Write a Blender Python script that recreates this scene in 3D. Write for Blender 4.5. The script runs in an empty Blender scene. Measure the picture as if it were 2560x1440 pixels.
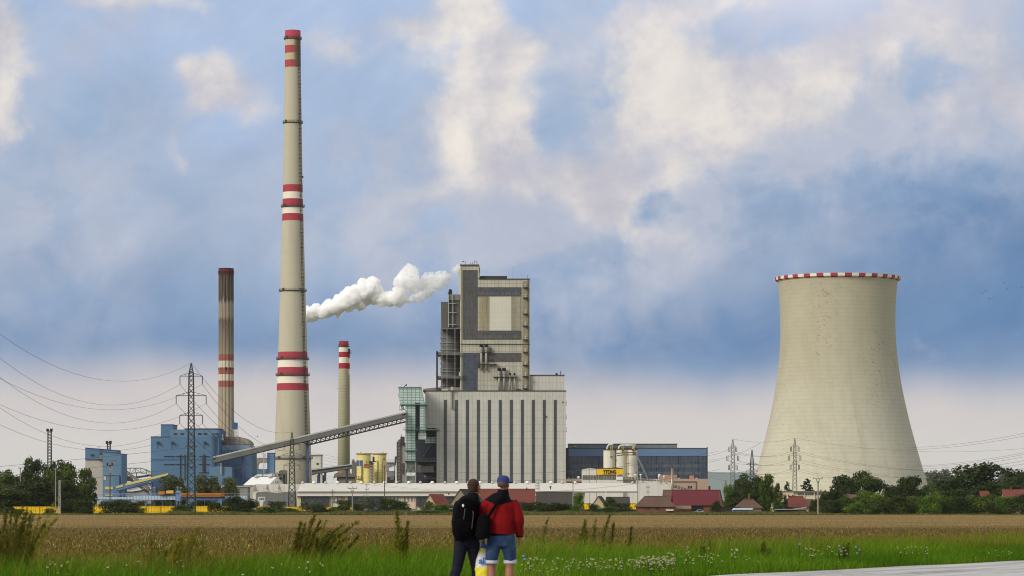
import bpy, bmesh, math, random
import numpy as np
from mathutils import Vector, Matrix
random.seed(7)
C = bpy.context.scene.collection
F = 7111.11            # focal length in photo pixels (100 mm lens, 36 mm sensor, 2560 px)
HY = 1250.0            # horizon row in the photo
CAMZ = 1.45            # eye height above the road
G = -3.0               # level of the field and plant below the road embankment
SC = bpy.context.scene
# ---------------------------------------------------------------- camera
cam_d = bpy.data.cameras.new('camera'); cam = bpy.data.objects.new('camera', cam_d); C.objects.link(cam)
cam.location = (0, 0, CAMZ); cam.rotation_euler = (math.radians(90), 0, 0)
cam_d.lens = 100; cam_d.sensor_width = 36; cam_d.shift_y = (HY-720)/2560
cam_d.clip_start = 1; cam_d.clip_end = 60000
cam_d.dof.use_dof = True; cam_d.dof.focus_distance = 1500; cam_d.dof.aperture_fstop = 8
SC.camera = cam
SC.view_settings.view_transform = 'Standard'; SC.view_settings.look = 'None'
SC.view_settings.exposure = 0.0; SC.view_settings.gamma = 1.0; SC.view_settings.use_curve_mapping = False
SC.render.engine = 'CYCLES'
SC.cycles.max_bounces = 36; SC.cycles.diffuse_bounces = 3; SC.cycles.glossy_bounces = 2
SC.cycles.transmission_bounces = 2; SC.cycles.transparent_max_bounces = 8; SC.cycles.volume_bounces = 32
SC.cycles.use_denoising = True; SC.cycles.pixel_filter_type = 'BLACKMAN_HARRIS'; SC.cycles.filter_width = 1.05
SC.render.resolution_x = 1024; SC.render.resolution_y = 576
# ---------------------------------------------------------------- sun
SUN = Vector((-0.70, -0.60, 0.56)).normalized()
sd = bpy.data.lights.new('sun', 'SUN'); sd.energy = 2.75; sd.angle = math.radians(24); sd.color = (1, .94, .82)
so = bpy.data.objects.new('sun', sd); C.objects.link(so)
so.rotation_euler = SUN.to_track_quat('Z', 'Y').to_euler()
SUN_EL = math.asin(SUN.z); SUN_AZ = math.atan2(SUN.x, SUN.y)

def lin(r, g, b, k=1.0):
    f = lambda c: (c/255/12.92 if c/255 <= .04045 else ((c/255+.055)/1.055)**2.4)*k
    return (f(r), f(g), f(b), 1)

class N:
    """tiny node-graph helper"""
    def __init__(s, nt): s.nt = nt
    def new(s, t, **kw):
        n = s.nt.nodes.new(t)
        for k, v in kw.items(): setattr(n, k, v)
        return n
    def put(s, sock, v):
        if hasattr(v, 'is_output') or isinstance(v, bpy.types.NodeSocket): s.nt.links.new(v, sock)
        else: sock.default_value = v
    def m(s, op, a, b=0.0, c=None, clamp=False):
        n = s.new('ShaderNodeMath', operation=op); n.use_clamp = clamp
        s.put(n.inputs[0], a); s.put(n.inputs[1], b)
        if c is not None: s.put(n.inputs[2], c)
        return n.outputs[0]
    def mix(s, f, a, b, mode='MIX'):
        n = s.new('ShaderNodeMix', data_type='RGBA', blend_type=mode)
        s.put(n.inputs[0], f); s.put(n.inputs[6], a); s.put(n.inputs[7], b)
        return n.outputs[2]
    def ss(s, x, lo, hi):
        n = s.new('ShaderNodeMapRange', interpolation_type='SMOOTHSTEP')
        s.put(n.inputs[0], x); n.inputs[1].default_value = lo; n.inputs[2].default_value = hi
        return n.outputs[0]
    def vec(s, x, y, z=0.0):
        n = s.new('ShaderNodeCombineXYZ'); s.put(n.inputs[0], x); s.put(n.inputs[1], y); s.put(n.inputs[2], z)
        return n.outputs[0]
    def noise(s, v, scale, detail=4, rough=.55, lac=2.0, dist=0.0, color=False):
        n = s.new('ShaderNodeTexNoise'); s.put(n.inputs['Vector'], v)
        n.inputs['Scale'].default_value = scale; n.inputs['Detail'].default_value = detail
        n.inputs['Roughness'].default_value = rough; n.inputs['Lacunarity'].default_value = lac
        n.inputs['Distortion'].default_value = dist
        return n.outputs[1 if color else 0]

def build_world():
    w = bpy.data.worlds.new('World'); SC.world = w; w.use_nodes = True
    nt = w.node_tree; nt.nodes.clear(); n = N(nt)
    tc = n.new('ShaderNodeTexCoord'); sp = n.new('ShaderNodeSeparateXYZ'); nt.links.new(tc.outputs['Generated'], sp.inputs[0])
    x, y, z = sp.outputs
    az = n.m('ARCTAN2', x, y); el = n.m('ARCSINE', z)
    u = n.m('MULTIPLY_ADD', az, 7.111, 1.28)       # kilopixel-like sky coordinates (angles)
    v = n.m('MULTIPLY_ADD', el, -7.111, 1.25)
    uv = n.vec(u, v)
    warp = n.noise(uv, 2.2, 4, .55, color=True)
    wv = n.new('ShaderNodeVectorMath', operation='MULTIPLY_ADD')
    n.put(wv.inputs[0], warp); wv.inputs[1].default_value = (.34, .26, 0); 
    off = n.new('ShaderNodeVectorMath', operation='ADD'); n.put(off.inputs[0], uv); off.inputs[1].default_value = (-.17, -.13, 0)
    n.put(wv.inputs[2], off.outputs[0])
    s2 = n.new('ShaderNodeSeparateXYZ'); n.put(s2.inputs[0], wv.outputs[0]); wu, wvv = s2.outputs[0], s2.outputs[1]
    def blob(cu, cv, su, sv, ang=0.0, src=(wu, wvv)):
        a = math.radians(ang); ca, sa = math.cos(a), math.sin(a)
        du = n.m('SUBTRACT', src[0], cu); dv = n.m('SUBTRACT', src[1], cv)
        p = n.m('ADD', n.m('MULTIPLY', du, ca/su), n.m('MULTIPLY', dv, sa/su))
        q = n.m('ADD', n.m('MULTIPLY', du, -sa/sv), n.m('MULTIPLY', dv, ca/sv))
        r = n.m('ADD', n.m('MULTIPLY', p, p), n.m('MULTIPLY', q, q))
        return n.m('EXPONENT', n.m('MULTIPLY', r, -1.0))
    def total(lst):
        acc = None
        for b in lst:
            o = n.m('MULTIPLY', blob(*b[:5]), b[5])
            acc = o if acc is None else n.m('ADD', acc, o)
        return acc
    # clear-gap blue by elevation
    cr = n.new('ShaderNodeValToRGB'); n.put(cr.inputs[0], n.m('DIVIDE', n.m('ADD', v, 1.0), 2.4))
    stops = SKY_STOPS
    e = cr.color_ramp.elements
    e[0].position = (stops[0][0]+1)/2.4; e[0].color = lin(*stops[0][1])
    e[1].position = (stops[-1][0]+1)/2.4; e[1].color = lin(*stops[-1][1])
    for p, c in stops[1:-1]:
        q = e.new((p+1)/2.4); q.color = lin(*c)
    col = cr.outputs[0]
    f1 = n.noise(uv, 5.0, 8, .58, dist=.25)          # fine cloud texture
    f2 = n.noise(n.vec(n.m('MULTIPLY', u, .7), v, 3.0), 2.3, 5, .5)
    # deep blue patches
    d = total(SKY_DEEP)
    d = n.m('MULTIPLY', d, n.ss(f2, .2, .6), clamp=True)
    col = n.mix(d, col, lin(*DEEP_COL))
    lt = n.m('MULTIPLY', total(SKY_LIGHT), n.ss(f2, .25, .6), clamp=True)
    col = n.mix(lt, col, lin(*LIGHT_COL))
    # greyish veil
    g = n.m('MULTIPLY', total(SKY_VEIL), n.ss(f1, .28, .66), clamp=True)
    col = n.mix(g, col, lin(*VEIL_COL))
    # bright cumulus
    b = n.m('ADD', total(SKY_CLOUD), n.m('MULTIPLY', n.m('SUBTRACT', f1, .5), 2.1))
    b = n.ss(b, .2, 1.02)
    shade = n.ss(n.noise(uv, 3.1, 6, .6), .36, .62)
    ccol = n.mix(shade, lin(*CLOUD_DARK), lin(*CLOUD_LIT))
    col = n.mix(n.m('MULTIPLY', b, .92), col, ccol)
    wsp = n.noise(n.vec(n.m('MULTIPLY', n.m('ADD', u, n.m('MULTIPLY', v, .6)), .8), v, 7.0), 4.0, 9, .66, dist=.6)
    k_ = n.m('MULTIPLY_ADD', wsp, .56, .70); col = n.mix(1.0, col, n.vec(k_, n.m('MULTIPLY_ADD', wsp, .48, .74), n.m('MULTIPLY_ADD', wsp, .36, .81)), 'MULTIPLY')
    # warm haze band above the horizon with a soft wavy upper edge
    edge = n.m('ADD', v, n.m('MULTIPLY', n.m('SUBTRACT', n.noise(n.vec(u, n.m('MULTIPLY', v, .35), 9.0), 1.6, 5, .5), .5), .24))
    edge = n.m('ADD', edge, n.m('MULTIPLY', n.m('SUBTRACT', u, 1.28), -.012))
    band = n.ss(edge, .86, 1.01)
    bcol = n.mix(n.ss(v, .95, 1.22), lin(*BAND_TOP), lin(*BAND_LOW))
    bcol = n.mix(n.m('MULTIPLY', n.ss(f1, .3, .7), .35), bcol, lin(222, 211, 200))
    col = n.mix(n.m('MULTIPLY', band, .93), col, bcol)
    back = n.ss(n.m('ABSOLUTE', az), .45, 1.1)
    col = n.mix(n.m('MULTIPLY', back, .8), col, lin(224, 224, 226))
    tr = n.m('MULTIPLY', blob(2.05, -.12, .5, .2, 0), .6)
    col = n.mix(tr, col, lin(232, 228, 240))
    hs = n.new('ShaderNodeHueSaturation'); hs.inputs['Saturation'].default_value = .95; n.put(hs.inputs['Color'], col); col = hs.outputs[0]
    # real sky overhead and behind, outside the picture
    sky = n.new('ShaderNodeTexSky', sky_type='NISHITA'); sky.sun_disc = False
    sky.sun_elevation = SUN_EL; sky.sun_rotation = SUN_AZ; sky.air_density = 1.0; sky.dust_density = 2.0
    over = n.ss(n.m('ADD', el, n.m('MULTIPLY', n.m('SUBTRACT', n.noise(tc.outputs['Generated'], 2.0, 4), .5), .3)), .3, .75)
    bg1 = n.new('ShaderNodeBackground'); n.put(bg1.inputs[0], col); bg1.inputs[1].default_value = 1.06
    bg2 = n.new('ShaderNodeBackground'); n.put(bg2.inputs[0], sky.outputs[0]); bg2.inputs[1].default_value = .12
    mx = n.new('ShaderNodeMixShader'); n.put(mx.inputs[0], n.m('MULTIPLY', over, .3)); nt.links.new(bg1.outputs[0], mx.inputs[1]); nt.links.new(bg2.outputs[0], mx.inputs[2])
    out = n.new('ShaderNodeOutputWorld'); nt.links.new(mx.outputs[0], out.inputs[0])
    w.cycles.sampling_method = 'MANUAL'; w.cycles.sample_map_resolution = 512

SKY_STOPS = [(-1.0, (226, 227, 229)), (-.35, (186, 198, 216)), (0.0, (160, 185, 217)), (.35, (150, 174, 204)), (.62, (148, 169, 197)), (.78, (126, 155, 192)), (.86, (114, 145, 184)), (.95, (132, 156, 188)), (1.2, (190, 200, 215)), (1.4, (180, 180, 180))]
DEEP_COL = (86, 128, 174); LIGHT_COL = (170, 192, 226); VEIL_COL = (178, 186, 204)
CLOUD_DARK = (192, 190, 200); CLOUD_LIT = (234, 226, 216)
BAND_TOP = (204, 196, 196); BAND_LOW = (220, 215, 207)
SKY_DEEP = [(2.45, .72, .5, .18, 0, 1.3), (1.75, .84, .55, .09, 0, 1.2), (.28, .74, .2, .10, 30, .5), (.62, .86, .35, .06, 0, .45), (2.4, .45, .25, .2, 0, .7), (1.85, .62, .3, .14, 0, .6), (.3, .3, .12, .05, 0, .3)]
SKY_LIGHT = [(.95, .05, .4, .15, 0, .9), (.35, .12, .3, .12, 20, .8), (.62, .35, .2, .2, 0, .5), (1.15, .5, .3, .2, 0, .4)]
SKY_VEIL = [(1.35, .62, .5, .25, 0, .8), (.12, .45, .3, .4, 0, 1.0), (1.9, .2, .8, .4, 0, .9), (2.4, .1, .4, .3, 0, .9), (.3, .05, .3, .1, 0, .5), (1.05, .52, .5, .2, 0, 1.0), (2.0, .38, .5, .14, -15, .7)]
SKY_CLOUD = [(.54, .225, .12, .065, 20, 1.25), (.82, .09, .10, .05, 35, .5), (.97, .08, .10, .04, 25, .55), (1.16, .06, .10, .12, 10, .95), (1.25, .22, .10, .14, 0, .9),
             (1.24, .37, .16, .08, 15, .95), (1.14, .33, .08, .14, 0, .5), (1.60, .12, .16, .10, 0, .8), (1.68, .26, .22, .10, -10, .85), (1.55, .46, .12, .10, 20, .95), (1.9, .22, .25, .12, -15, .75),
             (2.2, .10, .25, .10, 0, .7), (1.78, .38, .14, .06, -20, .5), (.03, .18, .08, .14, 0, .55), (.46, .42, .02, .07, 5, .42), (.24, .0, .16, .05, 0, .85), (.46, .02, .09, .04, 15, .6), (.03, .34, .08, .05, 0, .6), (.0, .1, .05, .2, 0, .6), (.93, .36, .06, .05, 0, .35), (1.0, .50, .14, .04, -15, .35), (1.56, .52, .10, .05, 25, .6), (1.82, .005, .12, .03, -15, .8),
             (.95, .13, .5, .1, 0, .15), (2.45, .25, .2, .15, 0, .4)]
build_world()

# ---------------------------------------------------------------- materials
def mat(name, col, rough=.8, var=.12, vscale=.08, streak=0.0, sscale=.5, fine=0.0, fscale=2.0, panel=None, pline=.35, pvar=.08, metal=0.0, spec=.3, tint=None, dirt=None, emit=None, sstain=None, local=False, bump=0.0):
    m = bpy.data.materials.new(name); m.use_nodes = True; nt = m.node_tree; n = N(nt)
    bs = nt.nodes['Principled BSDF']
    if local: pos = n.new('ShaderNodeTexCoord').outputs['Object']
    else: pos = n.new('ShaderNodeNewGeometry').outputs['Position']
    sp = n.new('ShaderNodeSeparateXYZ'); n.put(sp.inputs[0], pos)
    c = lin(*col) if max(col) > 1.01 else (*col, 1)
    cur = n.mix(0.0, c, c)
    def mul(f): 
        nonlocal cur
        cur = n.mix(1.0, cur, n.vec(f, f, f), 'MULTIPLY')
    if var:
        a = n.noise(pos, vscale, 5, .6)
        mul(n.m('MULTIPLY_ADD', a, var*4, 1-var*2))
    if fine:
        a = n.noise(pos, fscale, 5, .65)
        mul(n.m('MULTIPLY_ADD', a, fine*4, 1-fine*2))
    if streak:
        a = n.noise(n.vec(n.m('MULTIPLY', n.m('ADD', sp.outputs[0], n.m('MULTIPLY', sp.outputs[1], .7)), sscale), 0.0, n.m('MULTIPLY', sp.outputs[2], sscale*.05)), 1.0, 5, .65)
        a = n.ss(a, .45, .75)
        cur = n.mix(n.m('MULTIPLY', a, streak), cur, lin(*(dirt or (70, 62, 52))))
    if tint:
        a = n.ss(n.noise(pos, vscale*.6, 4, .6), .45, .7)
        cur = n.mix(n.m('MULTIPLY', a, .6), cur, lin(*tint))
    if panel:
        br = n.new('ShaderNodeTexBrick'); br.offset = panel[2] if len(panel) > 2 else 0.0; br.squash = 1.0
        n.put(br.inputs['Vector'], n.vec(n.m('ADD', sp.outputs[0], n.m('MULTIPLY', sp.outputs[1], .98)), sp.outputs[2], 0.0))
        br.inputs['Scale'].default_value = 1.0; br.inputs['Brick Width'].default_value = panel[0]; br.inputs['Row Height'].default_value = panel[1]
        br.inputs['Mortar Size'].default_value = panel[3] if len(panel) > 3 else .12; br.inputs['Mortar Smooth'].default_value = .2
        br.inputs['Bias'].default_value = 0.0
        v0, v1 = 1-pvar, 1+pvar
        br.inputs['Color1'].default_value = (v0, v0, v0, 1); br.inputs['Color2'].default_value = (v1, v1, v1, 1)
        k = 1-pline; br.inputs['Mortar'].default_value = (k, k, k, 1)
        cur = n.mix(1.0, cur, br.outputs[0], 'MULTIPLY')
    n.put(bs.inputs['Base Color'], cur)
    bs.inputs['Roughness'].default_value = rough; bs.inputs['Metallic'].default_value = metal
    bs.inputs['Specular IOR Level'].default_value = spec
    if bump:
        bp = n.new('ShaderNodeBump'); bp.inputs['Strength'].default_value = bump; bp.inputs['Distance'].default_value = .1
        n.put(bp.inputs['Height'], n.noise(pos, fscale, 5, .6)); nt.links.new(bp.outputs[0], bs.inputs['Normal'])
    return m

# ---------------------------------------------------------------- geometry helpers
def X(px, D): return (px-1280.0)*D/F
def Z(py, D): return CAMZ+(HY-py)*D/F
def P(px, py, D): return Vector((X(px, D), D, Z(py, D)))
def GY(D): return HY+(CAMZ-G)*F/D
ORG = {}
class MB:
    def __init__(s): s.v = []; s.f = []; s.m = []; s.smooth = False
    def face(s, pts, mi=0):
        b = len(s.v); s.v += [tuple(p) for p in pts]; s.f.append(tuple(range(b, b+len(pts)))); s.m.append(mi)
    def mesh(s, vs, fs, mi=0):
        b = len(s.v); s.v += [tuple(p) for p in vs]
        for f in fs: s.f.append(tuple(i+b for i in f)); s.m.append(mi)
    def box(s, x0, x1, y0, y1, z0, z1, mi=0):
        if x0 > x1: x0, x1 = x1, x0
        if z0 > z1: z0, z1 = z1, z0
        vs = [(x0,y0,z0),(x1,y0,z0),(x1,y1,z0),(x0,y1,z0),(x0,y0,z1),(x1,y0,z1),(x1,y1,z1),(x0,y1,z1)]
        s.mesh(vs, [(0,3,2,1),(4,5,6,7),(0,1,5,4),(1,2,6,5),(2,3,7,6),(3,0,4,7)], mi); return s
    def pb(s, px0, px1, py0, py1, D, dep, mi=0):
        z1 = G-.3 if py1 is None else Z(py1, D)
        return s.box(X(px0,D), X(px1,D), D, D+dep, z1, Z(py0,D), mi)
    def prism(s, poly, D, dep, mi=0):
        a = [(X(px,D), D, (G-.3 if py is None else Z(py,D))) for px, py in poly]
        if sum((a[i][0]*a[(i+1)%len(a)][2]-a[(i+1)%len(a)][0]*a[i][2]) for i in range(len(a))) < 0: a = a[::-1]
        k = len(a); b = [(p[0], p[1]+dep, p[2]) for p in a]
        fs = [tuple(range(k)), tuple(range(2*k-1, k-1, -1))]
        for i in range(k): j = (i+1) % k; fs.append((j, i, i+k, j+k))
        s.mesh(a+b, fs, mi); return s
    def bar(s, p, q, r, n=4, mi=0, r2=None):
        p, q = Vector(p), Vector(q); d = q-p
        if d.length < 1e-6: return s
        d.normalize(); a = d.orthogonal().normalized()
        if abs(d.z) < .98: a = d.cross(Vector((0,0,1))).normalized()
        b = d.cross(a); r2 = r if r2 is None else r2; vs = []
        for c, rr in ((p, r), (q, r2)):
            for i in range(n):
                t = 2*math.pi*(i+.5)/n; vs.append(c+a*math.cos(t)*rr+b*math.sin(t)*rr)
        fs = [(i, (i+1)%n, n+(i+1)%n, n+i) for i in range(n)]+[tuple(range(n-1,-1,-1)), tuple(range(n, 2*n))]
        s.mesh(vs, fs, mi); return s
    def path(s, pts, r, n=6, mi=0):
        for a, b in zip(pts[:-1], pts[1:]): s.bar(a, b, r, n, mi)
        return s
    def lathe(s, cx, cy, prof, n=48, mats=None, flute=None, cap=True):
        """prof: list of (z, r[, matindex of segment above])"""
        b = len(s.v)
        for pr in prof:
            for i in range(n):
                t = 2*math.pi*i/n; r = pr[1]
                if flute: r *= 1+flute[1]*abs(math.sin(flute[0]*t/2))
                s.v.append((cx+r*math.cos(t), cy+r*math.sin(t), pr[0]))
        for k in range(len(prof)-1):
            mi = prof[k][2] if len(prof[k]) > 2 else 0
            for i in range(n):
                j = (i+1) % n
                s.f.append((b+k*n+i, b+k*n+j, b+(k+1)*n+j, b+(k+1)*n+i)); s.m.append(mats(k, i) if mats else mi)
        if cap:
            s.f.append(tuple(b+(len(prof)-1)*n+i for i in range(n))); s.m.append(0)
            s.f.append(tuple(b+i for i in range(n-1, -1, -1))); s.m.append(0)
        return s
    def build(s, name, mats, parent=None, smooth=False, loc=None):
        me = bpy.data.meshes.new(name)
        if parent is not None: o0 = ORG[parent.name]
        elif loc is not None: o0 = Vector(loc)
        else:
            a = np.array(s.v); o0 = Vector(((a[:,0].min()+a[:,0].max())/2, (a[:,1].min()+a[:,1].max())/2, a[:,2].min()))
        me.from_pydata([(x-o0[0], y-o0[1], z-o0[2]) for x, y, z in s.v], [], s.f)
        if not isinstance(mats, (list, tuple)): mats = [mats]
        for m in mats: me.materials.append(m)
        if len(mats) > 1: me.polygons.foreach_set('material_index', s.m)
        if smooth: me.polygons.foreach_set('use_smooth', [True]*len(s.f))
        me.update()
        o = bpy.data.objects.new(name, me); C.objects.link(o)
        if parent is not None: o.parent = parent; ORG[o.name] = o0
        else: o.location = o0; ORG[o.name] = o0
        return o
def tag(o, label=None, cat=None, group=None, kind=None):
    if label: o['label'] = label
    if cat: o['category'] = cat
    if group: o['group'] = group
    if kind: o['kind'] = kind
    return o
def thing(name, label, cat, loc, group=None):
    o = bpy.data.objects.new(name, None); C.objects.link(o); o.location = loc; o.empty_display_size = .5
    ORG[o.name] = Vector(loc); return tag(o, label, cat, group)
def tp(name, label, cat, px, D, group=None): return thing(name, label, cat, (X(px, D), D, G), group)
def copy_tree(o, loc, label, group=None, rz=None, scale=None):
    c = o.copy(); C.objects.link(c); c.location = loc
    if label: c['label'] = label
    if group: c['group'] = group
    if rz is not None: c.rotation_euler = (0, 0, rz)
    if scale is not None: c.scale = scale
    def rec(a, b):
        for ch in a.children:
            d = ch.copy(); C.objects.link(d); d.parent = b; rec(ch, d)
    rec(o, c); ORG[c.name] = Vector(loc); return c

M = {}
M['concrete'] = mat('concrete', (176, 168, 134), .9, .06, .03, .12, .25, .03, 1.5, dirt=(110, 98, 78))
M['chim_concrete'] = mat('chimney_concrete', (178, 172, 152), .9, .05, .02, .16, .35, .03, 1.0, dirt=(128, 104, 72), panel=(40, 2.6, 0, .05), pline=.06, pvar=.01)
M['band_red'] = mat('band_red', (158, 52, 66), .75, .06, .05, .08, .3)
M['band_white'] = mat('band_white', (222, 214, 196), .75, .05, .05, .10, .3)
M['dark_steel'] = mat('dark_steel', (62, 60, 58), .6, .1, .3)
M['black'] = mat('black', (22, 22, 24), .7, .1, .3)
M['grey_steel'] = mat('grey_steel', (120, 120, 116), .6, .1, .2, .2, .4)
M['light_steel'] = mat('light_steel', (176, 176, 170), .5, .08, .2)
M['pylon_green'] = mat('pylon_green', (54, 62, 50), .6, .1, .3)
M['pylon_grey'] = mat('pylon_grey', (112, 112, 104), .6, .1, .3)
M['insul'] = mat('insulator', (60, 48, 42), .4, .05)
HAZE = True
# ================================================================ cooling tower
def tower():
    D = 1616; cx = X(2094, D); k = D/F
    m1 = mat('tower_concrete', (186, 182, 163), .92, .09, .022, .2, .16, .06, .35, panel=(400, 2.3, 0, .3), pline=.07, pvar=.0, dirt=(116, 108, 82), bump=.3)
    # dark scabs and patches are worn concrete
    nt = m1.node_tree; n = N(nt); bs = nt.nodes['Principled BSDF']; src = bs.inputs['Base Color'].links[0].from_socket
    pos = n.new('ShaderNodeNewGeometry').outputs['Position']; sp = n.new('ShaderNodeSeparateXYZ'); n.put(sp.inputs[0], pos)
    h = n.new('ShaderNodeMath', operation='MULTIPLY'); big = n.ss(n.noise(n.vec(sp.outputs[0], sp.outputs[1], n.m('MULTIPLY', sp.outputs[2], .6)), .045, 3, .5), .50, .62)
    small = n.ss(n.noise(n.vec(sp.outputs[0], sp.outputs[1], n.m('MULTIPLY', sp.outputs[2], 1.6)), .42, 5, .75), .56, .66)
    hi = n.ss(sp.outputs[2], 35, 85)
    a = n.m('MULTIPLY', n.m('MULTIPLY', big, small), n.m('MULTIPLY_ADD', hi, .55, .22))
    c1 = n.mix(a, src, lin(96, 86, 70))
    top = n.ss(sp.outputs[2], 30, 100)
    c2 = n.mix(n.m('MULTIPLY', top, .42), c1, lin(150, 140, 112))
    br = n.new('ShaderNodeTexBrick'); n.put(br.inputs['Vector'], n.vec(n.m('ARCTAN2', n.m('SUBTRACT', sp.outputs[0], cx), n.m('SUBTRACT', sp.outputs[1], D)), n.m('MULTIPLY', sp.outputs[2], .02), 0.0))
    br.inputs['Scale'].default_value = 1; br.inputs['Brick Width'].default_value = .098; br.inputs['Row Height'].default_value = .09; br.offset = .37
    br.inputs['Mortar Size'].default_value = .0006; br.inputs['Color1'].default_value = (.975,.975,.975,1); br.inputs['Color2'].default_value = (1.02,1.02,1.02,1); br.inputs['Mortar'].default_value = (.95,.95,.95,1)
    n.put(bs.inputs['Base Color'], n.mix(1.0, c2, br.outputs[0], 'MULTIPLY'))
    pts = [(1245, 227), (1227, 221.5), (1157, 202), (1120, 191), (1083, 181.5), (1002, 163.5), (922, 150.5), (882, 146), (841, 143.5), (781, 143.6), (735, 146.3), (700, 149.5)]
    # smooth interpolation
    ys = np.array([p[0] for p in pts][::-1], float); rs = np.array([p[1] for p in pts][::-1], float)
    prof = []
    yy = np.linspace(700, 1245, 60)
    rr = np.interp(yy, ys, rs)
    rr = np.polyval(np.polyfit(ys, rs, 5), yy)
    t = thing('cooling_tower', 'huge pale concrete cooling tower with red and white rim, right of the plant', 'cooling tower', (cx, D, G))
    prof = [(Z(y, D), r*k) for y, r in zip(yy, rr)][::-1]
    prof[0] = (G-.5, prof[0][1])
    b = MB(); b.lathe(cx, D, prof+[(prof[-1][0], prof[-1][1]-1.2)]+[(z, r-1.2) for z, r in prof[::-1]], 128, cap=False)
    b.v = [(x_+1.5*max(0, 1-(z_-G)/110.0), y_, z_) for x_, y_, z_ in b.v]
    b.build('shell', m1, t, smooth=True)
    z0 = Z(701, D); R = 150.5*k
    b = MB(); nn = 168
    b.lathe(cx, D, [(z0-.6, R-.3), (z0, R+1.2), (z0+1.6, R+1.4), (z0+1.6, R-1.0), (z0-.6, R-1.0)], nn, mats=lambda kk, i: (i//3) % 2, cap=False)
    b.build('rim', [M['band_red'], M['band_white']], t)
tower()

# ================================================================ tall chimney
def chimney_big():
    D = 1616; k = D/F; cx = X(732.5, D)
    t = thing('tall_chimney', 'tallest chimney, pale concrete with three sets of red and white bands', 'chimney', (X(731, D), D, G))
    # (row, half width, centre shift)
    hw = lambda y: float(np.interp(y, [77, 169, 308, 470, 730, 890, 970, 1100, 1210, 1270], [19.4, 20.0, 22.3, 24.6, 31.5, 36.8, 39.8, 44.5, 47.3, 49]))
    c0 = X(732, D)
    seg = [(1270, 0), (1147, 0), (977, 1), (959, 2), (941, 1), (919, 2), (899.5, 1), (880.5, 0), (730, 0), (553, 1), (535, 2), (517.5, 1), (498, 2), (481, 1), (463, 0), (308, 0), (169.5, 3), (151, 4), (134, 3), (115, 4), (98, 1), (77, 1)]
    prof = []
    for i, (y, mi) in enumerate(seg):
        if i:
            y0 = seg[i-1][0]; n_ = max(1, int((y0-y)/40))
            for q in range(1, n_): yy = y0+(y-y0)*q/n_; prof.append((Z(yy, D), hw(yy)*k, seg[i-1][1]))
        prof.append((Z(y, D), hw(y)*k, mi))
    b = MB(); b.lathe(c0, D, prof, 64)
    # upper bands are half covered by soot on the lee side
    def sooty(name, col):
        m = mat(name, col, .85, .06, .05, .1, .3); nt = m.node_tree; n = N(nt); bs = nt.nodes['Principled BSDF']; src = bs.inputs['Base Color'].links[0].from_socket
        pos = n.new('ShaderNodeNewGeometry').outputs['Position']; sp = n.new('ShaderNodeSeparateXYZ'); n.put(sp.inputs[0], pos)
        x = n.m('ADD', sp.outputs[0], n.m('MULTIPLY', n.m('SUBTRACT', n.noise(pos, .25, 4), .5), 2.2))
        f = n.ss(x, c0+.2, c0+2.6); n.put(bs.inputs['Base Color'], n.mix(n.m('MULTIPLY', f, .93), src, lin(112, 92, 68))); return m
    o = b.build('shaft', [M['chim_concrete'], M['band_red'], M['band_white'], sooty('worn_red', (160, 64, 76)), sooty('worn_white', (178, 168, 138))], t, smooth=True)
    for y, e in ((98, 3.2), (308, 3.2), (517.5, 4.2), (728, 3.6), (898.5, 4.4), (939, 4.6), (1147, 5.0)):
        R = hw(y)*k; z = Z(y, D); b = MB()
        w = e*k*.9
        b.lathe(c0, D, [(z-.45, R-.1), (z-.1, R+w), (z+.15, R+w), (z+.15, R-.1)], 48, cap=False)
        for a in range(48):
            th = 2*math.pi*a/48; x_, y_ = c0+(R+w*.96)*math.cos(th), D+(R+w*.96)*math.sin(th); b.box(x_-.05, x_+.05, y_-.05, y_+.05, z+.1, z+1.2)
        for h in (.65, 1.2): b.lathe(c0, D, [(z+h-.05, R+w*.94), (z+h+.05, R+w*.94), (z+h+.05, R+w), (z+h-.05, R+w)], 48, cap=False)
        for a in (1.2, 2.3, 4.0, 5.4): x_, y_ = c0+(R+w*.7)*math.cos(a), D+(R+w*.7)*math.sin(a); b.box(x_-.4, x_+.4, y_-.4, y_+.4, z+.1, z+1.5)
        b.build('platform', M['dark_steel'], t)
    b = MB(); ang = math.radians(-38)
    ya = np.linspace(100, 1205, 120); pl = []
    for y in ya:
        R = hw(y)*k+.55; pl.append(Vector((c0+R*math.cos(ang), D+R*math.sin(ang), Z(y, D))))
    tx = Vector((-math.sin(ang), math.cos(ang), 0))
    for s_ in (-.55, .55): b.path([p+tx*s_ for p in pl], .13, 4)
    for p in pl: b.bar(p-tx*.9, p+tx*.9, .2, 4); 
    for p in pl[::4]: b.box(p.x-.75, p.x+.75, p.y-.5, p.y+.5, p.z-.25, p.z+.25)
    b.build('ladder', M['dark_steel'], t)
    b = MB(); b.pb(754.5, 758, 440, 443, D-2, 3); b.build('bracket_platform', M['dark_steel'], t)
chimney_big()

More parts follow.
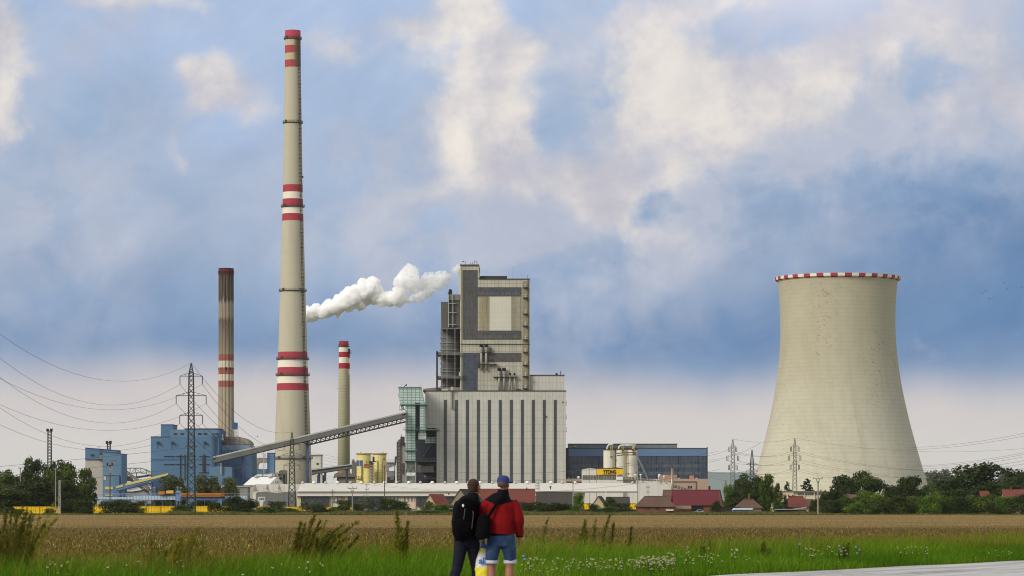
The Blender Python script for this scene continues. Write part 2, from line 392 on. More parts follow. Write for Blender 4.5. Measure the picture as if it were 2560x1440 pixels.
def chimney_grey():
    D = 1520; k = D/F; c0 = X(562.5, D)
    t = thing('fluted_chimney', 'slender fluted chimney behind blue boiler house, sooty top and faded red bands', 'chimney', (c0, D+6, G))
    t.location = (c0, D+6, G)
    m0 = mat('flute_concrete', (164, 153, 132), .92, .1, .05, .45, 1.1, .04, .8, dirt=(104, 86, 68))
    nt = m0.node_tree; n = N(nt); bs = nt.nodes['Principled BSDF']; src = bs.inputs['Base Color'].links[0].from_socket
    sp = n.new('ShaderNodeSeparateXYZ'); n.put(sp.inputs[0], n.new('ShaderNodeNewGeometry').outputs['Position'])
    st = n.noise(n.vec(n.m('ADD', n.m('MULTIPLY', sp.outputs[0], 1.4), n.m('MULTIPLY', sp.outputs[1], .6)), 0.0, n.m('MULTIPLY', sp.outputs[2], .05)), 1.0, 5, .7)
    zz = n.m('ADD', sp.outputs[2], n.m('MULTIPLY', n.m('SUBTRACT', st, .5), 13.0)); zA, zB = Z(1000, D), Z(670, D)
    cr = n.new('ShaderNodeValToRGB'); n.put(cr.inputs[0], n.m('DIVIDE', n.m('SUBTRACT', zz, zA), zB-zA)); e = cr.color_ramp.elements; e[1].position = 1.0; last = e[1]
    for i, (y_, g_) in enumerate(((1000, .08), (930, .2), (880, .45), (800, .85), (790, .35), (755, .35), (748, .95), (670, 1.0))):
        q_ = e[0] if i == 0 else (e[len(e)-1] if i == 7 else e.new((1000-y_)/330.0)); q_.color = (g_, g_, g_, 1)
    g1 = n.m('MULTIPLY', cr.outputs[0], n.m('MULTIPLY_ADD', n.ss(st, .3, .7), .25, .78))
    n.put(bs.inputs['Base Color'], n.mix(g1, src, lin(54, 42, 38)))
    soot = mat('soot', (62, 48, 44), .9, .15, .08, .35, 1.2, dirt=(40, 34, 34)); brown = mat('brown_stain', (112, 94, 72), .92, .12, .06, .5, 1.2, dirt=(66, 54, 44))
    br2 = mat('light_stain', (150, 134, 106), .92, .12, .06, .55, 1.2, dirt=(76, 62, 50))
    red = mat('faded_red', (146, 84, 70), .9, .12, .06, .8, 1.3, dirt=(122, 96, 78)); wh = mat('faded_white', (196, 187, 168), .9, .1, .06, .8, 1.3, dirt=(150, 136, 116)); topr = mat('top_red', (104, 42, 44), .85, .12, .1, .4, 1.0)
    seg = [(1275, 0), (967, 4), (951, 5), (935, 4), (918, 5), (901, 4), (885, 0), (752, 0), (686, 3), (670, 3)]
    prof = [(Z(y, D), (17.0+ (max(y, 900)-900)*.006)*k, mi) for y, mi in seg]
    b = MB(); b.lathe(c0, D+6, prof, 182, flute=(13, .13))
    b.build('shaft', [m0, soot, brown, topr, red, wh, br2, mat('pale_stain', (168, 152, 122), .92, .1, .06, .6, 1.2, dirt=(84, 66, 54))], t)
    b = MB(); z = Z(683, D); R = 17.6*k
    for h in (0, .7, 1.3): b.lathe(c0, D+6, [(z+h-.08, R+.5), (z+h+.08, R+.5), (z+h+.08, R+.7), (z+h-.08, R+.7)], 36, cap=False)
    b.lathe(c0, D+6, [(Z(671, D), R+.1), (Z(671, D), R+.35), (Z(669, D), R+.35), (Z(669, D), R+.1)], 36, cap=False)
    b.build('platform', M['black'], t)
    for x_ in (546.5, 550.5): 
        b = MB(); b.pb(x_, x_+1, 664, 671, D+5, .3); b.build('lightning_rod', M['light_steel'], t)
    b = MB(); zz = Z(921, D)
    for i in range(5): a = 2*math.pi*i/9+3.4; b = MB(); b.box(c0+17.6*k*math.cos(a)-.4, c0+17.6*k*math.cos(a)+.4, D+6+17.6*k*math.sin(a)-.4, D+6+17.6*k*math.sin(a)+.4, zz-.7, zz+.7); b.build('warning_lamp_box', M['black'], t)
chimney_grey()

def chimney_small():
    D = 1760; k = D/F; c0 = X(859.3, D)
    t = thing('banded_chimney', 'smaller concrete chimney with red and white striped top, right of tallest chimney', 'chimney', (c0, D, G))
    m0 = mat('panel_concrete', (172, 168, 140), .92, .08, .05, .2, .8, .03, .8, panel=(200, 1.9, 0, .14), pline=.28, pvar=.02, dirt=(120, 116, 100))
    rd = mat('bright_red', (150, 30, 48), .7, .08, .1, .1, .5)
    seg = [(1275, 0), (922, 1), (908, 2), (893.5, 1), (880, 2), (866, 3), (853, 3)]
    hw = lambda y: 12.1+max(0, y-870)*.0105
    b = MB(); b.lathe(c0, D, [(Z(y, D), hw(y)*k, mi) for y, mi in seg], 48)
    b.build('shaft', [m0, rd, M['band_white'], mat('cap_red', (128, 36, 50), .75, .08, .1)], t, smooth=True)
    b = MB(); z = Z(866, D); R = hw(866)*k
    b.lathe(c0, D, [(z-.5, R-.1), (z-.1, R+.7), (z+.1, R+.7), (z+.1, R-.1)], 32, cap=False)
    b.lathe(c0, D, [(z+1.2, R+.6), (z+1.35, R+.6), (z+1.35, R+.75), (z+1.2, R+.75)], 32, cap=False)
    b.build('platform', M['dark_steel'], t)
    b = MB(); z = D-3
    for y0, y1, mi in ((881, 895, 2), (895, 908, 0), (908, 922, 2), (922, 936, 0), (936, None, 1)): b.pb(871.3, 874.4, y0, y1, D-1, 2.5, mi)
    b.build('service_shaft', [M['band_white'], mat('shaft_pink', (178, 164, 146), .9), rd], t)
    b = MB(); b.pb(871.5, 874.9, 872, 884, D-1.3, 2.4); b.pb(874, 878, 882, 883.2, D-1, 2); b.bar(P(877.5, 883, D), P(877.5, 878, D), .15); b.build('lift_head', M['black'], t)
chimney_small()

# ================================================================ boiler house
M['louvre'] = mat('slit_louvre', (128, 128, 124), .5, panel=(.32, 20, 0, .16), pline=.75, pvar=.1)
def boiler_house():
    D = 1600
    t = tp('boiler_house', 'massive pale panel-clad boiler house with stepped tower and tall window slits', 'power station building', 1240, D)
    clad = mat('cladding', (184, 182, 173), .75, .04, .02, .14, .18, .02, .6, panel=(2.05, 4.0, 0, .13), pline=.24, pvar=.035, dirt=(128, 118, 96))
    clad2 = mat('tower_cladding', (176, 172, 157), .75, .06, .03, .34, .16, .03, .5, panel=(2.05, 2.75, 0, .16), pline=.34, pvar=.05, dirt=(96, 84, 62))
    fresh = mat('fresh_cladding', (194, 191, 177), .7, .03, .03, .03, .2, panel=(2.05, 2.75, 0, .07), pline=.12, pvar=.02)
    glass = mat('dark_panel', (74, 72, 70), .5, .1, .05, .3, .5, .06, .6, panel=(.9, 2.4, 0, .09), pline=-.35, pvar=.25, dirt=(52, 56, 72), tint=(58, 62, 80))
    strip = mat('window_slit', (58, 58, 60), .3, .12, .04, .0, .5, .06, .3, panel=(.75, 1.25, 0, .1), pline=-.4, pvar=.3, tint=(52, 72, 88), spec=.5)
    trim = mat('parapet', (66, 62, 56), .7)
    # main block
    b = MB(); b.pb(1063, 1414.5, 978, 1070, D, 60); b.pb(1091.5, 1414.5, 1070, None, D, 60); b.pb(1063, 1091.5, 1070, None, D+16, 44)
    b.build('main_block', clad, t)
    b = MB(); b.pb(1057, 1416, 976, 978, D-.4, 61); b.build('parapet', trim, t)
    for i in range(11):
        x0 = 1110.2+27.46*i
        b = MB(); b.pb(x0-.5, x0+6.7, 999.5, None, D-.25, .6); 
        w = b.build('window', mat('slit_frame', (78, 76, 72), .7) if i == 0 else bpy.data.materials['slit_frame'], t)
        b = MB(); b.pb(x0+.3, x0+5.9, 1000.3, None, D-.4, .5); b.build('pane', strip, w)
        for yy in (1002, 1057) if i % 4 != 3 else (1002, 1057, 1132):
            b = MB(); b.pb(x0+1.3, x0+4.7, yy, yy+8, D-.5, .4); b.build('louvre', M['louvre'], w)
    # stepped tower
    DT = D+6
    b = MB(); b.pb(1151.5, 1197, 664, 977, DT, 48); b.build('stair_tower', clad2, t)
    b = MB(); b.pb(1197, 1324.3, 698, 977, DT, 48); b.build('bunker_tower', clad2, t)
    b = MB(); b.pb(1149.8, 1198, 661, 664.6, DT-.5, 49); b.pb(1196.8, 1325, 696.3, 698.2, DT-.5, 49); b.pb(1150.5, 1325, 859.3, 861, DT-.5, 3); b.build('ledge', trim, t)
    pil = mat('pilaster', (186, 184, 150), .7, .05, .1)
    b = MB(); b.pb(1150.3, 1153.3, 664, 977, DT-.4, 8); b.build('pilaster', pil, t)
    b = MB(); b.pb(1146.8, 1151.5, 672, 736, DT+18, 20); b.build('rear_shaft', fresh, t)
    for (a, bb, c, d_) in ((1156.3, 1193.6, 675, 848.5),(1193.6, 1303, 718, 740.5), (1193.6, 1303, 827, 848.5)):
        b = MB(); b.pb(a, bb, c, d_, DT-.3, .6); b.build('window_band', glass, t)
    blue = mat('blue_panel', (66, 70, 82), .4, .1, .05, .15, .5, .05, .6, panel=(1.8, 2.2, 0, .1), pline=-.5, pvar=.2)
    b = MB(); b.pb(1156.3, 1193.6, 882, 976, DT-.3, .6); b.build('window_band', blue, t)
    b = MB(); b.pb(1193.6, 1303, 882, 904, DT-.3, .6); b.build('window_band', glass, t)
    b = MB()
    for i in range(60):
        px = 1195+i*1.8
        if px > 1302: break
        if random.random() < .6: b.pb(px, px+.7, 730, 738.5, DT-.4, .5)
        if random.random() < .6: b.pb(px, px+.7, 838, 846.5, DT-.4, .5)
    b.build('louvre', mat('louvre_grey', (112, 114, 116), .5), t)
    b = MB(); b.pb(1224, 1278, 741.5, 826.3, DT-.2, .5); b.build('renewed_panel', fresh, t)
    # stains
    st = mat('stain_panel', (152, 144, 118), .85, .08, .05, .8, .42, .05, .5, panel=(2.05, 2.75, 0, .09), pline=.25, pvar=.05, dirt=(98, 84, 58))
    b = MB(); b.pb(1197, 1224, 741.5, 826.3, DT-.18, .4); b.build('stained_panel', st, t)
    st2 = mat('stain_panel_grey', (150, 146, 126), .85, .08, .05, .75, .3, .05, .5, panel=(2.05, 2.75, 0, .09), pline=.25, pvar=.05, dirt=(96, 90, 76))
    b = MB(); b.pb(1278, 1303, 741.5, 826.3, DT-.18, .4); b.build('stained_panel', st2, t)
    st3 = mat('stair_strip', (140, 134, 112), .85, .1, .05, .85, .5, .06, .5, panel=(2.05, 2.75, 0, .09), pline=.3, pvar=.06, dirt=(84, 76, 60))
    b = MB(); b.pb(1306, 1322.5, 703, 976, DT-.22, .4); b.build('stained_strip', st3, t)
    b = MB(); b.pb(1324.3, 1410.5, 939, 977, DT+2, 40); b.build('side_block', clad, t)
    b = MB(); b.pb(1324.5, 1411.5, 936.8, 939, DT+1.6, 41); b.build('parapet', trim, t)
    b = MB(); b.prism([(1198, 696.3), (1201, 690), (1267.5, 690), (1268, 696.3)], DT+4, 12); b.build('roof_cabin', mat('roof_dark', (44, 46, 50), .7), t)
    # balconies
    for y in (718, 743.5, 783.8, 813.8, 848.5, 879.5, 911.8, 940, 970.5):
        b = MB(); b.pb(1307, 1320.5, y-.4, y+1.1, DT-2.4, 2.4)
        for q in (1307.2, 1310, 1315, 1320): b.pb(q, q+.35, y-4.5, y, DT-2.4, .1)
        b.pb(1307, 1320.5, y-4.7, y-4.2, DT-2.4, .12)
        o = b.build('balcony', M['dark_steel'], t)
        b = MB(); b.pb(1311.5, 1316, y-8.5, y-.5, DT-.5, .6); b.build('door', mat('balcony_door', (178, 174, 156), .7) if 'balcony_door' not in bpy.data.materials else bpy.data.materials['balcony_door'], o)
    b = MB(); b.pb(1319.5, 1320.6, 697, 975, DT-.6, .5); b.build('drain_pipe', mat('rusty_pipe', (122, 92, 58), .8, .2, .2), t)
    for (px, y) in ((1391.5, 936), ):
        b = MB(); b.lathe(X(px, DT+8), DT+8, [(Z(938, D), .75), (Z(933, D), .75), (Z(930.3, D), .5), (Z(929.6, D), .1)], 12); b.build('roof_vent', M['black'], t, smooth=True)
    b = MB(); b.pb(1400.8, 1402.3, 928, 938, DT+8, .4); b.build('roof_pipe', M['black'], t)
    b = MB(); b.pb(1282, 1282.6, 664, 697, DT+6, .2); b.build('lightning_mast', M['grey_steel'], t)
    # aerials
    for px, y, kind in ((1157, 650, 'd'), (1163.5, 653, 'a'), (1177, 656, 'y'), (1182, 654, 'y'), (1187, 650, 'y'), (1192, 651, 'y'), (1319, 687, 'a')):
        b = MB(); z0 = 662 if px < 1300 else 697
        b.pb(px-.35, px+.35, y, z0, DT+4, .2)
        if kind == 'y':
            for q in (1.5, 3.5, 5.5): b.pb(px-1.5, px+1.5, y+q, y+q+.5, DT+4, .12)
        if kind == 'a': b.pb(px, px+1.6, y, y+.5, DT+4, .1)
        if kind == 'd': b.lathe(X(px+.5, DT+3), DT+3, [(Z(651.5, D), .1), (Z(650.8, D), .7), (Z(649, D), .9), (Z(648, D), .2)], 12)
        b.build('dish_aerial' if kind == 'd' else 'aerial', M['light_steel'] if kind == 'd' else M['dark_steel'], t)
    # exhaust stacks on the facade
    def stack(px, y0, y1, big):
        b = MB(); x_ = X(px, DT-1.4); r = .62 if big else .45
        zt = Z(y0+8 if big else y0+6, D)
        b.bar((x_, DT-1.4, Z(y1, D)), (x_, DT-1.4, zt), r, 12)
        o = b.build('exhaust_stack', M['light_steel2'], t, smooth=True)
        b = MB(); R = 1.05 if big else .55
        b.bar((x_, DT-1.4, zt-1.2), (x_, DT-1.4, Z(y0+2.5, D)), R*.85, 14, r2=R)
        b.build('stack_head', M['light_steel2'], o)
        b = MB(); c = Vector((x_, DT-1.6, Z(y0+2.6, D))); b.bar(c, c+Vector((0, -.5, 1.0)), R*1.02, 14, r2=R*.98); b.build('stack_mouth', M['black'], o)
    M['light_steel2'] = mat('zinc', (150, 148, 138), .5, .12, .3, .2, 1.0)
    for px, y0, y1, big in ((1203.3, 862, 925, 1), (1215.5, 862, 925, 1), (1248, 922, 977, 1), (1260.3, 922, 977, 1), (1275, 934, 977, 0), (1286.3, 934, 977, 0)): stack(px, y0, y1, big)
    b = MB(); b.pb(1197, 1242, 909.5, 911.2, DT-2.6, 2.6); b.pb(1233, 1293, 941.5, 942.8, DT-2.6, 2.6); b.pb(1201, 1230, 879.5, 881, DT-2.2, 2.2)
    b.pb(1194, 1199, 904, 918, DT-2, 2); b.pb(1225, 1229, 870, 880, DT-1.6, 1.6, 0); b.pb(1224, 1230, 896, 902, DT-1.6, 1.6); b.pb(1290, 1302, 972, 974, DT-1.5, 1.2); b.pb(1184, 1187, 968, 977, DT-1, 1)
    b.build('stack_platform', M['dark_steel'], t)
    b = MB(); b.pb(1129, 1131.2, 975, 1021, D-1, .8); b.pb(1128.6, 1131.6, 1018, 1022, D-1.4, 1.2); b.build('rain_pipe', mat('stained_pipe', (96, 88, 68), .8), t)
    b = MB(); b.pb(1365, 1367, 1040, 1043, D-.6, .4); b.pb(1405.3, 1407.3, 1003.6, 1006, D-.6, .5); b.build('vent_box', M['black'], t)
    for y in (1006, 1013, 1040, 1046, 1072, 1079): 
        b = MB(); b.pb(1414.5, 1417, y-.6, y+.6, D-1, 1.5); b.pb(1415.8, 1416.3, y-5, y, D-1, .2); b.build('bracket', M['dark_steel'], t)
    # dark recess on the left with equipment
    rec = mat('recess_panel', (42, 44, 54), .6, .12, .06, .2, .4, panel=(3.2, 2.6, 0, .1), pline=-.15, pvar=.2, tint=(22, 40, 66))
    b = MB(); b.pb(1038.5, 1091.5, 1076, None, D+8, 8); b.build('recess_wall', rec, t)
    b = MB(); b.pb(1038, 1098, 1073.3, 1076.4, D-1.5, 12); b.build('canopy', trim, t)
    b = MB(); b.pb(1063, 1090.5, 1092, 1108, D+7.4, .9); b.build('green_glazing', M_green, t)
    b = MB(); b.pb(1038, 1093, 1151.5, 1153.6, D-.5, 8); b.pb(1066, 1092, 1162, 1163, D-.5, .4)
    for q in range(9): b.pb(1042+q*6, 1042.5+q*6, 1146, 1152, D-.5, .15)
    b.pb(1042, 1092, 1145.6, 1146.2, D-.5, .15)
    b.pb(1060, 1092, 1196.5, 1197.6, D+1, 6); b.build('walkway', M['grey_steel'], t)
    b = MB(); b.pb(1052.5, 1084, 1165, 1181, D+1, 6); b.build('control_cabin', mat('cabin_panel', (120, 116, 108), .7, .05, .1, .1, .4, panel=(1.4, 6, 0, .12), pline=.3), t)
    b = MB(); b.prism([(1066, 1125), (1071.5, 1115.5), (1076.5, 1115.5), (1077, 1125), (1073, 1125), (1073, 1121), (1071, 1125)], D+5, 2); b.prism([(1058, 1139), (1061, 1135.5), (1065, 1140), (1063, 1146), (1061, 1146)], D+5, 2); b.prism([(1058, 1189), (1066.5, 1189.3), (1063, 1193)], D+5, 1.5)
    b.build('chute', mat('chute_pale', (196, 190, 176), .6), t)
    b = MB(); b.bar(P(1060, 1145, D+4), P(1078, 1112, D+4), .9, 6); b.pb(1064, 1088, 1130, 1151, D+6, 2); b.build('machinery', mat('machine_blue', (48, 56, 72), .6, .1, .2, panel=(1.2, 1.6, 0, .1), pline=-.4), t)
M_green = mat('green_glass', (172, 194, 186), .35, .06, .05, .12, .5, .03, .6, panel=(2.3, 1.5, 0, .26), pline=.5, pvar=.08, dirt=(120, 160, 148), spec=.5)
boiler_house()

def flue_unit():
    D = 1606
    t = tp('flue_gas_unit', 'dark grey air heater and flue casing clinging to left side of boiler house', 'industrial unit', 1125, D)
    dk = mat('flue_panel', (84, 82, 78), .7, .06, .06, .15, .4, panel=(3.2, 30, 0, .1), pline=.18, pvar=.03)
    b = MB(); b.prism([(1103.3, 820), (1102.3, 756), (1104, 754.5), (1121, 754.5), (1121, 749), (1149.5, 749), (1149.5, 820)], D, 22); b.build('casing', dk, t)
    b = MB(); b.pb(1121, 1149.5, 736, 750.5, D-.8, 20); b.pb(1101.5, 1149.5, 820, 822, D-1, 20); b.build('upper_duct', mat('flue_light', (110, 109, 104), .7, .05, .1), t)
    b = MB()
    for px in (1120.8, 1131.5): b.pb(px, px+1.3, 736, 818, D-1.6, 1.2)
    for y in (758, 781, 811): b.pb(1120, 1141, y, y+.9, D-1.7, 1.2)
    b.build('ladder_frame', M['light_steel'], t)
    b = MB(); b.prism([(1121.5, 737), (1121.5, 727), (1123.5, 723), (1128.5, 723), (1130.2, 727), (1130.2, 737)], D, 3); b.pb(1120.5, 1122, 731, 820, D-.4, 1.2); b.build('vent_stack', M['black'], t)
    cyl = mat('vessel_grey', (84, 82, 80), .6, .1, .08, .3, .5, .05, .6, tint=(52, 56, 72))
    cx = X(1126, D+12); r = 24.5*D/F
    b = MB(); b.lathe(cx, D+14, [(Z(977, D), r*.85), (Z(968, D), r*.96), (Z(960, D), r*.98), (Z(944, D), r), (Z(880, D), r), (Z(822, D), r)], 36); b.build('vessel', cyl, t, smooth=True)
    for y in (828, 841, 854.5, 861, 872, 894, 906, 919, 927.5, 938, 963):
        b = MB(); z = Z(y, D); b.lathe(cx, D+14, [(z-.18, r), (z-.18, r+.55), (z+.18, r+.55), (z+.18, r)], 36, cap=False); b.build('ring', M['grey_steel'], t)
    for y0, y1 in ((880.5, 887.5), (940.5, 946)):
        b = MB(); b.pb(1092, 1149.5, y0, y1, D-2, 20)
        for q in range(10): b.pb(1093+q*6, 1093.4+q*6, y0-4, y0, D-2, .15)
        b.pb(1092, 1150, y0-4.2, y0-3.8, D-2, .15)
        b.build('platform', mat('plat_grey', (92, 92, 90), .7, .1, .1) if 'plat_grey' not in bpy.data.materials else bpy.data.materials['plat_grey'], t)
    for q in (0, 16):
        b = MB(); b.pb(1090.2, 1095, 878, 977, D-2+q, 1.2); b.build('column', M['dark_steel'], t)
    b = MB()
    for px in (1104.5, 1117, 1137): b.pb(px, px+.8, 822, 976, D-11.8, .3)
    b.build('guide_rail', M['light_steel'], t)
    b = MB(); b.prism([(1058, 977), (1058, 972), (1077, 970), (1093, 968.5), (1149, 968.5), (1149, 977)], D, 14); b.build('base_slab', mat('base_grey', (128, 120, 104), .85, .1, .1, .3, .4), t)
    b = MB(); b.pb(1127, 1133, 967, 976, D-8, 2); b.pb(1147, 1152, 930, 940, D-4, 2); b.pb(1104, 1120, 972, 977, D-6, 2); b.build('small_box', M['light_steel'], t)
flue_unit()

def green_tower():
    D = 1585
    t = tp('transfer_tower', 'pale turquoise glass-clad conveyor transfer tower beside the boiler house', 'industrial tower', 1035, D)
    g = M_green; k = .28
    b = MB(); b.prism([(996, 969), (1052, 969), (1056, 988), (1061.5, 1011.5), (1002, 1011.5)], D, 14); b.build('head_house', g, t)
    b = MB(); b.prism([(994.2, 983), (999, 985), (1009, 1022), (1013.8, 1023.6), (1004, 1023.6)], D+1, 12); b.build('side_wing', g, t)
    b = MB(); b.pb(995.5, 1052.5, 967.2, 969.3, D-.5, 15); b.pb(999, 1066.5, 1010.3, 1012.2, D-1.5, 16); b.build('trim', M['teal'], t)
    b = MB(); b.pb(1013.6, 1038.3, 1012, 1152, D, 12); b.build('left_leg', g, t)
    b = MB(); b.prism([(1049.3, 1012), (1061.5, 1012), (1061.5, 1075), (1065, 1085), (1065, 1091), (1046, 1091), (1046, 1085), (1049.3, 1075)], D, 9); b.build('right_leg', g, t)
    b = MB(); b.prism([(1046, 1091), (1065, 1091), (1065, 1098.5), (1046, 1098.5)], D, 9); b.build('chute_mouth', mat('chute_white', (190, 196, 188), .5), t)
    b = MB(); b.pb(1038.3, 1049.3, 1009, 1100, D+3, 10); b.pb(1038, 1049, 1006.5, 1010, D-1, 12); b.build('shaft_recess', mat('recess_dark', (46, 50, 60), .5, .1, .1), t)
    for a, bb, y in ((1007, 1096, 1073.8), (1010, 1044, 1125.5), (1009, 1041, 1151.5)):
        b = MB(); b.pb(a, bb, y, y+1.4, D-2, 3); b.pb(a, bb, y-4.6, y-4.1, D-2, .12)
        for q in range(int((bb-a)/5)+1): b.pb(a+q*5, a+q*5+.4, y-4.6, y, D-2, .12)
        b.build('walkway', M['teal'], t)
    lg = mat('lower_glass', (150, 158, 150), .5, .1, .1, .2, .5, .06, .6, panel=(1.15, 1.85, 0, .13), pline=.35, pvar=.15, tint=(96, 140, 128))
    b = MB(); b.pb(1014.5, 1038, 1152, 1174, D+1, 8); b.pb(1014.5, 1037, 1190, None, D+1, 8); b.build('lower_cladding', lg, t)
    b = MB(); b.prism([(1013, 1176), (1040, 1163), (1052, 1163), (1052, 1181), (1013, 1181)], D-.5, 10); b.build('cross_duct', mat('duct_grey', (96, 92, 88), .7, .08, .1), t)
    b = MB()
    for px in (1012.3, 1038.6): b.pb(px, px+1.6, 1152, None, D-1, 1)
    for px in (1015, 1027): b.bar(P(px, 1186, D-1), P(px+6, 1176, D-1), .2); b.bar(P(px+12, 1186, D-1), P(px+6, 1176, D-1), .2)
    b.pb(1013, 1040, 1188, 1189, D-1, .4); b.pb(1013, 1040, 1174.5, 1175.5, D-1, .4)
    b.build('frame', M['light_steel'], t)
    b = MB()
    for px, y in ((1003, 958), (1050, 958)): b.pb(px, px+.4, y, 968, D+2, .15)
    b.bar(P(1010, 968, D+3), P(1016, 961, D+3), .25); b.pb(1014, 1017, 960.5, 965, D+3, .4); b.build('aerial', M['dark_steel'], t)
    b = MB(); b.pb(999, 1000, 1012, 1027, D-1, .3); b.bar(P(1000, 1024, D-1), P(1006, 1028, D-1), .2); b.pb(1000, 1013, 1024, 1025, D-1, 1); b.build('bracket', M['dark_steel'], t)
M['teal'] = mat('teal_steel', (78, 118, 108), .6, .1, .2)
green_tower()

def grey_annex():
    D = 1640
    t = tp('grey_silo_annex', 'narrow grey annex with ribbed column left of turquoise tower', 'annex building', 1002, D)
    b = MB(); b.pb(1001, 1014, 1110, None, D, 12); b.build('wall', mat('annex_grey', (158, 152, 146), .8, .05, .1, .1, .5), t)
    b = MB(); b.prism([(991.5, None), (991.5, 1106), (997, 1099), (1001, 1098), (1001, None)], D-1, 8); b.build('ribbed_column', mat('rib_grey', (112, 108, 104), .7, .1, .2, 0, .5, panel=(20, 1.9, 0, .35), pline=.6, pvar=.1), t)
    b = MB(); b.pb(1001, 1010.5, 1091.5, 1106, D-2, 8); b.pb(1000, 1012, 1106, 1109.5, D-3, 10); b.pb(1003, 1004, 1086, 1092, D-2, 1); b.build('roof_cabin', M['dark_steel'], t)
    b = MB(); b.pb(1006, 1011.5, 1158, 1186, D-3, 2); b.build('gas_bottle', M['dark_steel'], t)
grey_annex()

# ================================================================ conveyors
def conveyor(name, label, x0, t0, b0, x1, t1, b1, D0, D1, dep, mtop, mwall, mdark, truss=None, legs=(), group=None, darks=((0, 1),)):
    t = tp(name, label, 'conveyor', (x0+x1)/2, (D0+D1)/2, group)
    def PP(px, f):   # f 0 top .. 1 bottom
        s = (px-x0)/(x1-x0); D = D0+(D1-D0)*s; return P(px, (t0+(t1-t0)*s)*(1-f)+(b0+(b1-b0)*s)*f, D)
    def slab(f0, f1, y0, y1, a=x0, c=x1):
        b = MB(); p = [PP(a, f0), PP(c, f0), PP(c, f1), PP(a, f1)]
        vs = [q+Vector((0, y0, 0)) for q in p]+[q+Vector((0, y1, 0)) for q in p]
        b.mesh(vs, [(3,2,1,0), (4,5,6,7), (0,1,5,4), (1,2,6,5), (2,3,7,6), (3,0,4,7)]); return b
    slab(.17, 1.0, 0, dep).build('gallery', mwall, t)
    slab(0, .22, -.6, dep+.6).build('roof', mtop, t)
    for a, c in darks: slab(.18, .52, -.15, .3, x0+(x1-x0)*a, x0+(x1-x0)*c).build('window_strip', mdark, t)
    slab(.94, 1.03, -.3, dep+.3).build('floor_beam', M['dark_steel'], t)
    if truss:
        a, c, depth = truss; b = MB(); n_ = int((c-a)/11)
        for side in (0, dep):
            up = [PP(a+(c-a)*i/n_, 1.0)+Vector((0, side, 0)) for i in range(n_+1)]
            lo = [p+Vector((0, 0, -depth)) for p in up]
            b.bar(lo[0], lo[-1], .35); b.bar(up[0]+Vector((-3, 0, 0)), lo[0], .3)
            for i in range(n_): b.bar(lo[i], up[i], .16); b.bar(up[i], lo[i+1], .18)
        b.build('truss', M['dark_steel'], t)
    for px in legs:
        p = PP(px, 1.0); b = MB(); 
        b.box(p.x-.4, p.x+.4, p.y, p.y+.9, G-.3, p.z, 0); b.box(p.x-.55, p.x+.55, p.y+dep-.9, p.y+dep, G-.3, p.z)
        for i in range(4): z0 = G+(p.z-G)*i/4; z1 = G+(p.z-G)*(i+1)/4; b.bar((p.x, p.y+.4, z0), (p.x, p.y+dep-.4, z1), .2)
        b.build('support', M['support_blue'] , t)
    return t
M['support_blue'] = mat('support_blue', (74, 88, 132), .6, .08, .2, .2, .5)
gw = mat('gallery_wall', (150, 147, 140), .75, .08, .06, .2, .4, .04, .6, panel=(5, 8, 0, .1), pline=.12, pvar=.05)
gt = mat('gallery_roof', (240, 240, 236), .45, .05, .1)
gd = mat('gallery_dark', (70, 69, 68), .6, .2, .3, .3, .8, .08, .6)
conveyor('conveyor_bridge', 'long inclined covered conveyor rising from blue buildings to turquoise tower', 534, 1141, 1158, 1015, 1029, 1044.5, 1440, 1582, 5, gt, gw, gd, (768, 1013, 2.1), (607, 768), darks=((0, .115), (.165, .42), (.475, 1)))
conveyor('feeder_conveyor', 'shorter inclined conveyor gallery between tall chimney and yellow silos', 779, 1172.5, 1187, 880, 1160, 1171, 1560, 1580, 4, gt, gw, gd, None, (797, 812, 866))

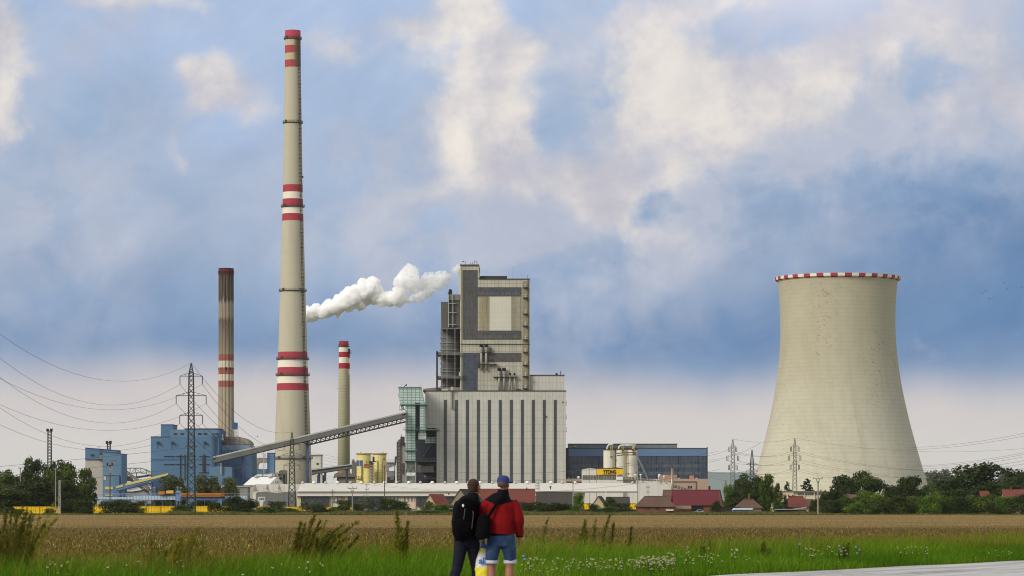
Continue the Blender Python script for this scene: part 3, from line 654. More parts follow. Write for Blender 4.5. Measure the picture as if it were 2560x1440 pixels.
# ================================================================ blue boiler buildings
BL = (80, 112, 142)
blue_w = mat('blue_wall', BL, .75, .06, .04, .14, .3, .02, .6, panel=(3.5, 60, 0, .05), pline=.08, pvar=.03, dirt=(66, 96, 128))
blue_l = mat('blue_light', (90, 121, 148), .7, .05, .04, .12, .3)
blue_d = mat('blue_dark', (50, 82, 128), .7, .08, .05, .2, .4)
dkw = mat('dark_opening', (48, 52, 56), .5)
def blue_house():
    D = 1460
    t = tp('blue_boiler_house', 'big box-shaped blue boiler house behind the tallest pylon', 'industrial building', 460, D)
    b = MB(); b.pb(377, 548, 1091.5, None, D, 40); b.build('main_block', blue_w, t)
    b = MB(); b.pb(402, 432, 1061.5, 1091.5, D+4, 20); b.build('lift_tower', blue_w, t)
    b = MB(); b.prism([(425, 1092), (425, 1074), (461, 1073.5), (463, 1071.5), (505, 1071.5), (546, 1074), (546, 1092)], D+2, 26); b.build('roof_block', blue_l, t)
    b = MB(); b.pb(376.6, 425, 1090.8, 1092.2, D-.3, 41); b.pb(401.5, 432.5, 1060.6, 1062, D+3.7, 20.5); b.pb(461, 548, 1070.8, 1072.3, D+1.6, 27); b.pb(376.6, 548.5, 1148.5, 1149.7, D-.2, 1); b.build('edge_trim', blue_d, t)
    for px in (434, 451, 495, 509, 531, 541):
        b = MB(); b.pb(px, px+8.5, 1082.5, 1087, D+1.8, .5); b.build('window', dkw, t)
    for px in (391.5, 427.5, 508.5):
        b = MB(); b.pb(px, px+5, 1103.5, 1108.5, D-1.8, 1.8); b.build('lamp_hood', M['dark_steel'], t)
    patch_m = mat('blue_patch', (66, 92, 118), .8, .1, .1, .4, 1.0, dirt=(60, 58, 70))
    for px in (391.5, 427.5, 508.5, ):
        b = MB(); b.pb(px+.3, px+4.6, 1108.5, 1122, D-.06, .1); b.build('hood_patch', patch_m, t)  # darker streaky blue patch on the wall just below each hood
    b = MB()
    for (a, c) in ((409, 436), (439, 465), (497, 523), (567, 606)):
        for y in (1140, 1160) if a < 560 else (1162, 1175): b.pb(a, c, y, y+1.2, D-.5, .6)
    for px in (450, 461): b.pb(px, px+1, 1136, 1200, D-.6, .6)
    b.pb(508, 509.5, 1135, 1181, D-.8, .8); b.pb(498, 524, 1180.5, 1181.5, D-.5, .5)
    b.build('pipe_rack', M['dark_steel'], t)
    b = MB(); b.pb(505.5, 512.5, 1142, 1177, D-.5, .6); b.build('rust_panel', mat('rust_stain', (76, 62, 76), .8, .15, .15, .4, .8), t)
    b = MB(); b.pb(531, 532.5, 1087, 1190, D-1.5, 1); b.pb(536, 537.2, 1087, 1190, D-1.5, 1); b.pb(528, 541, 1083, 1087, D-2, 2)
    for q in range(24): b.pb(531, 537, 1090+q*4, 1090.6+q*4, D-1.4, .4)
    b.build('ladder_tower', mat('ladder_blue', (70, 84, 104), .6), t)
    b = MB(); b.pb(546, 549.5, 1074, None, D+1, 30); b.build('corner_shaft', blue_d, t)
blue_house()
def blue_round():
    D = 1472
    t = tp('round_blue_hall', 'blue hall with rounded grey roof below the fluted chimney', 'industrial building', 590, D)
    b = MB(); b.pb(548.5, 629, 1125, None, D, 30); b.build('main_block', blue_w, t)
    b = MB(); b.prism([(546, 1125), (546, 1112.5), (624, 1112.5), (628, 1120), (629, 1125)], D+.5, 29); b.build('upper_band', mat('blue_pale', (118, 140, 158), .8, .06, .08, .3, .4), t)
    pts = [(548, 1112.5)]+[(596-0+30*math.sin(a), 1112.5-21*math.cos(a)) for a in np.linspace(0, math.pi/2, 10)]
    pts = [(545, 1112), (545, 1091.5)]+[(590+34*math.sin(a), 1112-20.5*math.cos(a)) for a in np.linspace(0, math.pi/2*.98, 12)]
    b = MB(); b.prism(pts, D+2, 26); b.build('barrel_roof', mat('roof_grey', (134, 126, 116), .85, .1, .08, .4, .7, panel=(2.4, 50, 0, .2), pline=.3, pvar=.06), t)
    b = MB()
    for i in range(8): b.pb(547+i*5, 547.5+i*5, 1093, 1111, D+1, .2)
    b.pb(546, 590, 1093, 1093.6, D+1, .2); b.pb(546, 590, 1099, 1099.6, D+1, .2); b.pb(546, 566, 1107, 1109, D, 1.5); b.build('railing', M['dark_steel'], t)
    b = MB(); b.bar(P(554, 1086, D-.5), P(554, 1101, D-.5), .8, 10); b.bar(P(554, 1096, D-1), P(554, 1101, D-1), 1.1, 10); b.pb(549, 558, 1085, 1087, D-1, 1.5); b.build('fan_unit', M['light_steel'], t)
    b = MB(); b.pb(606, 609, 1142, None, D-1, 1.5)
    b.build('downpipe', blue_d, t)
    b = MB(); b.prism([(523, None), (523, 1168), (545, 1165.5), (580, 1168), (580, None)], D-16, 14); b.build('low_annex', blue_l, t)
    b = MB(); b.pb(551, 552, 1157, 1186, D-17, .5); b.pb(554, 555, 1157, 1186, D-17, .5); b.build('flue_pipe', M['light_steel'], t)
    b = MB(); b.pb(580, 604, 1193, None, D-8, 8); b.build('side_wing', blue_w, t)
    b = MB(); b.pb(580.5, 591.5, 1056.5, 1073, D+10, 6); b.build('lift_head', blue_d, t)
    b = MB()
    for px in (581.5, 586, 590.5, 595.5): b.pb(px, px+.5, 1072, 1092, D+10, .3)
    for q in range(6): b.pb(581, 596.5, 1074+q*3.4, 1074.7+q*3.4, D+10+(q % 2), .3); b.bar(P(582+q*2, 1074+q*3, D+9.8), P(590+q, 1078+q*2.4, D+9.8), .18)
    b.build('stair_frame', M['light_steel'], t)
blue_round()
def duct_group():
    D = 1580
    t = tp('curved_duct', 'thick grey duct bent like an arch between round blue hall and tall chimney', 'duct', 655, D)
    b = MB(); n_ = 14; R0, R1 = 32.0, 17.5
    out = [(631.5, 1174)]+[(649-17.5*math.cos(a), 1162-17.5*math.sin(a)) for a in np.linspace(0, math.pi/2, n_)]+[(668, 1144.5)]
    inn = [(668, 1157)]+[(651-7*math.cos(a), 1164-7*math.sin(a)) for a in np.linspace(math.pi/2, 0, n_)]+[(644, 1174)]
    vs = []; pts = list(zip(out, inn[::-1]))
    for (o, i) in pts:
        for q in (o, i): vs.append(P(q[0], q[1], D)); vs.append(P(q[0], q[1], D)+Vector((0, 6, 0)))
    fs = []
    for k in range(len(pts)-1):
        a = k*4; c = a+4; fs += [(a, c, c+2, a+2), (a+1, a+3, c+3, c+1), (a, a+1, c+1, c), (a+2, c+2, c+3, a+3)]
    fs += [(0, 2, 3, 1), (len(pts)*4-4, len(pts)*4-3, len(pts)*4-1, len(pts)*4-2)]
    b.mesh(vs, fs); b.build('duct', mat('duct_metal', (138, 130, 124), .6, .08, .1, .2, .5), t)
    b = MB(); b.pb(668, 684.5, 1133, 1182, D-1, 10); b.build('blue_end_box', mat('blue_box', (96, 130, 166), .7, .05, .1, panel=(1.2, 60, 0, .1), pline=.12), t)
    b = MB(); b.pb(631, 668, 1172.5, 1183, D-1, 8); b.pb(667.5, 685, 1131.5, 1133.5, D-1.3, 10.6); b.build('blue_plinth', blue_w, t)
    b = MB()
    for px in (658.5, 662): b.pb(px, px+1, 1127, 1190, D-3, .6)
    b.pb(657, 665, 1138, 1141, D-3.2, 1)
    for q in range(10): b.pb(658.5, 662.5, 1128+q*5, 1128.5+q*5, D-3, .3)
    b.build('ladder', M['light_steel'], t)
    # steel pipe bridge underneath
    D2 = 1540
    t2 = tp('pipe_bridge', 'low grey steel framework of pipes in front of tall chimney foot', 'steel structure', 665, D2)
    b = MB(); b.pb(622, 715, 1183.5, 1185, D2, 4); b.pb(622, 700, 1190, 1191.5, D2, 4)
    for px in (625, 640, 655, 680, 697, 706, 713): b.pb(px, px+1.2, 1184, None, D2, 1)
    for px in (684, 690, 696, 702): b.bar(P(px, 1185, D2), P(px+6, 1208, D2), .3); b.bar(P(px+6, 1185, D2), P(px, 1208, D2), .3)
    b.build('frame', M['grey_steel'], t2)
    b = MB(); b.prism([(697, None), (697, 1178), (702, 1175.5), (713, 1175.5), (716, 1178), (716, None)], D2+3, 6); b.build('stair_box', mat('stair_grey', (124, 116, 108), .8, .08, .1), t2)
    b = MB(); b.prism([(598, None), (604, 1197), (622, 1184), (640, 1188), (640, None)], D2+6, 6); b.build('low_wall', mat('pinkish_wall', (134, 118, 112), .85, .06, .1), t2)
duct_group()
def white_annex():
    D = 1690
    t = tp('white_pump_house', 'plain white block with small dark window right behind tall chimney', 'building', 790, D)
    b = MB(); b.pb(770, 802, 1138, None, D, 16); b.build('wall', M['white_wall'], t)
    b = MB(); b.pb(769, 803, 1136.5, 1139, D-.5, 17); b.build('roof', M['grey_steel'], t)
    b = MB(); b.pb(791.5, 796, 1157.5, 1162, D-.2, .4); b.build('window', M['black'], t)
    b = MB(); b.pb(800, 812, 1189, None, D-40, 8); b.build('low_wing', M['white_wall'], t)
    b = MB(); b.pb(806, 809.5, 1188, None, D-60, 2); b.pb(793, 795, 1188, None, D-60, 2); b.build('column', M['dark_steel'], t)
M['white_wall'] = mat('white_wall', (204, 200, 192), .8, .05, .05, .12, .4, .02, .6)
white_annex()
def stack_base():
    D = 1730
    t = tp('chimney_service_building', 'low grey concrete building with pipes at foot of banded chimney', 'building', 860, D)
    b = MB(); b.pb(842, 893, 1190, None, D, 14); b.build('wall', mat('service_grey', (136, 130, 122), .85, .08, .1, .2, .4, panel=(6, 2.4, 0, .15), pline=.2), t)
    b = MB(); b.prism([(833, 1196), (836, 1185), (846, 1180), (852, 1184), (860, 1176), (872, 1178), (880, 1188), (893, 1188), (893, 1192), (842, 1192)], D-2, 5); b.build('pipe_bundle', mat('rusty_mix', (120, 104, 92), .8, .3, .5, .3, 1, .2, 1.5), t)
    b = MB(); b.pb(879, 887.5, 1152, 1192, D-40, 4); b.pb(888, 892, 1156, 1210, D-40, 3); b.pb(881, 885, 1148, 1153, D-40, 2); b.build('shaft_tower', mat('shaft_olive', (112, 112, 100), .8, .1, .2, .2, .6, panel=(.8, 30, 0, .1), pline=.2), t)
stack_base()

def yellow_silos():
    D = 1500
    ym = mat('silo_yellow', (220, 206, 134), .7, .06, .05, .14, .35, .03, .6, panel=(40, 3.2, 0, .12), pline=.22, pvar=.03, dirt=(168, 156, 96))
    k = D/F
    specs = [(909.5, 17.8, 1133.5, 'wide yellow silo, left of the twin pair, with two blue panels', 0), (949, 17, 1133.5, 'wide yellow silo, right of the twin pair, with small black hatch', 0),
             (919, 9, 1167, 'slim ribbed yellow silo standing in front of the twin yellow silos', -8), (898, 7.3, 1196.5, 'lowest short yellow tank at foot of left yellow silo', -8)]
    out = []
    for px, hw, y, lab, dy in specs:
        c = (X(px, D+dy+4), D+dy+4, G)
        t = thing('yellow_silo', lab, 'silo', c, 'yellow silos')
        b = MB(); b.lathe(c[0], c[1], [(G-.3, hw*k), (Z(y, D), hw*k)], 40); b.build('shell', ym if dy == 0 else mat('silo_yellow_ribbed', (212, 196, 122), .6, .04, .1, .05, .4, panel=(40, .7, 0, .08), pline=.12, pvar=.02), t, smooth=False)
        b = MB(); b.lathe(c[0], c[1], [(Z(y, D)-.4, hw*k+.5), (Z(y, D)+.1, hw*k+.6), (Z(y, D)+.1, hw*k-.5)], 40, cap=False); b.build('roof_rim', M['pipe_yellow'], t)
        if dy == 0:
            b = MB()
            for q in (-.25, .45): b.bar((c[0]+q*hw*k, c[1]-hw*k-.3, G), (c[0]+q*hw*k, c[1]-hw*k-.3, Z(y+18, D)), .22, 6)
            b.build('pipe', mat('pipe_ochre', (148, 132, 70), .7), t)
            b = MB(); b.bar((c[0]+(-.5 if px < 930 else .5)*hw*k, c[1], Z(y, D)), (c[0]+(-.5 if px < 930 else .5)*hw*k, c[1], Z(y-4, D)), .15, 5); b.build('roof_post', M['dark_steel'], t)
            if px < 930:
                b = MB(); b.pb(891, 898.3, 1151, 1165, D-5.5, 1.2); b.pb(899.3, 907, 1151, 1165, D-5.5, 1.2); b.build('blue_panel', mat('panel_blue', (70, 96, 140), .6, .1, .2), t)
                b = MB(); b.pb(910, 928, 1160, 1167, D-6, 1.5); b.build('red_rail', mat('rust_red', (142, 74, 52), .8, .3, .6), t)
            else:
                b = MB(); b.pb(958.3, 961.5, 1146, 1149.5, D-.8, 1); b.build('hatch', M['black'], t)
        if y > 1190:
            b = MB()
            zr = Z(y, D)+1.2; R = hw*k*.92; b.lathe(c[0], c[1], [(zr-.08, R-.08), (zr-.08, R+.08), (zr+.08, R+.08), (zr+.08, R-.08)], 24, cap=False)
            for q in range(10): a = q*.628; b.bar((c[0]+R*math.cos(a), c[1]+R*math.sin(a), Z(y, D)), (c[0]+R*math.cos(a), c[1]+R*math.sin(a), zr), .08, 4)
            b.build('railing', bpy.data.materials['rust_red'], t)
    t = tp('silo_stair', 'dark steel stair and gear tower between the two wide yellow silos', 'steel stair', 930, D-6)
    b = MB()
    for px in (926, 934.5): b.pb(px, px+.7, 1136, None, D-6, .4)
    for i in range(10): b.bar(P(926, 1140+i*7.5, D-6), P(934.5, 1143+i*7.5, D-6), .18); b.bar(P(934.5, 1143+i*7.5, D-6), P(926, 1147.5+i*7.5, D-6), .12)
    b.build('frame', M['light_steel'], t)
    b = MB(); b.pb(931.5, 936, 1142, 1154, D-7, 2); b.pb(923, 941, 1153, 1155, D-7, 2); b.pb(923, 929, 1155, 1159, D-7, 2); b.build('gear_box', M['black'], t)
    b = MB(); b.pb(927.5, 933.5, 1156, None, D-5, 1); b.build('back_wall', mat('gap_grey', (120, 108, 98), .8), t)
M['pipe_yellow'] = mat('rim_ochre', (158, 142, 84), .7)
yellow_silos()
def hopper_link():
    D = 1560
    t = tp('grey_hopper_bridge', 'grey hopper building and covered bridge between yellow silos and annex', 'industrial building', 980, D)
    b = MB(); b.prism([(965, 1156), (965, 1149.5), (985, 1147), (992, 1147), (992, 1156)], D, 4); b.build('bridge', gt, t)
    b = MB(); b.prism([(966, 1178), (966, 1156), (990, 1156), (990, 1162), (972, 1170), (972, 1178)], D+1, 3); b.build('hopper', gw, t)
    b = MB(); b.pb(967, 986, 1177, None, D+1, 6); b.build('block', mat('block_grey', (138, 134, 130), .8, .06, .1, panel=(30, 1.2, 0, .1), pline=.15), t)
    b = MB(); b.pb(986, 988, 1160, 1200, D, 1); b.pb(987, 991, 1141, 1156, D-1, 3); b.pb(968, 974, 1193, 1208, D-2, 2); b.pb(974, 988, 1200, 1202, D-2, 2); b.build('frame', M['dark_steel'], t)
    b = MB(); b.pb(975, 985, 1190, 1201, D-2, 3); b.build('cabin', mat('cabin_grey', (108, 108, 108), .7), t)
hopper_link()
# ================================================================ turbine hall right of the boiler house
def turbine_hall():
    D = 1630
    t = tp('turbine_hall', 'long low hall of dark blue glass with plain blue band, right of boiler house', 'industrial building', 1595, D)
    gl = mat('hall_glass', (48, 58, 72), .28, .12, .04, .25, .4, .05, .5, panel=(2.1, 3.4, 0, .28), pline=-.6, pvar=.35, dirt=(74, 82, 88), tint=(36, 50, 70), spec=.5)
    b = MB(); b.pb(1416, 1768, 1120, None, D, 40); b.build('main_block', blue_d, t)
    b = MB(); b.pb(1423, 1767.5, 1140, 1197, D-.3, 1); b.build('window_wall', gl, t)
    b = MB(); b.pb(1421.5, 1768, 1121.5, 1140, D-.6, 1.5); b.build('fascia', mat('fascia_blue', (88, 116, 150), .6, .05, .03, .08, .2), t)
    b = MB(); b.pb(1416, 1423, 1121, None, D-.4, 2); b.build('side_strip', mat('strip_dark', (66, 64, 70), .7, .1, .1, panel=(1, 1.5, 0, .1), pline=.2), t)
    b = MB(); b.pb(1421.5, 1693, 1110, 1120, D+6, 26); b.build('roof_monitor', mat('monitor_grey', (108, 118, 122), .5, .1, .03, .1, .2, panel=(2.2, 30, 0, .08), pline=.15), t)
    b = MB(); b.pb(1421, 1694, 1109, 1110.6, D+5.6, 27); b.pb(1415.5, 1769, 1119.7, 1121.6, D-.8, 41); b.pb(1767, 1769.3, 1117, None, D-1, 1.5); b.build('edge_trim', M['dark_steel'], t)
    b = MB()
    for i in range(3):
        for px in np.arange(1430, 1752, 2.2):
            if random.random() < .75 and not (1508 < px < 1592): b.pb(px, px+.8, (1161, 1179, 1145)[i], (1168.5, 1187, 1146)[i], D-.42, .3)
    b.build('louvre', mat('louvre_pale', (104, 118, 124), .6), t)
    b = MB()
    for px in (1496, 1592, 1640, 1695, 1744): b.pb(px, px+2.4, 1140, 1196, D-.38, .3)
    b.build('mullion', mat('mullion_blue', (30, 42, 60), .6), t)
    b = MB(); b.lathe(X(1438, D), D+5, [(Z(1118, D), .3), (Z(1117, D), .9), (Z(1115.5, D), .7), (Z(1115, D), .1)], 10); b.build('lamp_globe', M['light_steel'], t)
    # salmon annex
    t = tp('salmon_annex', 'low salmon-pink building along the foot of the blue glass hall', 'building', 1690, 1595)
    sm = mat('salmon', (166, 142, 126), .85, .05, .05, .08, .3, .02, .5)
    D = 1595
    b = MB(); b.pb(1416, 1771, 1197, None, D, 30); b.build('wall', sm, t)
    b = MB(); b.pb(1650, 1693, 1187, 1197, D+2, 10); b.pb(1725, 1735, 1189, 1197, D+2, 6); b.build('roof_box', mat('salmon_dark', (164, 122, 100), .85, .05, .1), t)
    b = MB(); b.pb(1674, 1741, 1203.3, 1204.3, D-.6, .6); b.pb(1416, 1456, 1203.5, 1205, D-.6, .6); b.pb(1739.5, 1741, 1203, 1225, D-.5, .5); b.build('canopy', mat('canopy_brown', (96, 74, 66), .8), t)
    for px in (1720, 1726):
        b = MB(); b.pb(px, px+3.7, 1214.5, 1221, D-.2, .4); b.build('window', M['black'], t)
    b = MB(); b.pb(1771, 1776, 1215, None, D, 6); b.build('side_tank', M['black'], t)
    for px in (1742.5, 1698): 
        b = MB(); b.lathe(X(px, D), D+3, [(Z(1197, D), .8), (Z(1195.5, D), .9), (Z(1194.5, D), .3)], 10); b.build('roof_vent', M['light_steel'], t)
turbine_hall()

def white_silos():
    D = 1480; k = D/F
    wm = mat('silo_white', (212, 208, 192), .7, .06, .06, .3, .45, .04, .6, dirt=(148, 130, 92))
    labs = ['left white silo of the trio with yellow ladder near its top', 'middle white silo of the trio with rusty top edge', 'right white silo of the trio beside slanting grey pipe']
    for i, (px, hw) in enumerate(((1523.3, 14.8), (1552.5, 14), (1580.3, 13.4))):
        c = (X(px, D+4), D+4+i*.3, G); t = thing('white_silo', labs[i], 'silo', c, 'white silos')
        y = (1123.5, 1122.5, 1122.5)[i]
        b = MB(); b.lathe(c[0], c[1], [(G-.3, hw*k), (Z(y, D), hw*k)], 36); b.build('shell', wm, t, smooth=False)
        b = MB(); b.lathe(c[0], c[1], [(Z(y+1.6, D), hw*k+.05), (Z(y+1.6, D), hw*k+.3), (Z(y, D)+.2, hw*k+.3), (Z(y, D)+.2, hw*k-.4)], 36, cap=False); b.build('roof_rim', M['dark_steel'], t)
        x_ = c[0]+(4.5 if i == 0 else (-1.5 if i == 1 else .2))*k
        if i == 0: x_ = X(1529, D)
        elif i == 1: x_ = X(1557.5, D)
        else: x_ = X(1584, D)
        b = MB(); yf = c[1]-hw*k-.2
        for q in (-.5, .5): b.bar((x_+q, yf, Z((1143, 1135, 1135)[i], D)), (x_+q, yf, Z(1109.5, D)), .1)
        for q in range(12): zz = Z(1110+q*2.2, D); b.bar((x_-.5, yf, zz), (x_+.5, yf, zz), .07)
        b.build('ladder', M['yel_steel'], t)
        b = MB(); b.box(x_-.8, x_+.8, yf-.6, yf, Z(1143, D), Z(1141, D)) if i == 0 else b.box(x_-.6, x_+.6, yf-.4, yf, Z(1127, D), Z(1124, D)); b.build('ladder_landing', M['rusty'], t)
    # bent filling pipes on top: arches
    for (a, c, top, lab) in ((1517.5, 1532, 1109.5, 'short bent white pipe arching over the left white silo'), (1546, 1590.5, 1112, 'long white pipe arching over the middle and right white silos')):
        b = MB(); pts = []
        for q in np.linspace(0, 1, 9):
            aa = q*math.pi/2; pts.append(P(a+9*(1-math.cos(aa)), 1124-(1124-top-1)*math.sin(aa), D+2))
        if c > 1550: pts += [P(c-9*math.cos(aa), 1124-(1124-top-1)*math.sin(aa), D+2) for aa in np.linspace(math.pi/2, 0, 9)]
        else: pts.append(P(c, top+1, D+2)); pts.append(P(c, top+1, D+5))
        b.path(pts, .38, 10); o = b.build('filling_pipe', M['white_paint'], smooth=True); tag(o, lab, 'pipe', 'filling pipes on the white silos')
    t = tp('silo_pipework', 'yellow vertical pipe with rusty brackets between middle and right white silos', 'pipe', 1566, D-3)
    b = MB(); b.pb(1565, 1568, 1124, 1196, D-3.2, .6)
    b.build('riser', M['ochre_pipe'], t)
    b = MB(); b.pb(1570.5, 1571.3, 1132, 1196, D-3, .2)
    for y in (1137, 1158, 1183): b.pb(1563, 1574, y, y+1.2, D-3, 1)
    b.path([P(1541, 1134, D-3), P(1560, 1131.5, D-3), P(1588, 1131.5, D-3)], .25, 6); b.path([P(1543, 1139, D-3), P(1560, 1137, D-3), P(1588, 1137.5, D-3)], .25, 6)
    b.pb(1583, 1590, 1131, 1138, D-3.2, 1); b.build('bracket', M['rusty'], t)
    o = MB().bar(P(1590.5, 1135, D-4), P(1619, 1196, D-4), .45, 8).build('slanting_pipe', M['grey_steel']); tag(o, 'long grey pipe slanting down to the right from the white silos', 'pipe')
M['yel_steel'] = mat('yellow_steel', (184, 168, 76), .6, .1, .3)
M['ochre_pipe'] = mat('ochre_pipe', (150, 136, 82), .7, .15, .3, .3, 1.0)
M['rusty'] = mat('rusty_steel', (92, 72, 52), .8, .2, .5)
M['white_paint'] = mat('white_paint', (224, 222, 216), .5, .04, .2)
white_silos()

def text_mesh(name, s, px, py, w_px, h_px, D, m, parent, bold=.02, shear=0.0):
    cu = bpy.data.curves.new(name, 'FONT'); cu.body = s; cu.size = 1; cu.offset = bold; cu.extrude = .02; cu.shear = shear
    o = bpy.data.objects.new(name, cu); C.objects.link(o)
    dg = bpy.context.evaluated_depsgraph_get(); dg.update()
    me = bpy.data.meshes.new_from_object(o.evaluated_get(dg)); bpy.data.objects.remove(o)
    a = np.array([v.co[:] for v in me.vertices]); mn, mx = a.min(0), a.max(0)
    k = D/F; a = (a-mn)/(mx-mn); o0 = ORG[parent.name]
    for v, q in zip(me.vertices, a):
        v.co = (X(px, D)+q[0]*w_px*k-o0[0], D-.1-q[2]*.1-o0[1], Z(py, D)+q[1]*h_px*k-o0[2])
    for p_ in me.polygons: pass
    ob = bpy.data.objects.new(name, me); me.materials.append(m); C.objects.link(ob); ob.parent = parent; ORG[ob.name] = o0
    me.update(); return ob
def sign_block():
    D = 1380
    t = tp('block_plant_building', 'white building with yellow lettered sign in front of the white silos', 'building', 1507, D)
    b = MB(); b.prism([(1456, None), (1456, 1172), (1473, 1169.3), (1491, 1171.5), (1558, 1171.5), (1558, None)], D, 14); b.build('wall', M['white_wall'], t)
    b = MB(); b.pb(1491.5, 1558, 1169.8, 1171.6, D-.4, 15); b.prism([(1454.5, 1172.6), (1473, 1169), (1491.5, 1171.5), (1491.5, 1170.3), (1473, 1167.8), (1454.5, 1171.4)], D-.3, 14.6); b.prism([(1525, 1170.5), (1538, 1168.3), (1557, 1170.5)], D+1, 12); b.build('roof', M['dark_steel'], t)
    b = MB(); b.pb(1456.5, 1490, 1188, 1199, D-.15, .4); b.pb(1492, 1540, 1187.5, 1199, D-.15, .4); b.build('window_band', mat('frosted_band', (122, 120, 112), .5, .1, .2, panel=(1.3, 10, 0, .35), pline=.5, pvar=.3), t)
    b = MB(); b.pb(1473.5, 1474, 1171, None, D-.1, .2); b.pb(1490.8, 1491.4, 1171, None, D-.1, .2); b.build('joint', M['grey_steel'], t)
    s = MB().pb(1492, 1557.5, 1172.2, 1187.2, D-.5, .5).build('sign', mat('sign_yellow', (226, 182, 20), .5, .02, .1), t)
    text_mesh('sign_lettering', 'YTONG', 1507, 1184.5, 33, 10, D-.52, M['black'], s, .035)
    b = MB(); b.pb(1506, 1540, 1186, 1186.7, D-.6, .1); b.build('sign_underline', M['black'], s)
    s = MB().pb(1540.5, 1557.5, 1187.5, 1199.5, D-.5, .5).build('small_sign', M['white_paint'], t)
    text_mesh('small_sign_lettering', 'xella', 1541.5, 1191, 15, 5.5, D-.52, mat('sign_grey', (84, 96, 122), .6), s, .01)
    for px, lab in ((1446.5, 'a'),):
        b = MB(); b.lathe(X(px, D), D+4, [(Z(1197, D), .3), (Z(1195, D), .7), (Z(1192, D), .75), (Z(1190.3, D), .2)], 12); o = b.build('ball_vent', M['white_paint'], t, smooth=True)
    b = MB(); b.pb(1558, 1650, 1199, None, D+2, 30); b.prism([(1590, None), (1590, 1200.5), (1657, 1204), (1678, 1207), (1678, None)], D-2, 20)
    b.build('low_wing', M['white_wall'], t)
    b = MB(); b.prism([(1559, 1191), (1600, 1194), (1650, 1201.5), (1657, 1203), (1657, 1204.5), (1600, 1198.8), (1559, 1198.8)], D-1.2, 3); b.build('conveyor_cover', mat('conveyor_beige', (152, 148, 132), .7, .15, .4, panel=(1.5, 10, 0, .6), pline=.5), t)
    for px, y in ((1588.5, 1187), (1601.5, 1187), (1647, 1191), (1660.5, 1191)):
        b = MB(); x_ = X(px, D-3); k = D/F
        b.lathe(x_, D-3, [(Z(y+14, D), 1.6*k), (Z(y+2, D), 1.6*k), (Z(y+1, D), 2.7*k), (Z(y-1, D), 2.6*k), (Z(y-2, D), 1.4*k)], 12); b.build('mushroom_vent', M['white_paint'], t, smooth=True)
    b = MB(); b.lathe(X(1648.5, D), D, [(Z(1190, D), .3), (Z(1188.5, D), .62), (Z(1186, D), .5), (Z(1185, D), .1)], 12); b.build('ball_vent', M['white_paint'], t, smooth=True)
    t = tp('metal_flue', 'tall bare metal flue pipe right of the white block plant', 'flue', 1680.5, D-6)
    b = MB(); b.lathe(X(1680.5, D-6), D-6, [(G, .68), (Z(1168, D), .62)], 18); b.build('pipe', mat('flue_metal', (150, 140, 122), .35, .2, .15, .5, 2, metal=.5, dirt=(60, 56, 50)), t, smooth=True)
    b = MB(); b.lathe(X(1680.5, D-6), D-6, [(Z(1169, D), .7), (Z(1167, D), .75), (Z(1167, D), .4)], 18); b.build('cap_ring', M['dark_steel'], t)
    t = tp('small_conveyor', 'small beige inclined conveyor sloping down right beside the metal flue', 'conveyor', 1705, D)
    b = MB(); b.prism([(1684, 1210), (1684, 1219), (1712, 1226), (1724, 1226), (1724, 1223.5)], D+2, 2); b.build('gallery', bpy.data.materials['conveyor_beige'], t)
sign_block()

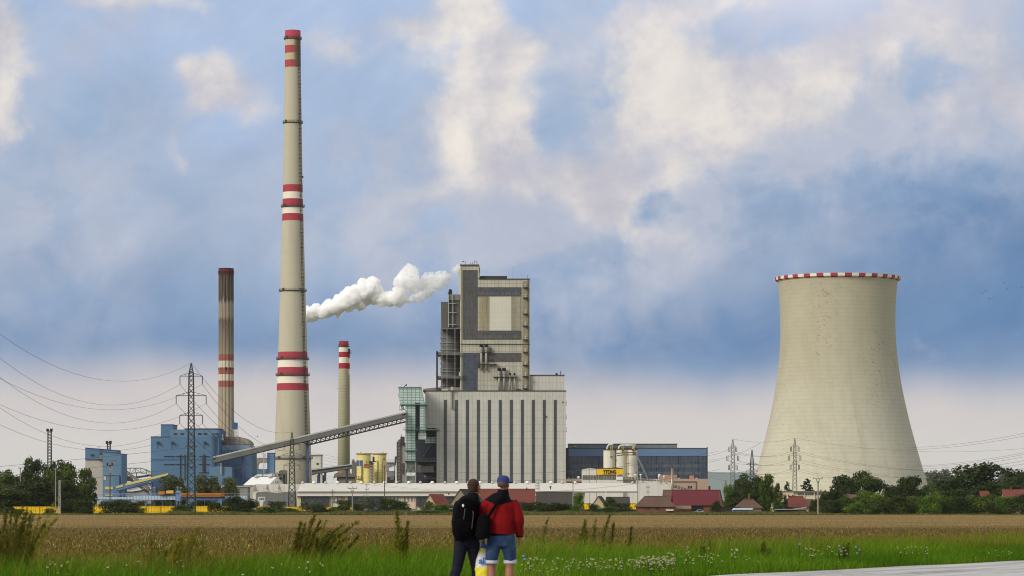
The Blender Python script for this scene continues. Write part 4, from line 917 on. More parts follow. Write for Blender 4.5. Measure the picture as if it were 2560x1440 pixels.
# ================================================================ long white hall with lamps of vents
def long_hall():
    D = 1210
    t = tp('long_white_hall', 'very long low hall with ribbed white roof, roof vents and dark windows', 'factory hall', 1150, D)
    roof = mat('roof_white', (208, 203, 190), .5, .06, .05, .16, 1.1, .03, .6, panel=(2.3, 60, 0, .3), pline=.22, pvar=.04, dirt=(168, 160, 142))
    x0, x1 = X(742, D), X(1595, D); zE = Z(1230, D); zR = Z(1208, 1235)
    b = MB(); y0, y1 = D-1, 1235
    b.mesh([(x0,y0,zE),(x1,y0,zE),(x1,y1,zR),(x0,y1,zR),(x0,y0,zE-.3),(x1,y0,zE-.3),(x1,y1,zR-.3),(x0,y1,zR-.3),(x0,y1+25,zE),(x1,y1+25,zE)],
           [(0,1,2,3),(5,4,7,6),(0,4,5,1),(3,2,9,8),(1,5,6,2),(0,3,7,4)]); b.build('roof', roof, t)
    b = MB(); b.pb(748, 1446, 1232.5, None, D+.5, 49); b.prism([(1446, None), (1446, 1232), (1462, 1232), (1462, None)], D+.4, 40); b.build('wall', mat('hall_wall', (200, 192, 172), .8, .06, .1, .15, .5), t)
    b = MB(); b.pb(738, 1447, 1231, 1235, D-1.3, 1.2); b.pb(744, 1596, 1227.8, 1231, D-1.6, .6); b.build('gutter', mat('gutter_grey', (158, 154, 146), .6, .05, .1), t)
    b = MB(); b.pb(738, 1447, 1235, 1240.3, D-1.6, 1.8); b.build('eave_board', M['white_wall'], t)
    dk = mat('sash_dark', (50, 54, 64), .35, .15, .15, .2, 1, .08, 1, panel=(1.7, 2.4, 0, .3), pline=-.9, pvar=.4, tint=(40, 48, 66), spec=.5)
    for a, c in ((752, 822), (869, 965), (1042, 1135), (1150, 1300), (1345, 1446)):
        b = MB(); b.pb(a, c, 1240.3, 1262, D-.3, .9); w = b.build('window_band', dk, t)
        b = MB(); b.pb(a, c, 1252, 1268, D-.5, .6) if a < 900 else b.pb(a, c, 1254, 1266, D-.5, .6); b.build('spandrel', mat('spandrel', (58, 56, 58), .7, .1, .2) if 'spandrel' not in bpy.data.materials else bpy.data.materials['spandrel'], w)
    lt = mat('sash_light', (188, 182, 170), .6, .05, .2, panel=(1.5, 3, 0, .4), pline=.6, pvar=.05)
    for a, c in ((827, 856), (968, 1000), (1006, 1037)):
        b = MB(); b.pb(a, c, 1241.5, 1254, D-.2, .8); b.build('window_band', lt, t)
    b = MB(); b.pb(1001, 1039, 1240.5, 1272, D-.1, .7); b.build('pink_panel', mat('pink_wall', (206, 178, 162), .8, .08, .2), t)
    b = MB(); b.pb(743, 752, 1233, None, D-.4, 2); b.pb(862, 869, 1240, None, D-.3, 2); b.build('yellow_pier', mat('pier_yellow', (204, 184, 140), .8, .06, .2, .2, .8), t)
    # round ridge vents
    i = 0
    for px in np.arange(757, 1600, 29.5):
        i += 1; px += random.uniform(-2, 2); big = i % 2 == 0
        if 1456 < px < 1558 or px > 1585: continue
        r = (.85 if big else .62); zb = zR-.1; x_ = X(px, 1234)
        b = MB(); b.lathe(x_, 1234 if not big else 1232.5, [(zb-.4, r*.55), (zb+.1, r*.6), (zb+.15, r), (zb+.55, r*.95), (zb+.95, r*.55), (zb+1.05, .05)], 14); b.build('roof_vent', M['white_paint'] if big else M['light_steel'], t, smooth=True)
    for px, y0_, y1_ in ((1348, 1199, 1228), (1413, 1215, 1229), (1373, 1217, 1229)):
        b = MB(); b.pb(px, px+.8, y0_, y1_, D+4, .25); b.build('roof_rod', M['white_paint'], t)
    b = MB(); b.prism([(1373, 1216), (1379, 1215), (1378, 1218.5), (1374, 1219)], D-1, 1); b.pb(1375, 1377, 1218, 1224, D-.6, .5); b.build('roof_hood', M['black'], t)
    # cluster of tall flue pipes near the middle
    t = tp('flue_cluster', 'cluster of thin white flue pipes inside a light frame against hall roof', 'flue', 1344, D-6)
    b = MB()
    for px in (1340, 1342.5, 1345, 1347): b.pb(px, px+1.1, 1203, 1250, D-6+(px % 3)*.5, .2)
    b.build('pipe', M['white_paint'], t)
    b = MB()
    for y in (1199, 1206, 1213, 1220, 1230): b.pb(1337.5, 1349.5, y, y+.7, D-6.5, 1.5)
    for px in (1337.5, 1348.8): b.pb(px, px+.7, 1198, 1240, D-6.5, .2)
    b.build('frame', M['grey_steel'], t)
    # sawtooth sheds on the left
    shed = mat('shed_roof', (198, 194, 182), .5, .06, .08, .15, .8, .03, .8, panel=(2.2, 60, 0, .25), pline=.2, pvar=.04)
    D2 = 1225; k = D2/F
    for i, (a, c) in enumerate(((632, 662), (662, 692), (692, 748))):
        lab = ('leftmost of the three sawtooth sheds beside the long white hall', 'middle one of the three sawtooth sheds beside the long hall', 'rightmost and widest sawtooth shed touching the long white hall')[i]
        t = tp('sawtooth_shed', lab, 'shed', (a+c)/2, D2, 'sawtooth sheds')
        b = MB(); zt, zb = Z(1210.5, D2), Z(1228.5, D2)
        xa, xb, xc, xd = X(a+7, D2), X(c-1, D2), X(c+7, D2) if i < 2 else X(c, D2), X(a+14, D2)
        # gable triangle faces the camera on the left, roof slope to its right
        b.mesh([(X(a,D2),D2,zb),(X(a+6.5,D2),D2,zt),(X(a+13,D2),D2,zb),(X(c+6.5 if i<2 else c,D2),D2+9,zt),(X(c+13 if i<2 else c,D2),D2-.2,zb),(X(a+6.5,D2),D2+9,zt)],
               [(1,2,4,3),(0,1,3)]); b.build('roof', shed, t)
        b = MB(); b.prism([(a, 1229), (a+6.5, 1211), (a+13, 1229)], D2, .4); b.build('gable', mat('gable_grey%d' % i, (142, 138, 122), .8, .1, .2), t)
        b = MB(); b.pb(a, c, 1228.5, None, D2, 20); b.build('wall', M['white_wall'], t)
    t = tp('white_gable_building', 'white-roofed gabled building above the sawtooth sheds', 'building', 648, 1300); D3 = 1300
    b = MB(); z0, z1 = Z(1212.5, D3), Z(1192.5, D3+9)
    b.mesh([(X(608,D3),D3,z0),(X(672,D3),D3,z0),(X(691,D3),D3+9,z1),(X(626,D3),D3+9,z1)], [(0,1,2,3)]); b.build('roof', M['white_paint'], t)
    b = MB(); b.prism([(672, 1213), (691, 1192.8), (709, 1213)], D3+.1, 9); b.pb(609, 708, 1213, None, D3+.2, 18); b.build('wall', mat('gable_wall', (168, 164, 154), .8, .08, .1), t)
    for px in (686.5, 692): 
        b = MB(); b.pb(px, px+3.8, 1200, 1209, D3-.1, .3); w = b.build('window', M['white_paint'], t); b = MB(); b.pb(px+.8, px+3, 1201, 1208, D3-.2, .3); b.build('pane', M['grey_steel'], w)
    for px in (641, 675):
        b = MB(); b.lathe(X(px, D3+8), D3+8, [(z1-.5, .7), (z1, .8), (z1+.1, 1.1), (z1+.5, .9), (z1+.8, .2)], 12); b.build('roof_vent', M['light_steel'], t, smooth=True)
    # grey flat sheds
    t = tp('grey_flat_shed', 'flat-topped grey shed left of the white gable building', 'shed', 590, 1240); D4 = 1240
    b = MB(); b.pb(553, 619, 1217, None, D4, 12); b.build('wall', mat('asbestos', (126, 128, 124), .85, .08, .1, .3, .6, .04, 1), t)
    b = MB(); b.pb(552, 625, 1214.5, 1217.2, D4-.5, 13); b.build('roof', mat('roof_edge', (156, 152, 144), .8), t)
    b = MB(); b.pb(552.5, 554.5, 1218, None, D4-.3, .4); b.build('corner_post', M['white_paint'], t)
    b = MB(); b.pb(570, 576, 1225, 1228, D4-.1, .3); b.build('window', M['black'], t)
    t = tp('wavy_grey_wall', 'long grey corrugated wall with wavy top below the sawtooth sheds', 'wall', 690, 1195); D5 = 1195
    pts = [(640, None), (640, 1233)]+[(640+q*5, 1232-2.2*abs(math.sin(q*5/32*math.pi/2+.6))) for q in range(1, 21)]+[(743, None)]
    b = MB(); b.prism(pts, D5, 1.5); b.build('sheeting', mat('wavy_grey', (112, 112, 112), .8, .06, .1, .25, 1.0, .05, 1.5, panel=(.5, 40, 0, .06), pline=.12), t)
    t = tp('crane_cabin', 'small white cabin with big window hanging in front of wavy grey wall', 'cabin', 653, 1180); D6 = 1180
    b = MB(); b.prism([(645, 1242), (662, 1242), (662, 1252), (658, 1254), (656, 1266), (650, 1266), (649, 1254), (645, 1252)], D6, 2.5); b.build('body', M['white_wall'], t)
    b = MB(); b.pb(647.5, 660.5, 1244.3, 1250, D6-.1, .3); b.build('window', mat('cabin_glass', (92, 98, 98), .3, panel=(.7, 10, 0, .2), pline=-1.2), t)
    b = MB(); b.pb(652, 655, 1262, None, D6+1, .6); b.build('leg', M['grey_steel'], t)
long_hall()

# ================================================================ left: small blue building, trestles, gantry, wagons
def small_blue():
    D = 1380
    t = tp('blue_crusher_house', 'small blue and grey tower building at left with yellow panels', 'industrial building', 258, D)
    gy = mat('render_grey', (172, 166, 156), .85, .05, .05, .2, .4, .03, .6, dirt=(140, 134, 120))
    b = MB(); b.pb(213.5, 257, 1148, None, D, 14); b.build('lower_wall', gy, t)
    b = MB(); b.prism([(213, 1149), (213, 1119.5), (291.5, 1126), (291.5, 1149)], D-.3, 15); b.build('upper_block', blue_w, t)
    b = MB(); b.prism([(256.5, None), (256.5, 1129), (303.5, 1134.5), (303.5, None)], D-5, 20); b.build('front_block', blue_l, t)
    b = MB(); b.prism([(212.5, 1119.8), (212.5, 1118.6), (292, 1125.2), (292, 1126.4)], D-.6, 15.6); b.prism([(256, 1129.3), (256, 1128), (304, 1133.6), (304, 1134.9)], D-5.3, 20.6); b.pb(212.5, 257, 1147.7, 1149.2, D-.6, 1); b.build('edge_trim', blue_d, t)
    b = MB(); b.pb(288, 298, 1188, None, D-6, 2); b.pb(302.8, 304, 1134.5, 1225, D-5.6, .6); b.build('side_fin', blue_w, t)
    for a, c, y0, y1, m_ in ((226.5, 235.5, 1135.5, 1140.5, dkw), (248, 256.5, 1134, 1137, dkw)):
        b = MB(); b.pb(a, c, y0, y1, D-.5, .4); b.build('window', m_, t)
    yl = mat('faded_yellow', (196, 178, 108), .7, .08, .2)
    for a, c, y0, y1 in ((262.5, 283, 1217, 1223.5), (262.5, 281.5, 1236, 1240)):
        b = MB(); b.pb(a, c, y0, y1, D-5.3, .4); b.build('yellow_panel', yl, t)
    b = MB(); b.pb(259, 265.5, 1190, 1199.5, D-5.2, .4); b.build('vent_panel', mat('vent_white', (178, 178, 160), .7), t)
    b = MB(); b.pb(278, 288, 1148, 1151.5, D-5.2, .3); b.build('old_sign', mat('old_sign', (122, 118, 122), .7), t)
    b = MB(); b.pb(257, 296, 1185, 1186.3, D-5.6, .5); b.build('cornice', mat('cornice', (142, 160, 176), .6), t)
    b = MB(); b.pb(249, 256, 1137, 1146, D-1.6, 1.2); b.pb(243, 256, 1146, 1148, D-2, 1.8); b.pb(245, 245.6, 1116, 1145, D-1.2, .3); b.pb(249.2, 249.8, 1116, 1145, D-1.2, .3)
    b.pb(245, 250, 1115.6, 1116.2, D-1.2, .3); b.build('ladder_landing', M['grey_steel'], t)
    # yellow and blue conveyor
    t = tp('yellow_blue_conveyor', 'blue inclined conveyor with yellow stripe rising right from the small blue building', 'conveyor', 355, 1360); D = 1360
    b = MB(); b.prism([(288.5, 1228), (288.5, 1214), (420, 1183.3), (420, 1188), (411, 1193.5)], D, 5); b.build('gallery', blue_l, t)
    b = MB(); b.prism([(290, 1220.5), (290, 1216), (308, 1211.5), (308, 1217)], D-.3, .6); b.prism([(314, 1214.5), (314, 1209), (420, 1182.6), (420, 1187), (412, 1190.5)], D-.3, .6); b.build('yellow_stripe', yl, t)
    b = MB(); b.prism([(288.5, 1228), (288.5, 1226.6), (398, 1200.5), (398, 1203), (300, 1227)], D-.4, 5.6); b.build('underside_beam', blue_d, t)
    for px in (313, 380): 
        b = MB(); b.pb(px, px+2, 1208 if px < 350 else 1200, None, D+1, 1); b.build('support', blue_d, t)
    # grey trestle
    t = tp('grey_trestle_conveyor', 'grey steel belt conveyor sloping down to the right behind the striped one', 'conveyor', 340, 1420); D = 1420
    b = MB(); b.prism([(303, 1174), (303, 1166), (373, 1219), (373, 1228)], D, 3); b.build('gallery', mat('trestle_grey', (136, 132, 126), .7, .1, .2, panel=(8, .6, 0, .2), pline=.4), t)
    b = MB(); b.bar(P(303, 1178, D-.5), P(373, 1231, D-.5), .4); b.bar(P(303, 1183, D-.5), P(373, 1236, D-.5), .4)
    for q in range(12): b.bar(P(304+q*6, 1179+q*4.5, D-.5), P(308+q*6, 1187+q*4.5, D-.5), .2)
    b.build('truss', M['dark_steel'], t)
    t = tp('arched_truss_bridge', 'arched open steel truss bridge between small blue building and big blue house', 'bridge', 345, 1450); D = 1450
    top = [(312, 1171.5), (325, 1170.6), (338, 1170.5), (352, 1170.5), (366, 1174.5), (378, 1181)]; bot = [(312, 1186), (325, 1186), (338, 1180.5), (352, 1182.5), (366, 1185), (378, 1188)]
    b = MB()
    for s_ in (0, 4):
        tt = [P(px, y, D+s_) for px, y in top]; bb = [P(px, y, D+s_) for px, y in bot]
        b.path(tt, .35, 4); b.path(bb, .3, 4)
        for i in range(6): b.bar(tt[i], bb[i], .22)
        for i in range(5): b.bar(tt[i+1], bb[i], .2) if i % 2 else b.bar(tt[i], bb[i+1], .2)
    b.build('truss', M['grey_steel'], t)
    b = MB(); b.prism([(308, 1194), (308, 1190), (338, 1191), (378, 1186), (378, 1190), (340, 1196)], D+1, 3); b.prism([(303, 1192), (330, 1196), (330, 1203), (303, 1204)], D+2, 3); b.build('deck', M['dark_steel'], t)
    b = MB(); b.pb(340, 341.5, 1181, None, D+1, 1); b.build('support', M['grey_steel'], t)
    # low dark shed roofs under the conveyors
    t = tp('low_grey_store', 'low grey store with white roof edge beneath the striped conveyor', 'shed', 340, 1440); D = 1440
    b = MB(); b.pb(304, 377, 1215, None, D, 20); b.build('wall', mat('store_wall', (150, 148, 150), .8, .1, .1, panel=(2.5, 10, 0, .1), pline=.2), t)
    b = MB(); b.prism([(303, 1228), (330, 1229), (360, 1224), (377, 1222), (377, 1219), (355, 1219), (330, 1225), (303, 1225)], D-1, 2); b.build('roof', M['white_paint'], t)
    b = MB(); b.prism([(318, 1218), (330, 1203), (352, 1198), (366, 1204), (377, 1216), (377, 1221), (318, 1222)], D+3, 10); b.build('coal_heap_cover', mat('coal_cover', (124, 126, 134), .9, .2, .2), t)
small_blue()

def gantry():
    D = 1050
    wb = mat('gantry_blue', (176, 196, 218), .6, .06, .1, .2, .6, panel=(.55, 10, 0, .12), pline=.5, pvar=.06)
    b1 = mat('gantry_beam', (100, 134, 172), .6, .08, .1)
    t = tp('crane_runway', 'long pale blue elevated crane runway on many slim legs across the left', 'crane runway', 365, D)
    b = MB(); b.pb(193, 335, 1242.5, 1248.5, D, 3); b.build('girder', wb, t)
    b = MB(); b.pb(335, 439.5, 1239.5, 1249.5, D-.6, 3.6); b.build('girder', wb, t)
    b = MB(); b.pb(560, 618, 1239.5, 1246.5, D, 3); b.build('girder', wb, t)
    b = MB(); b.pb(170, 560, 1248.7, 1250.3, D+3.2, 3); b.pb(200, 440, 1236.5, 1238.2, D+1, .6); b.build('rail_beam', b1, t)
    b = MB(); b.pb(170, 192, 1243.5, 1249, D+1, 2.5); b.build('end_beam', blue_l, t)
    b = MB()
    for px in np.arange(172, 640, 9.0): b.pb(px, px+.5, 1233.5 if px < 640 else 1236, 1240, D+.5, .1)
    b.pb(172, 640, 1233.4, 1233.9, D+.5, .08); b.build('handrail', mat('rail_pale', (150, 160, 172), .6), t)
    for i, px in enumerate(list(range(196, 560, 21))+[575, 590, 606]):
        if 436 < px < 456: continue
        w = 1.0 if i % 4 else 1.8
        b = MB(); b.pb(px, px+w, 1248, None, D+1, .5); 
        if i % 4 == 0: b.bar(P(px-5, 1250, D+1.2), P(px+.5, 1266, D+1.2), .14); b.bar(P(px+7, 1250, D+1.2), P(px+.5, 1266, D+1.2), .14)
        b.build('leg', b1, t)
    t = tp('crane_tower', 'stubby blue steel tower joining the runway girders left of orange crane beam', 'steel tower', 445, D)
    b = MB(); b.pb(438.5, 451, 1232, 1253, D-1.2, 4); b.pb(437.5, 452, 1230.5, 1232.5, D-1.5, 4.6); b.pb(440, 450, 1226.5, 1230.5, D-.5, 2); b.build('head', b1, t)
    for px in (439.5, 447.5):
        b = MB(); b.pb(px, px+2, 1252, None, D-.5, .6); b.build('leg', b1, t)
    t = tp('orange_crane', 'long orange crane girder lying across the blue runway', 'crane', 505, D-3)
    og = mat('crane_orange', (186, 112, 42), .65, .1, .2, .3, .8, dirt=(120, 76, 44))
    b = MB(); b.pb(451, 562, 1233, 1236.5, D-3, 1.5); b.pb(451, 560, 1237.3, 1241.5, D-2.6, 1.5); b.build('girder', og, t)
    b = MB(); b.pb(451, 562, 1241.5, 1246.8, D-2, 1.6); b.build('lower_beam', blue_d, t)
    b = MB(); b.pb(552, 561, 1231.5, 1241, D-3.4, 2.4); b.build('end_carriage', mat('orange_brown', (140, 80, 38), .7), t)
    b = MB(); b.pb(396, 411, 1228.5, 1236, D-2, 2.5); b.build('hoist_house', og, t)
    b = MB(); b.prism([(415, 1233.5), (415, 1228), (418, 1226.3), (432, 1226), (433, 1233.5)], D-2, 2.5); b.build('motor_house', mat('pale_orange', (214, 164, 90), .7, .06, .2), t)
    b = MB(); b.pb(549, 554, 1246, None, D-2, .7); b.pb(541, 543, 1246, None, D-1, .5); b.bar(P(549, 1248, D-2), P(543, 1262, D-2), .25); b.build('leg', b1, t)
    t = tp('white_equipment_frame', 'small white equipment frame standing at left end of the blue runway', 'frame', 205, D)
    b = MB(); b.pb(197, 213, 1235, 1237.5, D+1, 1.5)
    for px in (198, 203, 208, 211.5): b.pb(px, px+1, 1236, 1243, D+1, .4)
    b.pb(203, 210, 1238, 1242, D+1.4, .8); b.build('frame', M['white_wall'], t)
    # track-side lamps over the runway
    for i, (px, y) in enumerate(((160, 1222), (385, 1219), (443, 1217), (452, 1219))):
        t = tp('yard_lamp', ('small yard lamp above the runway near the left trees', 'small yard lamp just left of the pale orange motor house', 'small double yard lamp above the blue crane tower', 'small yard lamp between crane tower and tall pylon')[i], 'lamp post', px, D+8, 'yard lamps above the runway')
        b = MB(); b.pb(px, px+.5, y+1, None, D+8, .12); b.build('post', M['light_steel'], t)
        b = MB(); b.pb(px-3, px+3.5, y, y+1.2, D+8, .3); b.build('lamp_head', M['light_steel'], t)
    # yellow containers
    ylw = mat('container_yellow', (236, 194, 10), .6, .08, .1, .2, 1.0, .04, 1, panel=(1.15, 5, 0, .11), pline=.35, pvar=.06, dirt=(150, 120, 20))
    ydk = mat('container_edge', (176, 140, 14), .7)
    def container(i, a, c, y0, y1, Dc, lab):
        t = tp('yellow_container', lab, 'container', (a+c)/2, Dc, 'yellow containers beyond the field')
        b = MB()
        b.pb(a, a+1, y0-.4, y1, Dc-.12, 2.6); b.pb(c-1, c, y0-.4, y1, Dc-.12, 2.6); b.pb(a+1, c-1, y0-.5, y0+.4, Dc-.12, .3); b.build('frame', ydk, t)
        b = MB(); b.pb(a+.4, c-.4, y0, y1, Dc, 2.4)
        for q in np.arange(a+2.2, c-3, 4.4):
            for r in range(4): b.pb(q, q+2.4, y0+2.4+r*3.4, y0+3.1+r*3.4, Dc-.1, .2, 1)
        b.build('body', [ylw, bpy.data.materials['container_edge2']], t)
        b = MB(); b.pb(a+1, c-1, y1, None, Dc+.6, 1.2); b.build('chassis', M['dark_steel'], t)
    mat('container_edge2', (172, 138, 16), .7)
    xs = [(33, 66), (66.5, 98), (98.5, 150), (224, 262), (262.5, 300), (300.5, 338), (338.5, 366), (366.5, 400), (400.5, 436), (484, 520), (520.5, 556), (556.5, 590), (640, 668), (668.5, 700)]
    word = ['at the far left end of the yellow row beside the dark trees', 'second of the yellow row from the left trees', 'wide one, third of the yellow row, ending at the lattice pole', 'just right of the first dark bush gap below the runway',
            'mostly hidden by the big dark bush, left part', 'mostly hidden by the big dark bush, right part', 'bright one right after the big dark bush', 'bright one in the middle under the runway legs', 'bright one left of the bush by the pylon',
            'plain one just right of the tall green pylon', 'one between the pylon and the round dark bush', 'partly behind the round dark bush', 'small one showing left of the crane cabin bush', 'one behind bushes under the wavy grey wall']
    for i, (a, c) in enumerate(xs): container(i, a, c, 1265.3 if i > 2 else 1266.5, 1281.5 if i > 2 else 1285, 1000 if i > 2 else 872, 'yellow ribbed container, '+word[i])
    xs2 = [(712, 745), (745.5, 780), (810, 850), (850.5, 905), (985, 1010)]
    w2 = ['low under the three sheds, left of the second pylon bushes', 'low, at the foot of the yellow pier', 'between the grey-green bush and the square pole', 'behind the dark pole-side bush', 'seen through weeds left of the red-roofed cottage']
    for i, (a, c) in enumerate(xs2): container(i, a, c, 1267.5, 1278, 1120, 'yellow ribbed container, '+w2[i])
    for i, (a, c) in enumerate(((1449, 1475), (1573, 1591))): container(i, a, c, 1258.5, 1273.5, 1080, 'yellow ribbed container, '+('left of the cream gable cottage' if i == 0 else 'peeking out left of the long brown barn'))
gantry()
# ================================================================ houses of the village
tile_red = mat('tile_red', (142, 70, 54), .85, .1, .2, .1, 1.0, .05, 1.5, panel=(.4, .45, .5, .05), pline=.2, pvar=.1)
tile_dull = mat('tile_dull', (112, 60, 50), .85, .1, .2, .1, 1.0, .05, 1.5, panel=(.4, .45, .5, .06), pline=.25, pvar=.1)
tile_brown = mat('tile_brown', (100, 76, 66), .9, .12, .2, .15, 1.0, .05, 1.5, panel=(.4, .42, .5, .06), pline=.3, pvar=.12, tint=(74, 60, 56))
tile_maroon = mat('tile_maroon', (98, 40, 46), .8, .06, .1, .1, 1.0, .04, 1.5, panel=(.5, .5, .0, .05), pline=.22, pvar=.06)
tile_dark = mat('tile_dark', (66, 62, 58), .9, .12, .2, .1, 1, .06, 1.5, panel=(.5, .45, .5, .06), pline=.25, pvar=.1)
plaster = mat('plaster_cream', (186, 168, 132), .9, .06, .2, .15, .8, .03, 1)
plaster_g = mat('plaster_grey', (140, 128, 112), .9, .08, .2, .2, .8)
brick = mat('brick_brown', (116, 78, 62), .9, .15, .3, .2, .8, .05, 1.5, panel=(.6, .3, .5, .05), pline=.15, pvar=.15)
wood_dk = mat('dark_timber', (52, 42, 38), .85, .15, .4, panel=(.3, 20, 0, .05), pline=.3)
def house(name, label, D, gx0, gx1, rx1, y_eave, y_ridge, dep, roofm, wallm, gable='left', hip=False, wins=(), chim=None, extra=None, overhang=.35):
    """ridge runs away from the gable end. gable='left': gable face (gx0..gx1) at the left, ridge slope to rx1 on the right; 'none': long side faces us."""
    t = tp(name, label, 'house' if 'barn' not in name and 'shed' not in name else name.split('_')[-1], (gx0+rx1)/2, D)
    zE, zR = Z(y_eave, D), Z(y_ridge, D)
    if gable == 'none':
        x0, x1 = X(gx0, D), X(rx1, D); h = dep/2; i0 = x0+(X(gx1, D)-x0 if hip else 0); i1 = x1-((x1-x0)*.0 if not hip else (X(gx1, D)-x0))
        b = MB(); b.box(x0+.2, x1-.2, D+.2, D+dep-.2, G-.3, zE-.02); b.build('wall', wallm, t)
        if not hip:
            b = MB(); b.mesh([(x0+.2,D+.3,zE-.03),(x0+.2,D+dep-.3,zE-.03),(x0+.2,D+h,zR-.2),(x1-.2,D+.3,zE-.03),(x1-.2,D+dep-.3,zE-.03),(x1-.2,D+h,zR-.2)], [(0,2,1),(3,4,5)]); b.build('gable', wallm, t)
        b = MB(); o_ = overhang
        A, B, C_, D_ = (x0-o_, D-o_, zE-.2), (x1+o_, D-o_, zE-.2), (x1+o_, D+dep+o_, zE-.2), (x0-o_, D+dep+o_, zE-.2); R0, R1 = (i0, D+h, zR), (i1, D+h, zR)
        if not hip: R0, R1 = (x0-o_, D+h, zR), (x1+o_, D+h, zR)
        dn = lambda p: (p[0], p[1], p[2]-.18)
        vs = [A, B, C_, D_, R0, R1]+[dn(p) for p in (A, B, C_, D_, R0, R1)]
        b.mesh(vs, [(0,1,5,4),(2,3,4,5),(3,0,4),(1,2,5),(6,10,11,7),(8,11,10,9),(0,6,7,1),(2,8,9,3),(3,9,6,0),(1,7,8,2)] if hip else [(0,1,5,4),(2,3,4,5),(6,10,11,7),(8,11,10,9),(0,6,7,1),(2,8,9,3),(0,4,10,6),(4,3,9,10),(1,7,11,5),(5,11,8,2)])
        b.build('roof', roofm, t)
        b = MB(); b.bar((R0[0], D+h, zR+.02), (R1[0], D+h, zR+.02), .12, 6); b.build('ridge_cap', roofm, t)
    else:
        # gable face toward us at a slant: ridge recedes to the right
        s_ = 1 if gable == 'left' else -1
        xm = (gx0+gx1)/2; x0, x1, xr = X(gx0, D), X(gx1, D), X(rx1, D)
        dx = xr-x1; D2 = D+dep
        z0 = zE
        b = MB(); a0, a1 = (x0, D, z0), (x1, D, z0); ap = (X(xm, D), D, zR); c1 = (x1+dx, D2-dep*.3, z0); c0 = (x0+dx, D2, z0); cp = (X(xm, D)+dx, D2-dep*.15, zR)
        b.mesh([(a0[0],D,G-.3),(a1[0],D,G-.3),(c1[0],c1[1],G-.3),(c0[0],c0[1],G-.3),a0,a1,c1,c0,ap,cp], [(0,1,5,8,4),(1,2,6,5),(2,3,7,9,6),(3,0,4,7)]); b.build('wall', wallm, t)
        up = .12; o_ = .3
        L0 = (a0[0]-o_*.6, D-o_, z0-.15); L1 = (a1[0]+o_*.6, D-o_, z0-.15); T = (ap[0], D-o_, zR+up); R_ = (c1[0]+o_, c1[1], z0-.15); Rp = (cp[0], cp[1], zR+up); B0 = (c0[0], c0[1], z0-.15)
        b = MB(); dn = lambda p: (p[0], p[1]+.02, p[2]-.16)
        vs = [L0, L1, T, R_, Rp, B0]+[dn(p) for p in (L0, L1, T, R_, Rp, B0)]
        b.mesh(vs, [(1,3,4,2),(0,2,4,5),(7,8,10,9),(6,11,10,8),(1,7,9,3),(1,2,8,7),(0,6,8,2),(3,9,10,4),(5,4,10,11),(0,5,11,6)]); b.build('roof', roofm, t)
    for (a, c, y0, y1, m_) in wins:
        b = MB(); b.pb(a, c, y0, y1, D-.02, .3); w = b.build('window' if m_ != 'door' else 'door', M['black'] if m_ != 'w' else M['window_dark'], t)
    if chim:
        for (px, y, yb, dd) in chim:
            b = MB(); b.pb(px-1.6, px+1.6, y, yb, D+dd, .8); b.pb(px-2, px+2, y-.2, y+.8, D+dd-.1, 1.0); b.build('chimney', brick, t)
    return t
M['window_dark'] = mat('window_dark', (42, 46, 52), .3, .1, .3)
house('cottage', 'small cream cottage with bright red tiled roof, left of the two walkers', 900, 1052, 1095, 1128, 1272, 1236, 14, tile_red, plaster, 'left', wins=((1070, 1075, 1252, 1258, 'w'), (1066, 1071, 1265, 1270, 'w'), (1079, 1084, 1265, 1270, 'w')), chim=((1122, 1233, 1237, 8),))
house('dark_roof_house', 'house with large dark grey roof right behind the walker with the backpack', 960, 1120, 1180, 1215, 1266, 1223, 14, tile_dark, plaster_g, 'left')
house('red_roof_house', 'long house with red tiled roof seen between and right of the walkers', 1000, 1200, 1335, 1336, 1256, 1222.5, 9, tile_dull, plaster_g, 'none', chim=((1317, 1219, 1223, 4),))
house('dark_barn', 'long low barn with nearly black roof right of red roof house', 980, 1343, 1431, 1432, 1259, 1230, 9, tile_dark, wood_dk, 'none')
house('gable_cottage', 'tiny cream gable cottage between two yellow containers', 930, 1477, 1513, 1525, 1266, 1241, 12, tile_dark, plaster, 'left')
house('low_dark_shed', 'low dark roofed shed just right of the tiny cream gable cottage', 960, 1518, 1572, 1573, 1262, 1243, 8, tile_dark, plaster_g, 'none')
house('brown_barn', 'long barn with weathered brown tile roof left of the maroon barn', 870, 1591, 1612, 1688, 1264.5, 1241, 8, tile_brown, brick, 'none', hip=True, wins=((1618, 1623, 1269, 1273, 'w'), (1640, 1647, 1269, 1273, 'w')))
house('rear_brown_barn', 'brown roof peeking up behind the maroon barn, left end', 905, 1662, 1700, 1701, 1250, 1225, 9, tile_brown, brick, 'none')
house('maroon_barn', 'biggest barn with plain dark maroon roof and brown walls', 880, 1685, 1700, 1801, 1261, 1225, 10, tile_maroon, brick, 'none', wins=((1729, 1757, 1263, 1277, 'door'),))
tt = bpy.data.objects['maroon_barn']
b = MB(); b.prism([(1797, 1262), (1800, 1224), (1808, 1258), (1808, 1262), (1806, None), (1797, None)], 879, 1.2); b.build('end_wall', brick, tt)
b = MB(); b.prism([(1799, 1224.5), (1801, 1224), (1809.5, 1262), (1807, 1262)], 878.5, 2); b.build('verge_board', wood_dk, tt)
b = MB(); b.pb(1684, 1728, 1264, 1272, 878, .8); b.build('rail_fence', plaster_g, tt)
house('hip_roof_house', 'low house with brown hipped roof and thin chimney below dark trees', 860, 1843, 1862, 1905, 1268, 1248, 9, tile_brown, plaster_g, 'none', hip=True, chim=((1873, 1234, 1250, 4),))
